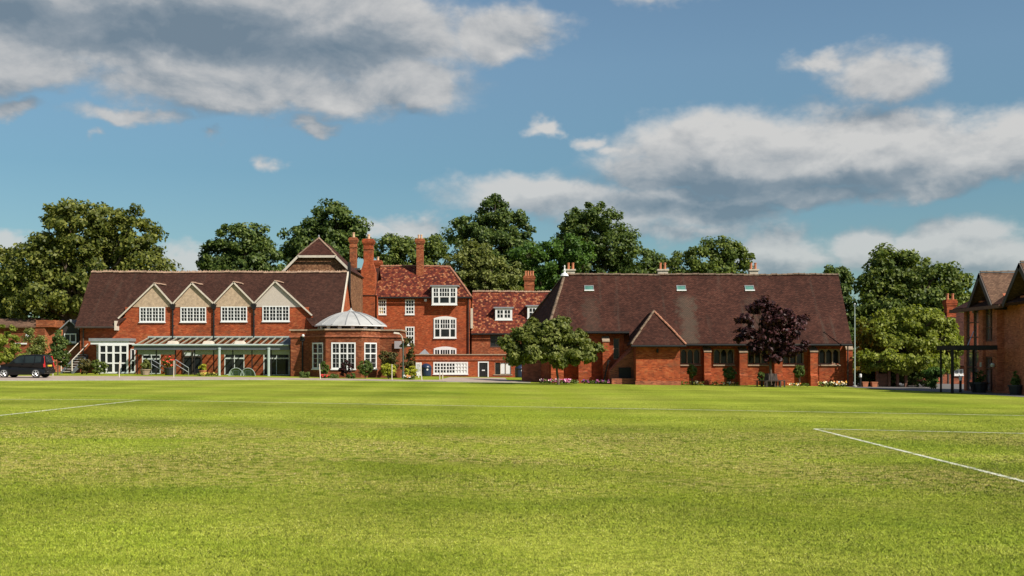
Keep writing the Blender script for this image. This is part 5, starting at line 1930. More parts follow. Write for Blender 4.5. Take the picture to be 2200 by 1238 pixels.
# ---- low buildings left of the hall
YL = 108.0
lx, lz = front(YL)
lo = thing('low_brick_outbuilding', 'low brick outbuilding with orange parapet behind the young trees', 'outbuilding', (lx(60), YL, gz(lx(60), YL)))
mb = MB()
mb.box(lx(-60), lx(96), YL, YL + 6, -0.6, lz(701))
mb.build('wall', M['brick_shade_toned'], lo)  # the big tree's shade is put into this wall's darker brick colour
mb = MB()
mb.prism_z([(lx(96) + 0.003, YL), (lx(118), YL + 2.0), (lx(118), YL + 6), (lx(96) + 0.003, YL + 6)], -0.6, lz(704))
mb.build('angled_wall', M['brick_old'], lo)
mb = MB()
mb.slab([(lx(-62), YL - 0.4, lz(702)), (lx(78), YL - 0.4, lz(702)), (lx(78), YL + 3, PZ(684, YL + 3)), (lx(-62), YL + 3, PZ(684, YL + 3))], 0.14)
mb.build('roof', M['tile_tan'], lo)
mb = MB()
mb.box(lx(78), lx(119), YL - 0.1, YL + 2.2, lz(703) + 0.002, lz(688))
mb.build('parapet', M['brick_old'], lo)
pb = MB()
pb.box(lx(30), lx(58), YL - 0.15, YL, lz(740), lz(737))
pb.build('canopy_shelf', M['white'], lo)
pb = MB()
pb.lathe((lx(61), YL - 0.1, lz(722)), [(0.02, -0.25), (0.2, -0.2), (0.25, 0), (0.2, 0.2), (0.02, 0.25)], 12)
pb.build('globe_lamp', M['white'], lo)

bh = thing('brown_roofed_house', 'brown tiled house roof between the big tree and the hall', 'house', (lx(135), 116.0, gz(lx(135), 116)))
mb = MB()
yy = 116.0
mb.box(PX(108, yy), PX(190, yy), yy, yy + 7, -0.8, PZ(716, yy))
mb.build('wall', M['brick_old'], bh)
mb = MB()
mb.slab([(PX(104, yy), yy - 0.4, PZ(718, yy)), (PX(195, yy), yy - 0.4, PZ(718, yy)), (PX(180, yy), yy + 3.5, PZ(668, yy + 3.5)), (PX(118, yy), yy + 3.5, PZ(668, yy + 3.5))], 0.14)
mb.slab([(PX(104, yy), yy + 7.4, PZ(718, yy)), (PX(104, yy), yy - 0.4, PZ(718, yy)), (PX(118, yy), yy + 3.51, PZ(668, yy + 3.5))], 0.14)
mb.build('roof', M['tile_tan'], bh)

YG = 96.5
gx_, gz2 = front(YG)
ws = thing('weatherboarded_porch', 'black weatherboarded gabled porch against the left end of the hall', 'porch', (gx_(152), YG, gz(gx_(152), YG)))
mb = MB()
mb.prism_y([(gx_(135), gz2(742)), (gx_(170), gz2(742)), (gx_(170), gz2(702)), (gx_(152), gz2(688)), (gx_(135), gz2(702))], YG, YG + 3)
for k in range(9):
    zz = gz2(742) + k * 0.17
    mb.box(gx_(135) + 0.02, gx_(170) - 0.01, YG - 0.02 - 0.002 * (k % 2), YG - 0.0005, zz, zz + 0.15)
mb.build('wall', M['weather'], ws)
mb = MB()
mb.box(gx_(138), gx_(170), YG + 0.3, YG + 3, gz(gx_(150), YG) - 0.1, gz2(742))
mb.build('undercroft_wall', M['brick_dark'], ws)
mb = MB()
mb.slab([(gx_(130), YG - 0.3, gz2(707)), (gx_(152), YG - 0.3, gz2(686.5)), (gx_(152), YG + 3, gz2(686.5)), (gx_(130), YG + 3, gz2(707))], 0.09)
mb.slab([(gx_(152), YG - 0.3, gz2(686.5)), (gx_(173), YG - 0.3, gz2(707)), (gx_(173), YG + 3, gz2(707)), (gx_(152), YG + 3, gz2(686.5))], 0.09)
mb.build('roof', M['lead'], ws)
window(ws, (gx_(139), YG - 0.03, gz2(736)), X1, YN, gx_(165) - gx_(139), gz2(717) - gz2(736), ['F', 1, 'M', 1, 'F'], ['F', 1, 'F'], depth=0.1)
# outside stair up to the porch
sd = thing('outside_stair', 'steep grey outside stair with pale handrails beside the hall', 'stair', (gx_(150), 92.0, gz(gx_(150), 92)))
xs0, xs1 = PX(143, 92), PX(166, 92)
ztopS = gz2(742)
g1 = gz(xs0, 91)
n_ = 12
for i in range(n_):
    t0 = i / n_
    y = 91.0 + (YG - 91.0) * t0
    z = g1 + (ztopS - g1) * (i + 1) / n_
    pb = MB()
    pb.box(xs0 + 0.08, xs1 - 0.08, y, y + (YG - 91.0) / n_ + 0.08, z - 0.06, z)
    pb.build('tread', M['conc'], sd)
for x in (xs0, xs1):
    pb = MB()
    pb.hexa([(x - 0.05, 90.9, g1 - 0.1), (x + 0.05, 90.9, g1 - 0.1), (x + 0.05, YG - 0.05, ztopS - 0.35), (x - 0.05, YG - 0.05, ztopS - 0.35)], [(x - 0.05, 90.9, g1 + 0.2), (x + 0.05, 90.9, g1 + 0.2), (x + 0.05, YG - 0.05, ztopS + 0.05), (x - 0.05, YG - 0.05, ztopS + 0.05)])
    pb.build('stringer', M['grey_metal'], sd)
    pb = MB()
    pb.tube((x, 90.9, g1 + 0.2), (x, 90.9, g1 + 1.1), 0.05, n=6)
    pb.tube((x, 90.9, g1 + 1.1), (x, YG - 0.1, ztopS + 0.95), 0.035, n=6)
    pb.tube((x, YG - 0.1, ztopS), (x, YG - 0.1, ztopS + 0.95), 0.04, n=6)
    pb.build('handrail', M['cream'], sd)


# ------------------------------------------------------------------ trees and plants
def leaf_mesh(name, pos, nrm, size, mat, rng, aspect=0.62):
    n = len(pos)
    t = rng.normal(size=(n, 3))
    t -= nrm * np.sum(t * nrm, 1, keepdims=True)
    t /= np.linalg.norm(t, axis=1, keepdims=True) + 1e-9
    b = np.cross(nrm, t)
    L = (size * rng.uniform(0.65, 1.35, n))[:, None]
    V = np.stack([pos - t * L * 0.5, pos + b * L * aspect * 0.5 - t * L * 0.05 + nrm * L * 0.06, pos + t * L * 0.5, pos - b * L * aspect * 0.5 - t * L * 0.05 + nrm * L * 0.06], 1).astype(np.float32)
    me = bpy.data.meshes.new(name)
    me.vertices.add(n * 4)
    me.loops.add(n * 4)
    me.polygons.add(n)
    me.vertices.foreach_set('co', V.ravel())
    me.loops.foreach_set('vertex_index', np.arange(n * 4, dtype=np.int32))
    me.polygons.foreach_set('loop_start', np.arange(0, n * 4, 4, dtype=np.int32))
    me.materials.append(mat)
    me.update()
    return me


def foliage(lumps, nclump, nleaf, leaf, cr, rng, shell=0.5, flat=0.75):
    """leaf positions and normals: clumps spread through ellipsoid lumps, leaves spread through clumps"""
    vol = np.array([l[3] * l[5] for l in lumps])
    cnt = np.maximum(3, (nclump * vol / vol.sum()).astype(int))
    CC, OUT = [], []
    for l, k in zip(lumps, cnt):
        d_ = rng.normal(size=(k, 3))
        d_ /= np.linalg.norm(d_, axis=1, keepdims=True)
        r = shell + (1 - shell) * rng.uniform(0, 1, (k, 1)) ** 0.6
        r *= rng.uniform(0.80, 1.12, (k, 1))
        CC.append(np.array(l[:3]) + d_ * r * np.array(l[3:6]))
        OUT.append(d_)
    CC = np.concatenate(CC)
    OUT = np.concatenate(OUT)
    k = len(CC)
    crs = cr * rng.uniform(0.55, 1.3, k)
    idx = np.repeat(np.arange(k), nleaf)
    d_ = rng.normal(size=(len(idx), 3))
    d_ /= np.linalg.norm(d_, axis=1, keepdims=True)
    rad = rng.uniform(0, 1, (len(idx), 1)) ** 0.5
    off = d_ * rad * crs[idx][:, None]
    off[:, 2] *= flat
    pos = CC[idx] + off
    nrm = 0.5 * OUT[idx] + 0.5 * d_ + np.array([0.12, -0.1, 0.42]) + 0.68 * rng.normal(size=(len(idx), 3))
    nrm /= np.linalg.norm(nrm, axis=1, keepdims=True)
    return pos, nrm, CC


def tree(name, label, bx, by, lumps, leaf, mat, seed, nclump=170, nleaf=120, cr=None, trunk_r=0.35, fork=0.35, limbs=14, cat='tree', group=None, shell=0.5, bark=None, lean=0.0):
    """lumps in world metres (cx, cy, cz, rx, ry, rz)"""
    rng = np.random.default_rng(seed)
    base = Vector((bx, by, gz(bx, by)))
    root = thing(name, label, cat, base, group)
    size = max(l[3] for l in lumps)
    cr = cr or size * 0.2
    pos, nrm, CC = foliage(lumps, nclump, nleaf, leaf, cr * 0.94, rng, shell)
    low = base.z + 0.12
    ok = pos[:, 2] > low
    pos, nrm = pos[ok], nrm[ok]
    me = leaf_mesh('crown', pos - np.array(base), nrm, leaf, mat, rng)
    cro = bpy.data.objects.new('crown', me)
    C.objects.link(cro)
    cro.parent = root
    W[cro.name] = base
    top = max(l[2] + l[5] for l in lumps)
    H = top - base.z
    mb = MB()
    fz = base.z + H * fork
    ctr = np.mean([l[:3] for l in lumps], 0)
    f = Vector((bx + (ctr[0] - bx) * 0.3 + lean, by, fz))
    prev, pr = base - Vector((0, 0, 0.25)), trunk_r * 1.35
    for i in range(1, 5):
        t = i / 4
        q = base.lerp(f, t) + Vector((rng.normal() * trunk_r * 0.15, rng.normal() * trunk_r * 0.15, 0))
        r = trunk_r * (1.0 - 0.28 * t)
        mb.tube(prev, q, pr, r, 9, caps=(i in (1, 4)))
        prev, pr = q, r
    f = prev
    pick = rng.choice(len(CC), min(limbs, len(CC)), replace=False)
    for k in pick:
        e = Vector(CC[k])
        if e.z < f.z - 0.3:
            continue
        m1 = f.lerp(e, 0.35) + Vector((rng.normal(), rng.normal(), abs(rng.normal()) + 0.4)) * size * 0.06
        m2 = f.lerp(e, 0.7) + Vector((rng.normal(), rng.normal(), abs(rng.normal()))) * size * 0.05
        r0 = trunk_r * rng.uniform(0.3, 0.5)
        mb.tube(f - Vector((0, 0, trunk_r * 0.4)), m1, r0, r0 * 0.72, 6, False)
        mb.tube(m1, m2, r0 * 0.72, r0 * 0.45, 6, False)
        mb.tube(m2, e, r0 * 0.45, r0 * 0.12, 5, False)
        for _ in range(2):
            e2 = e + Vector(rng.uniform(-1, 1, 3)) * cr * 0.6
            mb.tube(m2, e2, r0 * 0.3, r0 * 0.07, 5, False)
    mb.build('trunk', bark or M['bark'], root, smooth=True)
    return root


def pxl(y, specs, dep=0.85):
    """lumps given in photo pixels (cx, cy, rx, ry[, dy]) at depth y -> world"""
    out = []
    for s in specs:
        yy = y + (s[4] if len(s) > 4 else 0.0)
        k = yy / F
        out.append((PX(s[0], yy), yy, PZ(s[1], yy), s[2] * k, max(s[2], s[3]) * k * dep, s[3] * k))
    return out


def shrub(name, label, px, py, y, specs, leaf, mat, seed, nclump=40, nleaf=60, cat='shrub', stem=True, group=None, cr=None, shell=0.45, part='foliage'):
    rng = np.random.default_rng(seed)
    x = PX(px, y)
    base = Vector((x, y, gz(x, y)))
    root = thing(name, label, cat, base, group)
    lumps = pxl(y, specs)
    size = max(l[3] for l in lumps)
    pos, nrm, CC = foliage(lumps, nclump, nleaf, leaf, cr or size * 0.28, rng, shell)
    ok = pos[:, 2] > base.z + 0.02
    me = leaf_mesh(part, pos[ok] - np.array(base), nrm[ok], leaf, mat, rng)
    o = bpy.data.objects.new(part, me)
    C.objects.link(o)
    o.parent = root
    W[o.name] = base
    if stem:
        mb = MB()
        top = Vector((lumps[0][0], lumps[0][1], lumps[0][2]))
        mb.tube(base - Vector((0, 0, 0.1)), base.lerp(top, 0.5), 0.05, 0.04, 7)
        for k in rng.choice(len(CC), 6, replace=False):
            mb.tube(base.lerp(top, 0.35), CC[k], 0.025, 0.006, 5, False)
        mb.build('stem', M['bark'], root)
    return root


T_ = tree
TG = 'tall trees behind the school buildings'
T_('broadleaf_tree', 'huge spreading olive green tree behind the left end of the hall', PX(150, 113), 113.0,
   pxl(113, [(175, 490, 95, 68), (270, 505, 68, 62), (110, 560, 80, 70), (200, 580, 100, 62), (310, 580, 62, 50), (60, 600, 55, 50), (150, 640, 120, 44), (80, 662, 70, 28), (330, 640, 40, 50)]),
   0.40, M['leaf_olive'], 11, 400, 120, 1.12, 0.62, 0.30, 46, group=TG, shell=0.42)
T_('broadleaf_tree', 'dark tree cut off by the left edge of the picture', PX(-40, 120), 120.0,
   pxl(120, [(-20, 570, 62, 52), (-60, 620, 70, 60), (20, 640, 45, 48), (-10, 670, 60, 36)]), 0.42, M['leaf_olive'], 12, 170, 120, 1.1, 0.5, 0.3, 14, group=TG)
T_('broadleaf_tree', 'dense rounded dark green tree behind the middle of the hall roof', PX(515, 128), 128.0,
   pxl(128, [(520, 520, 62, 44), (480, 560, 58, 45), (565, 560, 45, 45), (520, 590, 80, 45), (500, 640, 70, 60)]), 0.38, M['leaf_dark'], 13, 300, 120, 0.9, 0.45, 0.4, 12, group=TG, shell=0.6)
T_('broadleaf_tree', 'tall tree rising behind the half hipped gable', PX(700, 138), 138.0,
   pxl(138, [(715, 475, 48, 42), (660, 510, 46, 42), (745, 500, 42, 45), (700, 540, 80, 50), (640, 545, 32, 40), (770, 530, 30, 40), (690, 610, 80, 60)]), 0.42, M['leaf_dark'], 14, 320, 110, 1.05, 0.45, 0.4, 16, group=TG)
T_('broadleaf_tree', 'lower tree between the tall brick chimneys', PX(870, 145), 145.0,
   pxl(145, [(835, 535, 38, 34), (880, 545, 46, 40), (930, 535, 34, 32), (870, 580, 80, 40), (870, 640, 70, 60)]), 0.40, M['leaf_mid'], 15, 240, 110, 0.95, 0.4, 0.4, 12, group=TG)
T_('broadleaf_tree', 'tall narrow topped tree right of the single tall chimney', PX(1055, 150), 150.0,
   pxl(150, [(1055, 460, 42, 40), (1010, 505, 52, 38), (1105, 490, 38, 40), (1060, 530, 80, 45), (1110, 550, 60, 50), (1060, 610, 75, 60)]), 0.42, M['leaf_dark'], 16, 330, 110, 1.05, 0.45, 0.4, 18, group=TG)
T_('broadleaf_tree', 'paler rounded tree standing lower behind the red tiled roofs', PX(1035, 139), 139.0,
   pxl(139, [(1020, 555, 52, 36), (1060, 590, 58, 40), (985, 590, 42, 40), (1100, 600, 28, 36), (1040, 640, 60, 50)]), 0.36, M['leaf_grey'], 17, 220, 110, 0.85, 0.4, 0.4, 12, group=TG)
T_('broadleaf_tree', 'bright green layered tree between the two tallest trees', PX(1185, 142), 142.0,
   pxl(142, [(1150, 545, 60, 24), (1225, 540, 48, 34), (1150, 600, 40, 34), (1200, 590, 58, 30), (1170, 650, 50, 50)]), 0.42, M['leaf_green'], 18, 190, 100, 0.9, 0.35, 0.4, 14, group=TG)
T_('broadleaf_tree', 'largest dark tree behind the left half of the chapel roof', PX(1300, 150), 150.0,
   pxl(150, [(1275, 490, 68, 50), (1240, 520, 48, 50), (1320, 530, 60, 52), (1360, 565, 55, 45), (1270, 580, 80, 50), (1400, 585, 36, 36), (1300, 650, 100, 70)]), 0.42, M['leaf_dark'], 19, 420, 115, 1.1, 0.55, 0.4, 16, group=TG, shell=0.55)
T_('broadleaf_tree', 'open crowned tree behind the middle of the chapel ridge', PX(1540, 146), 146.0,
   pxl(146, [(1555, 540, 40, 32), (1510, 560, 45, 34), (1585, 565, 34, 38), (1540, 600, 70, 36), (1450, 580, 26, 34), (1545, 650, 60, 50)]), 0.40, M['leaf_mid'], 20, 230, 105, 0.95, 0.4, 0.4, 16, group=TG)
T_('broadleaf_tree', 'small dark twin topped tree beyond the right end of the chapel roof', PX(1805, 104), 104.0,
   pxl(104, [(1788, 592, 18, 24), (1815, 600, 16, 26), (1800, 640, 34, 40), (1815, 700, 30, 45)]), 0.30, M['leaf_dark'], 21, 110, 90, 0.6, 0.22, 0.4, 10, group=TG)
T_('broadleaf_tree', 'large spreading dark green tree behind the yard on the right', PX(1950, 104), 104.0,
   pxl(104, [(1920, 575, 58, 44), (1885, 600, 45, 40), (1975, 600, 60, 45), (2045, 605, 46, 36), (1900, 650, 65, 45), (1990, 655, 75, 45), (2055, 645, 34, 40), (1930, 700, 90, 50)]), 0.36, M['leaf_mid'], 22, 400, 115, 0.9, 0.5, 0.35, 26, group=TG, shell=0.4)
T_('broadleaf_tree', 'light green rounded tree over the shelter on the right', PX(1962, 83), 83.0,
   pxl(83, [(1960, 692, 74, 32), (1900, 712, 60, 36), (2020, 712, 46, 38), (1950, 738, 112, 38), (1872, 748, 40, 36), (2030, 755, 38, 32), (1890, 776, 52, 22, -5), (1960, 782, 56, 20, -5), (2010, 784, 40, 20, -4)]), 0.27, M['leaf_light'], 23, 450, 110, 0.55, 0.28, 0.36, 26, shell=0.4)
T_('broadleaf_tree', 'low spreading green tree at the left end of the chapel', PX(1200, 73), 73.0,
   pxl(73, [(1165, 706, 42, 20), (1200, 700, 26, 16), (1140, 722, 40, 20), (1175, 735, 56, 24), (1230, 724, 36, 22), (1262, 742, 22, 14), (1098, 742, 24, 16), (1130, 760, 46, 20), (1215, 760, 48, 22), (1258, 764, 24, 14), (1108, 772, 24, 10), (1195, 778, 36, 12), (1286, 750, 8, 7), (1080, 735, 8, 6), (1215, 692, 8, 7), (1148, 692, 9, 6)]), 0.26, M['leaf_grey'], 24, 370, 62, 0.38, 0.09, 0.34, 40, shell=0.2)
T_('copper_maple_tree', 'purple leaved tree in front of the chapel with a seat round it', PX(1656, 74), 74.0,
   pxl(74, [(1640, 656, 16, 18), (1616, 664, 14, 12), (1664, 684, 34, 24), (1604, 684, 22, 11), (1714, 686, 22, 10), (1604, 716, 26, 12), (1690, 716, 40, 20), (1652, 728, 40, 24), (1686, 752, 40, 16), (1625, 745, 26, 14), (1722, 742, 10, 9), (1662, 770, 26, 9), (1590, 728, 10, 7)]), 0.25, M['leaf_purple'], 25, 230, 46, 0.36, 0.10, 0.40, 36, shell=0.2)
# distant wood closing the view between the trees and houses
def far_wood():
    rng = np.random.default_rng(77)
    n = 46000
    x = rng.uniform(-120, 130, n)
    y = 196 + rng.uniform(-5, 9, n)
    top = 7.0 + 2.2 * np.sin(x * 0.21) + 1.6 * np.sin(x * 0.53 + 1.0) + 0.9 * np.sin(x * 1.3)
    z = -0.5 - 0.012 * np.clip(x, -90, 90) + np.maximum(top, 3.0) * rng.uniform(0, 1, n) ** 0.7
    nr = rng.normal(size=(n, 3)) + np.array([0.3, -0.8, 0.7])
    nr /= np.linalg.norm(nr, axis=1, keepdims=True)
    o = bpy.data.objects.new('distant_wood', leaf_mesh('distant_wood', np.stack([x, y, z], 1), nr, 0.75, M['leaf_dark'], rng))
    C.objects.link(o)
    tag(o, 'distant belt of dark trees closing the gaps between the buildings', 'wood', kind='stuff')


far_wood()
# left edge planting near the car
SH = shrub
SH('garden_tree', 'young yellow green tree at the left edge behind the car', 12, 800, 84, [(14, 735, 26, 40), (30, 765, 22, 24), (5, 775, 25, 26)], 0.20, M['leaf_light'], 31, 70, 70, cat='tree')
SH('garden_tree', 'feathery grey green young tree just behind the car roof', 76, 805, 86, [(76, 735, 20, 32), (70, 765, 34, 24), (60, 785, 40, 20)], 0.18, M['leaf_grey'], 32, 75, 60, cat='tree')
SH('conical_conifer', 'pointed blue green conifer left of the hall steps', 124, 806, 85, [(126, 725, 10, 18), (126, 748, 20, 24), (124, 772, 25, 20)], 0.16, M['leaf_dark'], 33, 90, 60, cat='tree')
SH('shrub', 'straggly brown green shrub at the left corner of the hall', 186, 805, 88.5, [(186, 790, 17, 15), (178, 780, 8, 12)], 0.14, M['leaf_brown'], 34, 40, 45)
SH('shrub', 'olive shrub in front of the white framed hall window', 214, 805, 88, [(214, 790, 17, 13), (205, 782, 9, 9)], 0.14, M['leaf_mid'], 35, 40, 50)
# round the orangery
SH('shrub', 'upright green shrub left of the orangery front window', 697, 813, 85.6, [(698, 790, 11, 14)], 0.12, M['leaf_topiary'], 36, 40, 60)
SH('shrub', 'purple shrub under the orangery front window', 744, 813, 85.6, [(745, 788, 14, 14), (735, 797, 9, 10)], 0.12, M['leaf_purple'], 37, 40, 50)
SH('shrub', 'clipped round green shrub under the right orangery window', 785, 813, 85.6, [(785, 790, 15, 16)], 0.11, M['leaf_topiary'], 38, 50, 70, shell=0.7)
SH('shrub', 'low dark green mound left of the orangery', 658, 813, 85.5, [(655, 806, 13, 8)], 0.11, M['leaf_dark'], 39, 26, 45, stem=False)
SH('shrub', 'low green mound below the orangery front window', 755, 813, 84.8, [(756, 808, 10, 6)], 0.10, M['leaf_green'], 40, 20, 40, stem=False)
SH('shrub', 'low green plants left of the purple orangery shrub', 715, 813, 84.8, [(716, 808, 12, 5)], 0.10, M['leaf_topiary'], 41, 20, 40, stem=False)
SH('shrub', 'large brown green shrub against the right block of the orangery', 834, 813, 88.2, [(834, 768, 20, 16), (838, 785, 18, 14)], 0.15, M['leaf_brown'], 42, 60, 60)
SH('climbing_plant', 'tall olive climbing plant at the right corner of the orangery', 876, 812, 88.5, [(876, 748, 14, 22), (882, 775, 14, 24), (872, 790, 12, 14)], 0.16, M['leaf_brown'], 43, 70, 60, cat='climbing plant')
SH('shrub', 'bright yellow rounded shrub left of the green lamp post', 835, 814, 84.5, [(835, 796, 17, 15)], 0.12, M['leaf_yellow'], 44, 50, 60, shell=0.6)
SH('shrub', 'bright yellow shrub right of the green lamp post', 880, 814, 84.5, [(881, 799, 13, 13)], 0.12, M['leaf_yellow'], 45, 40, 55, shell=0.6)
# clipped balls along the chapel
for (px, py, rx, ry, sd, lb) in ((1487, 797, 10, 14, 46, 'tall clipped ball shrub right of the chapel porch'), (1567, 803, 13, 14, 47, 'round clipped shrub below the second chapel window'),
                                 (1636, 809, 8, 9, 48, 'small clipped shrub left of the tree seat'), (1718, 799, 12, 13, 49, 'clipped ball shrub on a stem right of the tree seat')):
    SH('topiary_shrub', lb, px, 825, 76.6, [(px, py, rx, ry)], 0.09, M['leaf_topiary'], sd, 70, 70, group='clipped shrubs along the chapel wall', shell=0.75)
SH('hedge', 'orange tipped hedge beside the right end of the chapel', 1850, 830, 80, [(1842, 812, 22, 16), (1862, 812, 20, 15)], 0.13, M['leaf_topiary'], 50, 80, 60, cat='hedge', stem=False, shell=0.3)
SH('shrub', 'orange and yellow leaved shrub above the hedge by the chapel end', 1850, 830, 81.5, [(1850, 797, 18, 9), (1842, 806, 18, 10)], 0.12, M['leaf_orange'], 51, 50, 50)
SH('hedge', 'dark clipped hedge in shade behind the shelter', 1950, 834, 79, [(1925, 812, 26, 22), (1960, 812, 26, 22), (1995, 814, 20, 20)], 0.14, M['leaf_dark'], 52, 110, 60, cat='hedge', stem=False, shell=0.3)
SH('shrub', 'bright sunlit green shrub left of the black entrance canopy', 2010, 836, 74, [(2008, 800, 24, 10), (2005, 822, 10, 10)], 0.14, M['leaf_green'], 53, 60, 45)


# ------------------------------------------------------------------ flower beds
def bed(name, label, px0, px1, y, cols, seed, h=0.28, n=90, leafm=None, dep=0.5):
    rng = np.random.default_rng(seed)
    x0, x1 = PX(px0, y), PX(px1, y)
    base = Vector(((x0 + x1) / 2, y, gz((x0 + x1) / 2, y)))
    k = n * 5
    pos = np.stack([rng.uniform(x0, x1, k), y + rng.uniform(-dep / 2, dep / 2, k), np.zeros(k)], 1)
    pos[:, 2] = -0.012 * pos[:, 0] + 0.03 + h * rng.uniform(0, 0.9, k)
    nrm = rng.normal(size=(k, 3)) + np.array([0, -0.3, 0.8])
    nrm /= np.linalg.norm(nrm, axis=1, keepdims=True)
    root = thing(name, label, 'flower bed', base)
    o = bpy.data.objects.new('leaves', leaf_mesh('leaves', pos - np.array(base), nrm, 0.13, leafm or M['leaf_topiary'], rng))
    C.objects.link(o)
    o.parent = root
    o['kind'] = 'stuff'
    cl = rng.uniform(x0, x1, max(3, n // 6))
    px_ = cl[rng.integers(0, len(cl), n)] + rng.normal(0, 0.10, n)
    px_ = np.clip(px_, x0, x1)
    pos = np.stack([px_, y + rng.uniform(-dep / 2, dep / 2, n) - 0.05, np.zeros(n)], 1)
    pos[:, 2] = -0.012 * pos[:, 0] + h * rng.uniform(0.5, 1.15, n)
    nrm = rng.normal(size=(n, 3)) * 0.5 + np.array([0.2, -0.8, 0.6])
    nrm /= np.linalg.norm(nrm, axis=1, keepdims=True)
    o = bpy.data.objects.new('blooms', leaf_mesh('blooms', pos - np.array(base), nrm, 0.14, flowermat(name + '_petals', cols), rng, 0.95))
    C.objects.link(o)
    o.parent = root
    o['kind'] = 'stuff'


PINK = [(0.55, 0.06, 0.22), (0.65, 0.20, 0.38), (0.7, 0.5, 0.55)]
YEL = [(0.65, 0.36, 0.05), (0.7, 0.62, 0.35), (0.60, 0.22, 0.05), (0.75, 0.7, 0.6)]
bed('flower_bed', 'pink and white flowers below the spreading tree', 1160, 1242, 76.0, PINK, 61)
bed('flower_bed', 'purple flowers left of the chapel porch', 1250, 1308, 76.4, [(0.16, 0.03, 0.2), (0.3, 0.05, 0.16)], 62, 0.25, 60)
bed('flower_bed', 'yellow and orange flowers at the right end of the chapel', 1758, 1816, 75.9, YEL, 63, 0.34, 90)
bed('flower_bed', 'scattered yellow flowers below the first chapel window', 1463, 1512, 75.8, YEL, 64, 0.26, 26)
bed('flower_bed', 'scattered yellow flowers below the second chapel window', 1530, 1586, 75.8, YEL, 65, 0.24, 24)
bed('flower_bed', 'sparse cream flowers between the tree seat and clipped ball', 1694, 1738, 75.8, YEL, 66, 0.22, 18)
bed('flower_bed', 'red flowers below the orangery', 690, 712, 84.4, [(0.6, 0.03, 0.02), (0.5, 0.05, 0.05)], 67, 0.26, 40)
bed('flower_bed', 'white and orange flowers at the foot of the green lamp post', 868, 892, 84.0, [(0.7, 0.7, 0.65), (0.6, 0.25, 0.08)], 68, 0.28, 40)
bed('flower_bed', 'low yellow flowers along the entrance canopy', 425, 470, 87.6, [(0.5, 0.42, 0.06), (0.35, 0.2, 0.05)], 69, 0.25, 40)


# ------------------------------------------------------------------ small things
# ---- black hatchback parked on the drive
def carpaint():
    m, q, b = mat_base('black_car_paint')
    b.inputs['Base Color'].default_value = (0.006, 0.006, 0.007, 1)
    b.inputs['Roughness'].default_value = 0.35
    b.inputs['Coat Weight'].default_value = 0.12
    b.inputs['Specular IOR Level'].default_value = 0.3
    b.inputs['Coat Roughness'].default_value = 0.08
    return m


M['car'] = carpaint()
M['car_glass'] = glass('car_glass', (0.010, 0.014, 0.014), 0.05)
M['rubber'] = plain('tyre_rubber', (0.015, 0.015, 0.015), 0.9, 0.2)
M['alloy'] = plain('alloy_wheel', (0.50, 0.50, 0.50), 0.35, 0.1, metal=0.6)
M['red_lens'] = plain('red_tail_lens', (0.45, 0.02, 0.02), 0.2, 0.1)
M['plate_yellow'] = plain('yellow_plate', (0.65, 0.45, 0.05), 0.5, 0.05)
YCAR = 73.6
cz0 = gz(PX(45, YCAR), YCAR) + 0.012
CX0 = PX(-12, YCAR)                 # nose
CL = PX(97, YCAR) - CX0           # length
KL = CL / 3.6
car = thing('parked_car', 'black compact hatchback parked on the drive at the left edge', 'car', (CX0 + CL / 2, YCAR + 0.8, cz0))
HWD = 0.80                          # half width
yc = YCAR + HWD


def cp_(l, z, s=1.0):
    """point on the near (s=-1) or far (s=1) flank: l along the car from its nose"""
    return (CX0 + l * KL, z + cz0, s)


def tumble(z):
    """half width at a height"""
    if z < 0.35:
        return HWD - 0.06 * (0.35 - z) / 0.35
    if z < 0.95:
        return HWD
    return HWD - 0.20 * (z - 0.95) / 0.65


def arch(c, r, z0_, n=9):
    return [(c - r * math.cos(math.pi * i / (n - 1)), z0_ + (r - (0.0)) * math.sin(math.pi * i / (n - 1))) for i in range(n)]


WR = 0.30
fw, rw = 0.66, 2.92
lower = [(0.03, 0.22)] + [(0.32, 0.20)] + [(fw - 0.36, 0.22)] + arch(fw, 0.36, 0.24)[1:-1] + [(fw + 0.36, 0.20), (rw - 0.36, 0.20)] + arch(rw, 0.36, 0.24)[1:-1] + [(rw + 0.36, 0.24), (3.52, 0.27), (3.60, 0.42), (3.57, 0.62), (3.52, 0.98)]
upper = [(3.52, 0.98), (1.02, 0.96), (0.55, 0.90), (0.16, 0.80), (0.02, 0.62), (0.0, 0.40)]
side = lower + upper[1:]


def flank(prof, s):
    return [(CX0 + l * KL, yc + s * (tumble(z) - (0.10 if l < 0.25 or l > 3.55 else 0.0)), cz0 + z) for l, z in prof]


mb = MB()
A_, B_ = flank(side, -1), flank(side, 1)
mb.poly(A_)
mb.poly(list(reversed(B_)))
for i in range(len(A_)):
    j = (i + 1) % len(A_)
    mb.poly([A_[j], A_[i], B_[i], B_[j]])
body = mb.build('body', M['car'], car)
cab = [(1.02, 0.96), (1.30, 1.22), (1.62, 1.46), (1.85, 1.53), (2.6, 1.57), (3.30, 1.53), (3.42, 1.46), (3.50, 1.2), (3.52, 0.98)]
mb = MB()
A_, B_ = flank(cab, -1), flank(cab, 1)
mb.poly(A_)
mb.poly(list(reversed(B_)))
for i in range(len(A_)):
    j = (i + 1) % len(A_)
    mb.poly([A_[j], A_[i], B_[i], B_[j]])
mb.build('cabin', M['car'], car)


def side_glass(pts, s, nm='side_window'):
    m2 = MB()
    P = [(CX0 + l * KL, yc + s * (tumble(z) + 0.012), cz0 + z) for l, z in pts]
    Q = [(x, y - s * 0.03, z) for x, y, z in P]
    m2.hexa(Q, P)
    m2.build(nm, M['car_glass'], car)


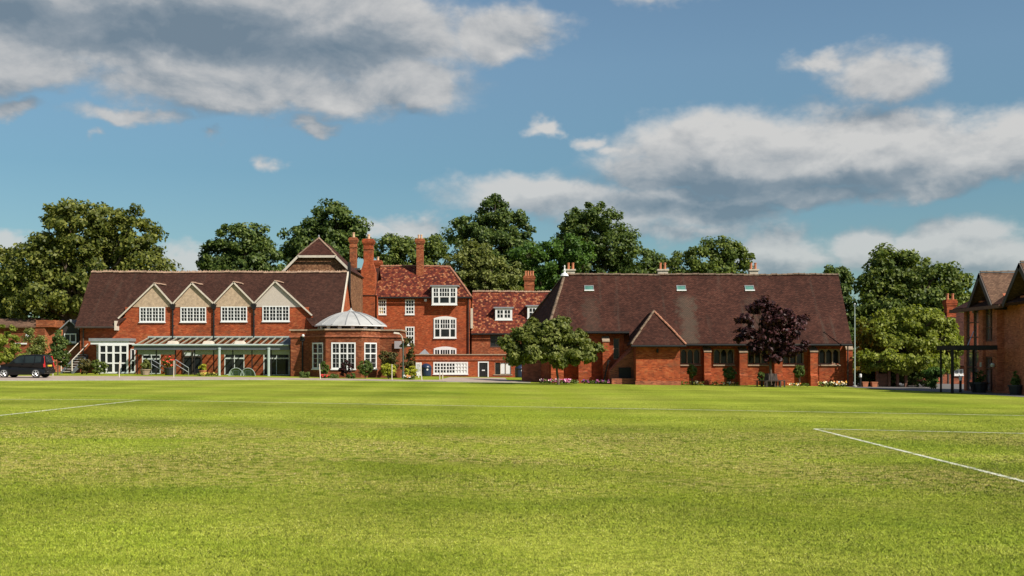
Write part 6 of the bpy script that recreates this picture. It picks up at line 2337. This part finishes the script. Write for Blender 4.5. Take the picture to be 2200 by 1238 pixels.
for s in (-1, 1):
    side_glass([(1.22, 1.00), (2.05, 1.00), (2.05, 1.46), (1.74, 1.44), (1.48, 1.27)], s)
    side_glass([(2.12, 1.00), (2.78, 1.00), (2.78, 1.47), (2.12, 1.46)], s)
    side_glass([(2.86, 1.02), (3.28, 1.04), (3.28, 1.44), (2.86, 1.47)], s, 'quarter_window')
    for (l, nm) in ((1.95, 'door_handle'), (2.72, 'door_handle')):
        m2 = MB()
        yy = yc + s * (HWD + 0.025)
        m2.box(CX0 + (l - 0.10) * KL, CX0 + (l + 0.05) * KL, yy - 0.02, yy + 0.02, cz0 + 0.86, cz0 + 0.90)
        m2.build(nm, M['car'], car)
    m2 = MB()
    yy = yc + s * (HWD + 0.09)
    m2.box(CX0 + 1.28 * KL, CX0 + 1.42 * KL, yy - 0.09, yy + 0.09, cz0 + 0.96, cz0 + 1.10)
    m2.build('wing_mirror', M['car'], car)
    m2 = MB()
    yy = yc + s * (HWD - 0.05)
    m2.hexa([(CX0 + 3.50 * KL, yy - 0.10, cz0 + 0.72), (CX0 + 3.585 * KL, yy - 0.10, cz0 + 0.72), (CX0 + 3.585 * KL, yy + 0.06, cz0 + 0.72), (CX0 + 3.50 * KL, yy + 0.06, cz0 + 0.72)],
            [(CX0 + 3.33 * KL, yy - 0.22 * s - 0.08, cz0 + 1.46), (CX0 + 3.46 * KL, yy - 0.22 * s - 0.08, cz0 + 1.46), (CX0 + 3.46 * KL, yy - 0.1 * s + 0.05, cz0 + 1.46), (CX0 + 3.33 * KL, yy - 0.1 * s + 0.05, cz0 + 1.46)])
    m2.build('tail_light', M['red_lens'], car)
    m2 = MB()
    yy = yc + s * (HWD - 0.18)
    m2.hexa([(CX0 + 0.02 * KL, yy - 0.14, cz0 + 0.60), (CX0 + 0.36 * KL, yy - 0.14, cz0 + 0.68), (CX0 + 0.36 * KL, yy + 0.14, cz0 + 0.68), (CX0 + 0.02 * KL, yy + 0.14, cz0 + 0.60)],
            [(CX0 + 0.06 * KL, yy - 0.14, cz0 + 0.73), (CX0 + 0.40 * KL, yy - 0.14, cz0 + 0.83), (CX0 + 0.40 * KL, yy + 0.14, cz0 + 0.83), (CX0 + 0.06 * KL, yy + 0.14, cz0 + 0.73)])
    m2.build('headlight', M['alloy'], car)
    for wl in (fw, rw):
        x = CX0 + wl * KL
        y0_ = yc + s * (HWD - 0.19)
        y1_ = yc + s * (HWD + 0.0)
        m2 = MB()
        m2.tube((x, y0_, cz0 + WR), (x, y1_, cz0 + WR), WR, n=24)
        wh = m2.build('wheel', M['rubber'], car)
        m2 = MB()
        m2.tube((x, y1_ - s * 0.02, cz0 + WR), (x, y1_ + s * 0.004, cz0 + WR), 0.215, n=20)
        m2.build('hub_recess', M['black_iron'], wh)
        m2 = MB()
        for k in range(5):
            a = 2 * math.pi * k / 5 + 0.3
            p = Vector((x, y1_ + s * 0.012, cz0 + WR))
            q = p + Vector((math.cos(a), 0, math.sin(a))) * 0.20
            m2.tube(p, q, 0.045, 0.035, 5)
        for k in range(20):
            a0, a1 = 2 * math.pi * k / 20, 2 * math.pi * (k + 1) / 20
            m2.tube((x + 0.205 * math.cos(a0), y1_ + s * 0.012, cz0 + WR + 0.205 * math.sin(a0)), (x + 0.205 * math.cos(a1), y1_ + s * 0.012, cz0 + WR + 0.205 * math.sin(a1)), 0.02, n=5, caps=False)
        m2.build('rim', M['alloy'], wh)
m2 = MB()
xr_ = CX0 + 3.60 * KL
m2.hexa([(xr_ - 0.06, yc - 0.56, cz0 + 1.02), (xr_ + 0.0, yc - 0.56, cz0 + 1.02), (xr_ + 0.0, yc + 0.56, cz0 + 1.02), (xr_ - 0.06, yc + 0.56, cz0 + 1.02)],
        [(xr_ - 0.14, yc - 0.48, cz0 + 1.42), (xr_ - 0.10, yc - 0.48, cz0 + 1.42), (xr_ - 0.10, yc + 0.48, cz0 + 1.42), (xr_ - 0.14, yc + 0.48, cz0 + 1.42)])
m2.build('rear_window', M['car_glass'], car)
m2 = MB()
m2.box(xr_ - 0.10, xr_ + 0.015, yc - 0.26, yc + 0.26, cz0 + 0.76, cz0 + 0.87)
m2.build('number_plate', M['plate_yellow'], car)
m2 = MB()
m2.box(xr_ - 0.12, xr_ + 0.05, yc - 0.74, yc + 0.74, cz0 + 0.32, cz0 + 0.56)
m2.build('rear_bumper', M['car'], car)
m2 = MB()
m2.box(CX0 - 0.03, CX0 + 0.1, yc - 0.66, yc + 0.66, cz0 + 0.30, cz0 + 0.52)
m2.build('front_bumper', M['rubber'], car)


# ---- slim white marker posts along the drive
def at_ground(px, py):
    x, y = yground(px, py)
    return Vector((x, y, gz(x, y)))


for (px, py, top, lb, lean) in ((113.5, 808, 776, 'slim white marker post just behind the parked car', 0.05), (256, 811, 776, 'slim white marker post in front of the white hall window', 0.03),
                                (373, 811.5, 775, 'slim white marker post between the red planter and entrance doors', 0.02), (688.5, 815, 782, 'leaning white marker post left of the orangery front window', -0.07),
                                (842, 816.5, 783, 'white marker post in front of the bright yellow shrub', 0.0), (906.5, 817.5, 779, 'leaning white marker post beside the dark blue bin', -0.10),
                                (944.5, 817, 801, 'left of two short white posts below the long annexe window', 0.03), (951, 817, 801, 'right of two short white posts below the long annexe window', 0.0)):
    p = at_ground(px, py)
    h = (py - top) * p.y / F
    mb = MB()
    q = p + Vector((lean * h * 1.0, 0, h))
    mb.tube(p - Vector((0, 0, 0.08)), p.lerp(q, 0.96), 0.038, 0.036, 8)
    mb.tube(p.lerp(q, 0.96), q, 0.042, 0.026, 8)
    single(mb, 'marker_post', M['cream'], lb, 'post', p, 'white marker posts along the drive')

# ---- green lamp post with a lantern bracket
p = at_ground(866, 813.5)
lp = thing('lamp_post', 'slim green lamp post with a small curved lamp beside the orangery', 'lamp post', p)
M['post_green'] = plain('dark_green_paint', (0.06, 0.085, 0.07), 0.5, 0.15)
hl = (813.5 - 733) * p.y / F
mb = MB()
mb.lathe(p, [(0.10, -0.05), (0.10, 0.5), (0.065, 0.55), (0.055, hl)], 10)
mb.build('column', M['post_green'], lp)
mb = MB()
t_ = p + Vector((0, 0, hl))
a1 = t_ + Vector((-0.12, 0, 0.42))
a2 = t_ + Vector((-0.35, 0, 0.62))
mb.tube(t_ - Vector((0, 0, 0.02)), a1, 0.05, 0.045, 8)
mb.tube(a1, a2, 0.045, 0.04, 8)
mb.build('bracket', M['stone_pale'], lp)
mb = MB()
mb.hexa([tuple(a2 + Vector(v)) for v in ((-0.40, -0.12, -0.02), (0.05, -0.12, -0.08), (0.05, 0.12, -0.08), (-0.40, 0.12, -0.02))], [tuple(a2 + Vector(v)) for v in ((-0.36, -0.09, 0.10), (0.03, -0.09, 0.05), (0.03, 0.09, 0.05), (-0.36, 0.09, 0.10))])
mb.build('lamp_head', M['cream'], lp)
sg = thing('hanging_sign', 'plain grey sign board on the orangery corner beside the lamp post', 'sign', (PX(856, 89.9), 89.95, PZ(750, 89.9)))
mb = MB()
mb.box(PX(847, 89.9), PX(862.5, 89.9), 90.0, 90.06, PZ(749, 89.9), PZ(733, 89.9))
mb.build('board', plain('lilac_grey_board', (0.30, 0.27, 0.28), 0.6, 0.06), sg)
mb = MB()
mb.box(PX(853, 89.9), PX(856, 89.9), 90.06, 90.2, PZ(743, 89.9), PZ(739, 89.9))
mb.build('wall_bracket', M['black_iron'], sg)

# globe lamp on a black column left of the orangery
lg = thing('globe_lamp', 'small white globe wall lamp on the orangery left block', 'lamp', (PX(651, YO2), YO2 - 0.2, PZ(722, YO2)))
mb = MB()
c = Vector((PX(651.5, YO2 - 0.35), YO2 - 0.42, PZ(721.5, YO2 - 0.35)))
mb.lathe(c, [(0.02, -0.12), (0.085, -0.09), (0.12, 0), (0.085, 0.09), (0.02, 0.12)], 12)
mb.build('globe', M['white'], lg, smooth=True)
mb = MB()
mb.tube(c - Vector((0, 0, 0.11)), c + Vector((0, 0.25, -0.28)), 0.035, n=6)
mb.tube(c + Vector((0, 0.25, -0.28)), c + Vector((0, 0.43, -0.28)), 0.035, n=6)
mb.build('arm', M['black_iron'], lg)

# ---- bollard lights
for (px, py, h, lb) in ((1848.5, 831.5, 0.92, 'black bollard light with white head beside the chapel end'), (2063.5, 843.5, 0.95, 'black bollard light with white head under the entrance canopy')):
    p = at_ground(px, py)
    bo = thing('bollard_light', lb, 'bollard', p, 'bollard lights on the yard')
    mb = MB()
    mb.lathe(p, [(0.11, -0.05), (0.11, 0.04), (0.075, 0.05), (0.075, h - 0.24)], 12)
    mb.build('post', M['black_iron'], bo)
    mb = MB()
    mb.lathe(p, [(0.085, h - 0.24), (0.095, h - 0.2), (0.095, h - 0.04), (0.06, h)], 12)
    mb.build('lens', M['white'], bo)

# ---- flagpole
p = at_ground(1830.5, 831)
p = Vector((p.x + 0.10, p.y - 0.3, p.z))
fp = thing('flagpole', 'tall thin pale pole at the right corner of the chapel', 'flagpole', p)
hf = (831 - 655) * p.y / F
mb = MB()
mb.lathe(p, [(0.05, -0.05), (0.045, hf * 0.5), (0.028, hf)], 8)
mb.build('pole', M['pale_metal'], fp)
mb = MB()
mb.lathe(p + Vector((0, 0, hf)), [(0.03, 0), (0.06, 0.04), (0.06, 0.08), (0.01, 0.12)], 8)
mb.build('cap', M['white'], fp)
mb = MB()
mb.lathe(p, [(0.16, -0.05), (0.16, 0.06), (0.09, 0.10)], 10)
mb.build('base', M['conc'], fp)

# ---- seat round the purple tree
p = Vector((PX(1656, 74.0), 74.0, 0))
p.z = gz(p.x, p.y)
ts = thing('tree_seat', 'dark timber hexagonal seat round the trunk of the purple tree', 'bench', p)
for k in range(6):
    a0, a1 = math.pi / 3 * k, math.pi / 3 * (k + 1)
    for j, (r0, r1) in enumerate(((0.50, 0.64), (0.66, 0.80), (0.82, 0.98))):
        mb = MB()
        pr = []
        for (r, a) in ((r0, a0), (r1, a0), (r1, a1), (r0, a1)):
            pr.append((p.x + r * math.cos(a), p.y + r * math.sin(a)))
        mb.prism_z(pr, p.z + 0.40, p.z + 0.44)
        mb.build('seat_slat', M['timber'], ts)
    for r in (0.56, 0.92):
        mb = MB()
        x, y = p.x + r * math.cos(a0), p.y + r * math.sin(a0)
        mb.box(x - 0.045, x + 0.045, y - 0.045, y + 0.045, p.z - 0.03, p.z + 0.40)
        mb.build('leg', M['timber'], ts)
    for j in range(4):
        mb = MB()
        q0 = Vector((p.x + 0.48 * math.cos(a0), p.y + 0.48 * math.sin(a0), 0))
        q1 = Vector((p.x + 0.48 * math.cos(a1), p.y + 0.48 * math.sin(a1), 0))
        c0, c1 = q0.lerp(q1, (j + 0.12) / 4), q0.lerp(q1, (j + 0.88) / 4)
        nn = Vector((math.cos((a0 + a1) / 2), math.sin((a0 + a1) / 2), 0))
        i0, i1 = c0 - nn * 0.09, c1 - nn * 0.09
        mb.hexa([(c0.x, c0.y, p.z + 0.46), (c1.x, c1.y, p.z + 0.46), (c1.x - nn.x * 0.03, c1.y - nn.y * 0.03, p.z + 0.46), (c0.x - nn.x * 0.03, c0.y - nn.y * 0.03, p.z + 0.46)],
                [(i0.x, i0.y, p.z + 0.90), (i1.x, i1.y, p.z + 0.90), (i1.x - nn.x * 0.03, i1.y - nn.y * 0.03, p.z + 0.90), (i0.x - nn.x * 0.03, i0.y - nn.y * 0.03, p.z + 0.90)])
        mb.build('back_slat', M['timber'], ts)

# ---- two pop-up goals under the canopy
for (px, lb) in ((507, 'left green half round pop-up goal beside the canopy column'), (532.5, 'right green half round pop-up goal under the canopy')):
    p = at_ground(px, 813)
    p.y = 90.2
    p.x = PX(px, 90.2)
    p.z = gz(p.x, p.y)
    w_ = 30 * 90.2 / F / 2 * 1.05
    gl = thing('pop_up_goal', lb, 'goal', p, 'pop-up goals under the canopy')
    M['goal_net'] = M.get('goal_net') or plain('green_goal_net', (0.16, 0.22, 0.16), 0.8, 0.15)
    hh_ = 17 * 90.2 / F
    mb = MB()
    n_ = 14
    arc = [(w_ * math.cos(math.pi * i / n_), hh_ * math.sin(math.pi * i / n_)) for i in range(n_ + 1)]
    for (a, b_) in zip(arc[:-1], arc[1:]):
        mb.tube((p.x + a[0], p.y, p.z + a[1]), (p.x + b_[0], p.y, p.z + b_[1]), 0.025, n=5, caps=False)
    mb.build('hoop', M['pale_metal'], gl)
    mb = MB()
    for (a, b_) in zip(arc[:-1], arc[1:]):
        P = [(p.x + a[0], p.y + 0.01, p.z + a[1]), (p.x + b_[0], p.y + 0.01, p.z + b_[1]), (p.x + b_[0] * 0.55, p.y + 0.35, p.z + b_[1] * 0.75), (p.x + a[0] * 0.55, p.y + 0.35, p.z + a[1] * 0.75)]
        mb.poly(P)
        mb.poly([(P[3][0], P[3][1], P[3][2]), (P[2][0], P[2][1], P[2][2]), (p.x, p.y + 0.42, p.z + 0.02)])
    mb.build('net', M['goal_net'], gl)
    mb = MB()
    s_ = w_ * 0.42
    for (x0_, x1_, z0_, z1_) in ((-s_, s_, hh_ * 0.62, hh_ * 0.68), (-s_, -s_ + 0.04, 0.02, hh_ * 0.62), (s_ - 0.04, s_, 0.02, hh_ * 0.62)):
        mb.box(p.x + x0_, p.x + x1_, p.y + 0.02, p.y + 0.05, p.z + z0_, p.z + z1_)
    mb.build('target_frame', M['post_green'], gl)

# ---- handrails on the steps in front of the hall
for (px0, px1, lb) in ((325, 355, 'steel handrail on the steps left of the white marker post'), (377, 405, 'steel handrail on the steps beside the entrance doors')):
    yh = 89.6
    xa, xb = PX(px0, yh), PX(px1, yh)
    ga, gb_ = gz(xa, yh), gz(xb, yh)
    hr = thing('handrail', lb, 'handrail', ((xa + xb) / 2, yh, ga), 'steel handrails at the hall steps')
    for k, (oa, ob) in enumerate(((1.28, 0.62), (0.90, 0.25))):
        mb = MB()
        mb.tube((xa, yh, ga + oa), (xb, yh, gb_ + ob), 0.03, n=7)
        mb.build('rail', M['steel'], hr)
    for (x, g_, t_) in ((xa, ga, 1.28), (xb, gb_, 0.62)):
        mb = MB()
        mb.tube((x, yh, g_ - 0.05), (x, yh, g_ + t_), 0.028, n=7)
        mb.build('post', M['steel'], hr)

# ---- planters by the entrance
M['plastic_black'] = plain('black_plastic', (0.02, 0.02, 0.022), 0.5, 0.1)


def planter(px, y, r, h, lab, fol, fsize, seed, mat, cols=None, pcat='planter'):
    x = PX(px, y)
    p = Vector((x, y, gz(x, y) + 0.012))
    pt = thing('planter', lab, pcat, p)
    mb = MB()
    mb.lathe(p, [(r * 0.72, 0), (r * 0.95, h * 0.85), (r * 1.05, h * 0.86), (r * 1.05, h), (r * 0.9, h), (r * 0.88, h * 0.9)], 14)
    mb.build('pot', mat, pt)
    rng = np.random.default_rng(seed)
    pos, nrm, CC = foliage([(x, y, p.z + h + fsize * 0.6, fsize * 0.8, fsize * 0.8, fsize * 0.75)], 18, 45, 0.1, fsize * 0.35, rng, 0.3)
    ok = pos[:, 2] > p.z + h * 0.8
    o = bpy.data.objects.new('foliage', leaf_mesh('foliage', pos[ok] - np.array(p), nrm[ok], 0.11, fol, rng))
    C.objects.link(o)
    o.parent = pt
    if cols:
        sel = rng.choice(len(pos), 90, replace=False)
        po = pos[sel] + nrm[sel] * 0.06 + np.array([0, -0.06, 0.05])
        o = bpy.data.objects.new('blooms', leaf_mesh('blooms', po - np.array(p), nrm[sel], 0.14, flowermat('planter_petals', cols), rng, 0.95))
        C.objects.link(o)
        o.parent = pt
        o['kind'] = 'stuff'
    return pt


planter(312, 89.0, 0.42, 0.45, 'wide planter with pale leafy plants left of the handrails', M['leaf_grey'], 0.62, 81, M['stone'])
planter(364, 89.2, 0.46, 0.62, 'black planter full of red geraniums beside the marker post', M['leaf_green'], 0.60, 82, M['plastic_black'], [(0.62, 0.06, 0.02), (0.55, 0.03, 0.03)])
planter(436, 90.0, 0.30, 0.40, 'small planter with yellow green plant beside the entrance doors', M['leaf_yellow'], 0.42, 83, M['terracotta'])
planter(2103, 65.6, 0.55, 0.62, 'large black planter with dark shrub at the school block entrance', M['leaf_dark'], 0.5, 84, M['plastic_black'])
pt = planter(2182, 62.0, 0.40, 0.55, 'dark planter with a small conical conifer at the right edge', M['leaf_dark'], 0.25, 85, M['plastic_black'])
x, y = PX(2182, 62.0), 62.0
b_ = Vector((x, y, gz(x, y)))
rng = np.random.default_rng(86)
pos, nrm, CC = foliage([(x, y, b_.z + 0.75, 0.26, 0.26, 0.2), (x, y, b_.z + 0.95, 0.2, 0.2, 0.22), (x, y, b_.z + 1.15, 0.10, 0.1, 0.2)], 40, 40, 0.07, 0.08, rng, 0.5)
o = bpy.data.objects.new('conifer_foliage', leaf_mesh('conifer_foliage', pos - np.array(W[pt.name]), nrm, 0.08, M['leaf_topiary'], rng))
C.objects.link(o)
o.parent = pt

# ---- dark blue domed bins with a white emblem
M['bin_blue'] = plain('navy_plastic', (0.012, 0.022, 0.055), 0.35, 0.1)
for (px, py, y, lb) in ((915.5, 812, 101.0, 'navy domed litter bin in front of the annexe left end'), (1118, 812, 98.0, 'navy domed litter bin beside the chapel left end')):
    x = PX(px, y)
    p = Vector((x, y, gz(x, y) + 0.010))
    bn = thing('litter_bin', lb, 'bin', p, 'navy litter bins')
    mb = MB()
    mb.lathe(p, [(0.42, 0), (0.48, 0.08), (0.50, 0.62), (0.50, 0.72)], 16)
    mb.build('body', M['bin_blue'], bn)
    mb = MB()
    mb.lathe(p, [(0.52, 0.72), (0.50, 0.86), (0.40, 1.02), (0.24, 1.13), (0.05, 1.18)], 16)
    mb.build('lid', M['bin_blue'], bn, smooth=True)
    mb = MB()
    mb.tube(p + Vector((0.16, -0.495, 0.62)), p + Vector((0.16, -0.47, 0.62)), 0.09, n=12)
    mb.build('emblem', M['white'], bn)

# ---- white notice board leaning by the annexe
p = Vector((PX(899.5, 92.0), 92.0, 0))
p.z = gz(p.x, p.y)
nb = thing('notice_board', 'narrow white notice board on a post right of the yellow shrub', 'sign', p)
mb = MB()
mb.box(p.x - 0.24, p.x + 0.24, p.y - 0.03, p.y, PZ(805, 92), PZ(779, 92))
bd = mb.build('board', M['white'], nb)
mb = MB()
for k in range(7):
    zz = PZ(783 + 2.6 * k, 92)
    mb.box(p.x - 0.17, p.x + (0.17 if k % 3 else 0.06), p.y - 0.036, p.y - 0.0305, zz - 0.02, zz + 0.02)
mb.build('faded_lines', M['lead'], bd)
mb = MB()
mb.box(p.x - 0.04, p.x + 0.04, p.y, p.y + 0.06, p.z - 0.05, PZ(783, 92))
mb.build('post', M['white'], nb)

# ---- timber planters in the yard by the shelter
for (px, lb) in ((1858, 'left small terracotta trough by the shelter'), (1878, 'right small terracotta trough by the shelter')):
    yy = 77.2
    x = PX(px, yy)
    p = Vector((x, yy, gz(x, yy) + 0.01))
    mb = MB()
    mb.hexa([(x - 0.16, yy - 0.14, p.z), (x + 0.16, yy - 0.14, p.z), (x + 0.16, yy + 0.14, p.z), (x - 0.16, yy + 0.14, p.z)], [(x - 0.2, yy - 0.18, p.z + 0.3), (x + 0.2, yy - 0.18, p.z + 0.3), (x + 0.2, yy + 0.18, p.z + 0.3), (x - 0.2, yy + 0.18, p.z + 0.3)])
    mb.box(x - 0.22, x + 0.22, yy - 0.2, yy + 0.2, p.z + 0.3, p.z + 0.35)
    single(mb, 'trough', M['terracotta'], lb, 'planter', p, 'terracotta troughs')
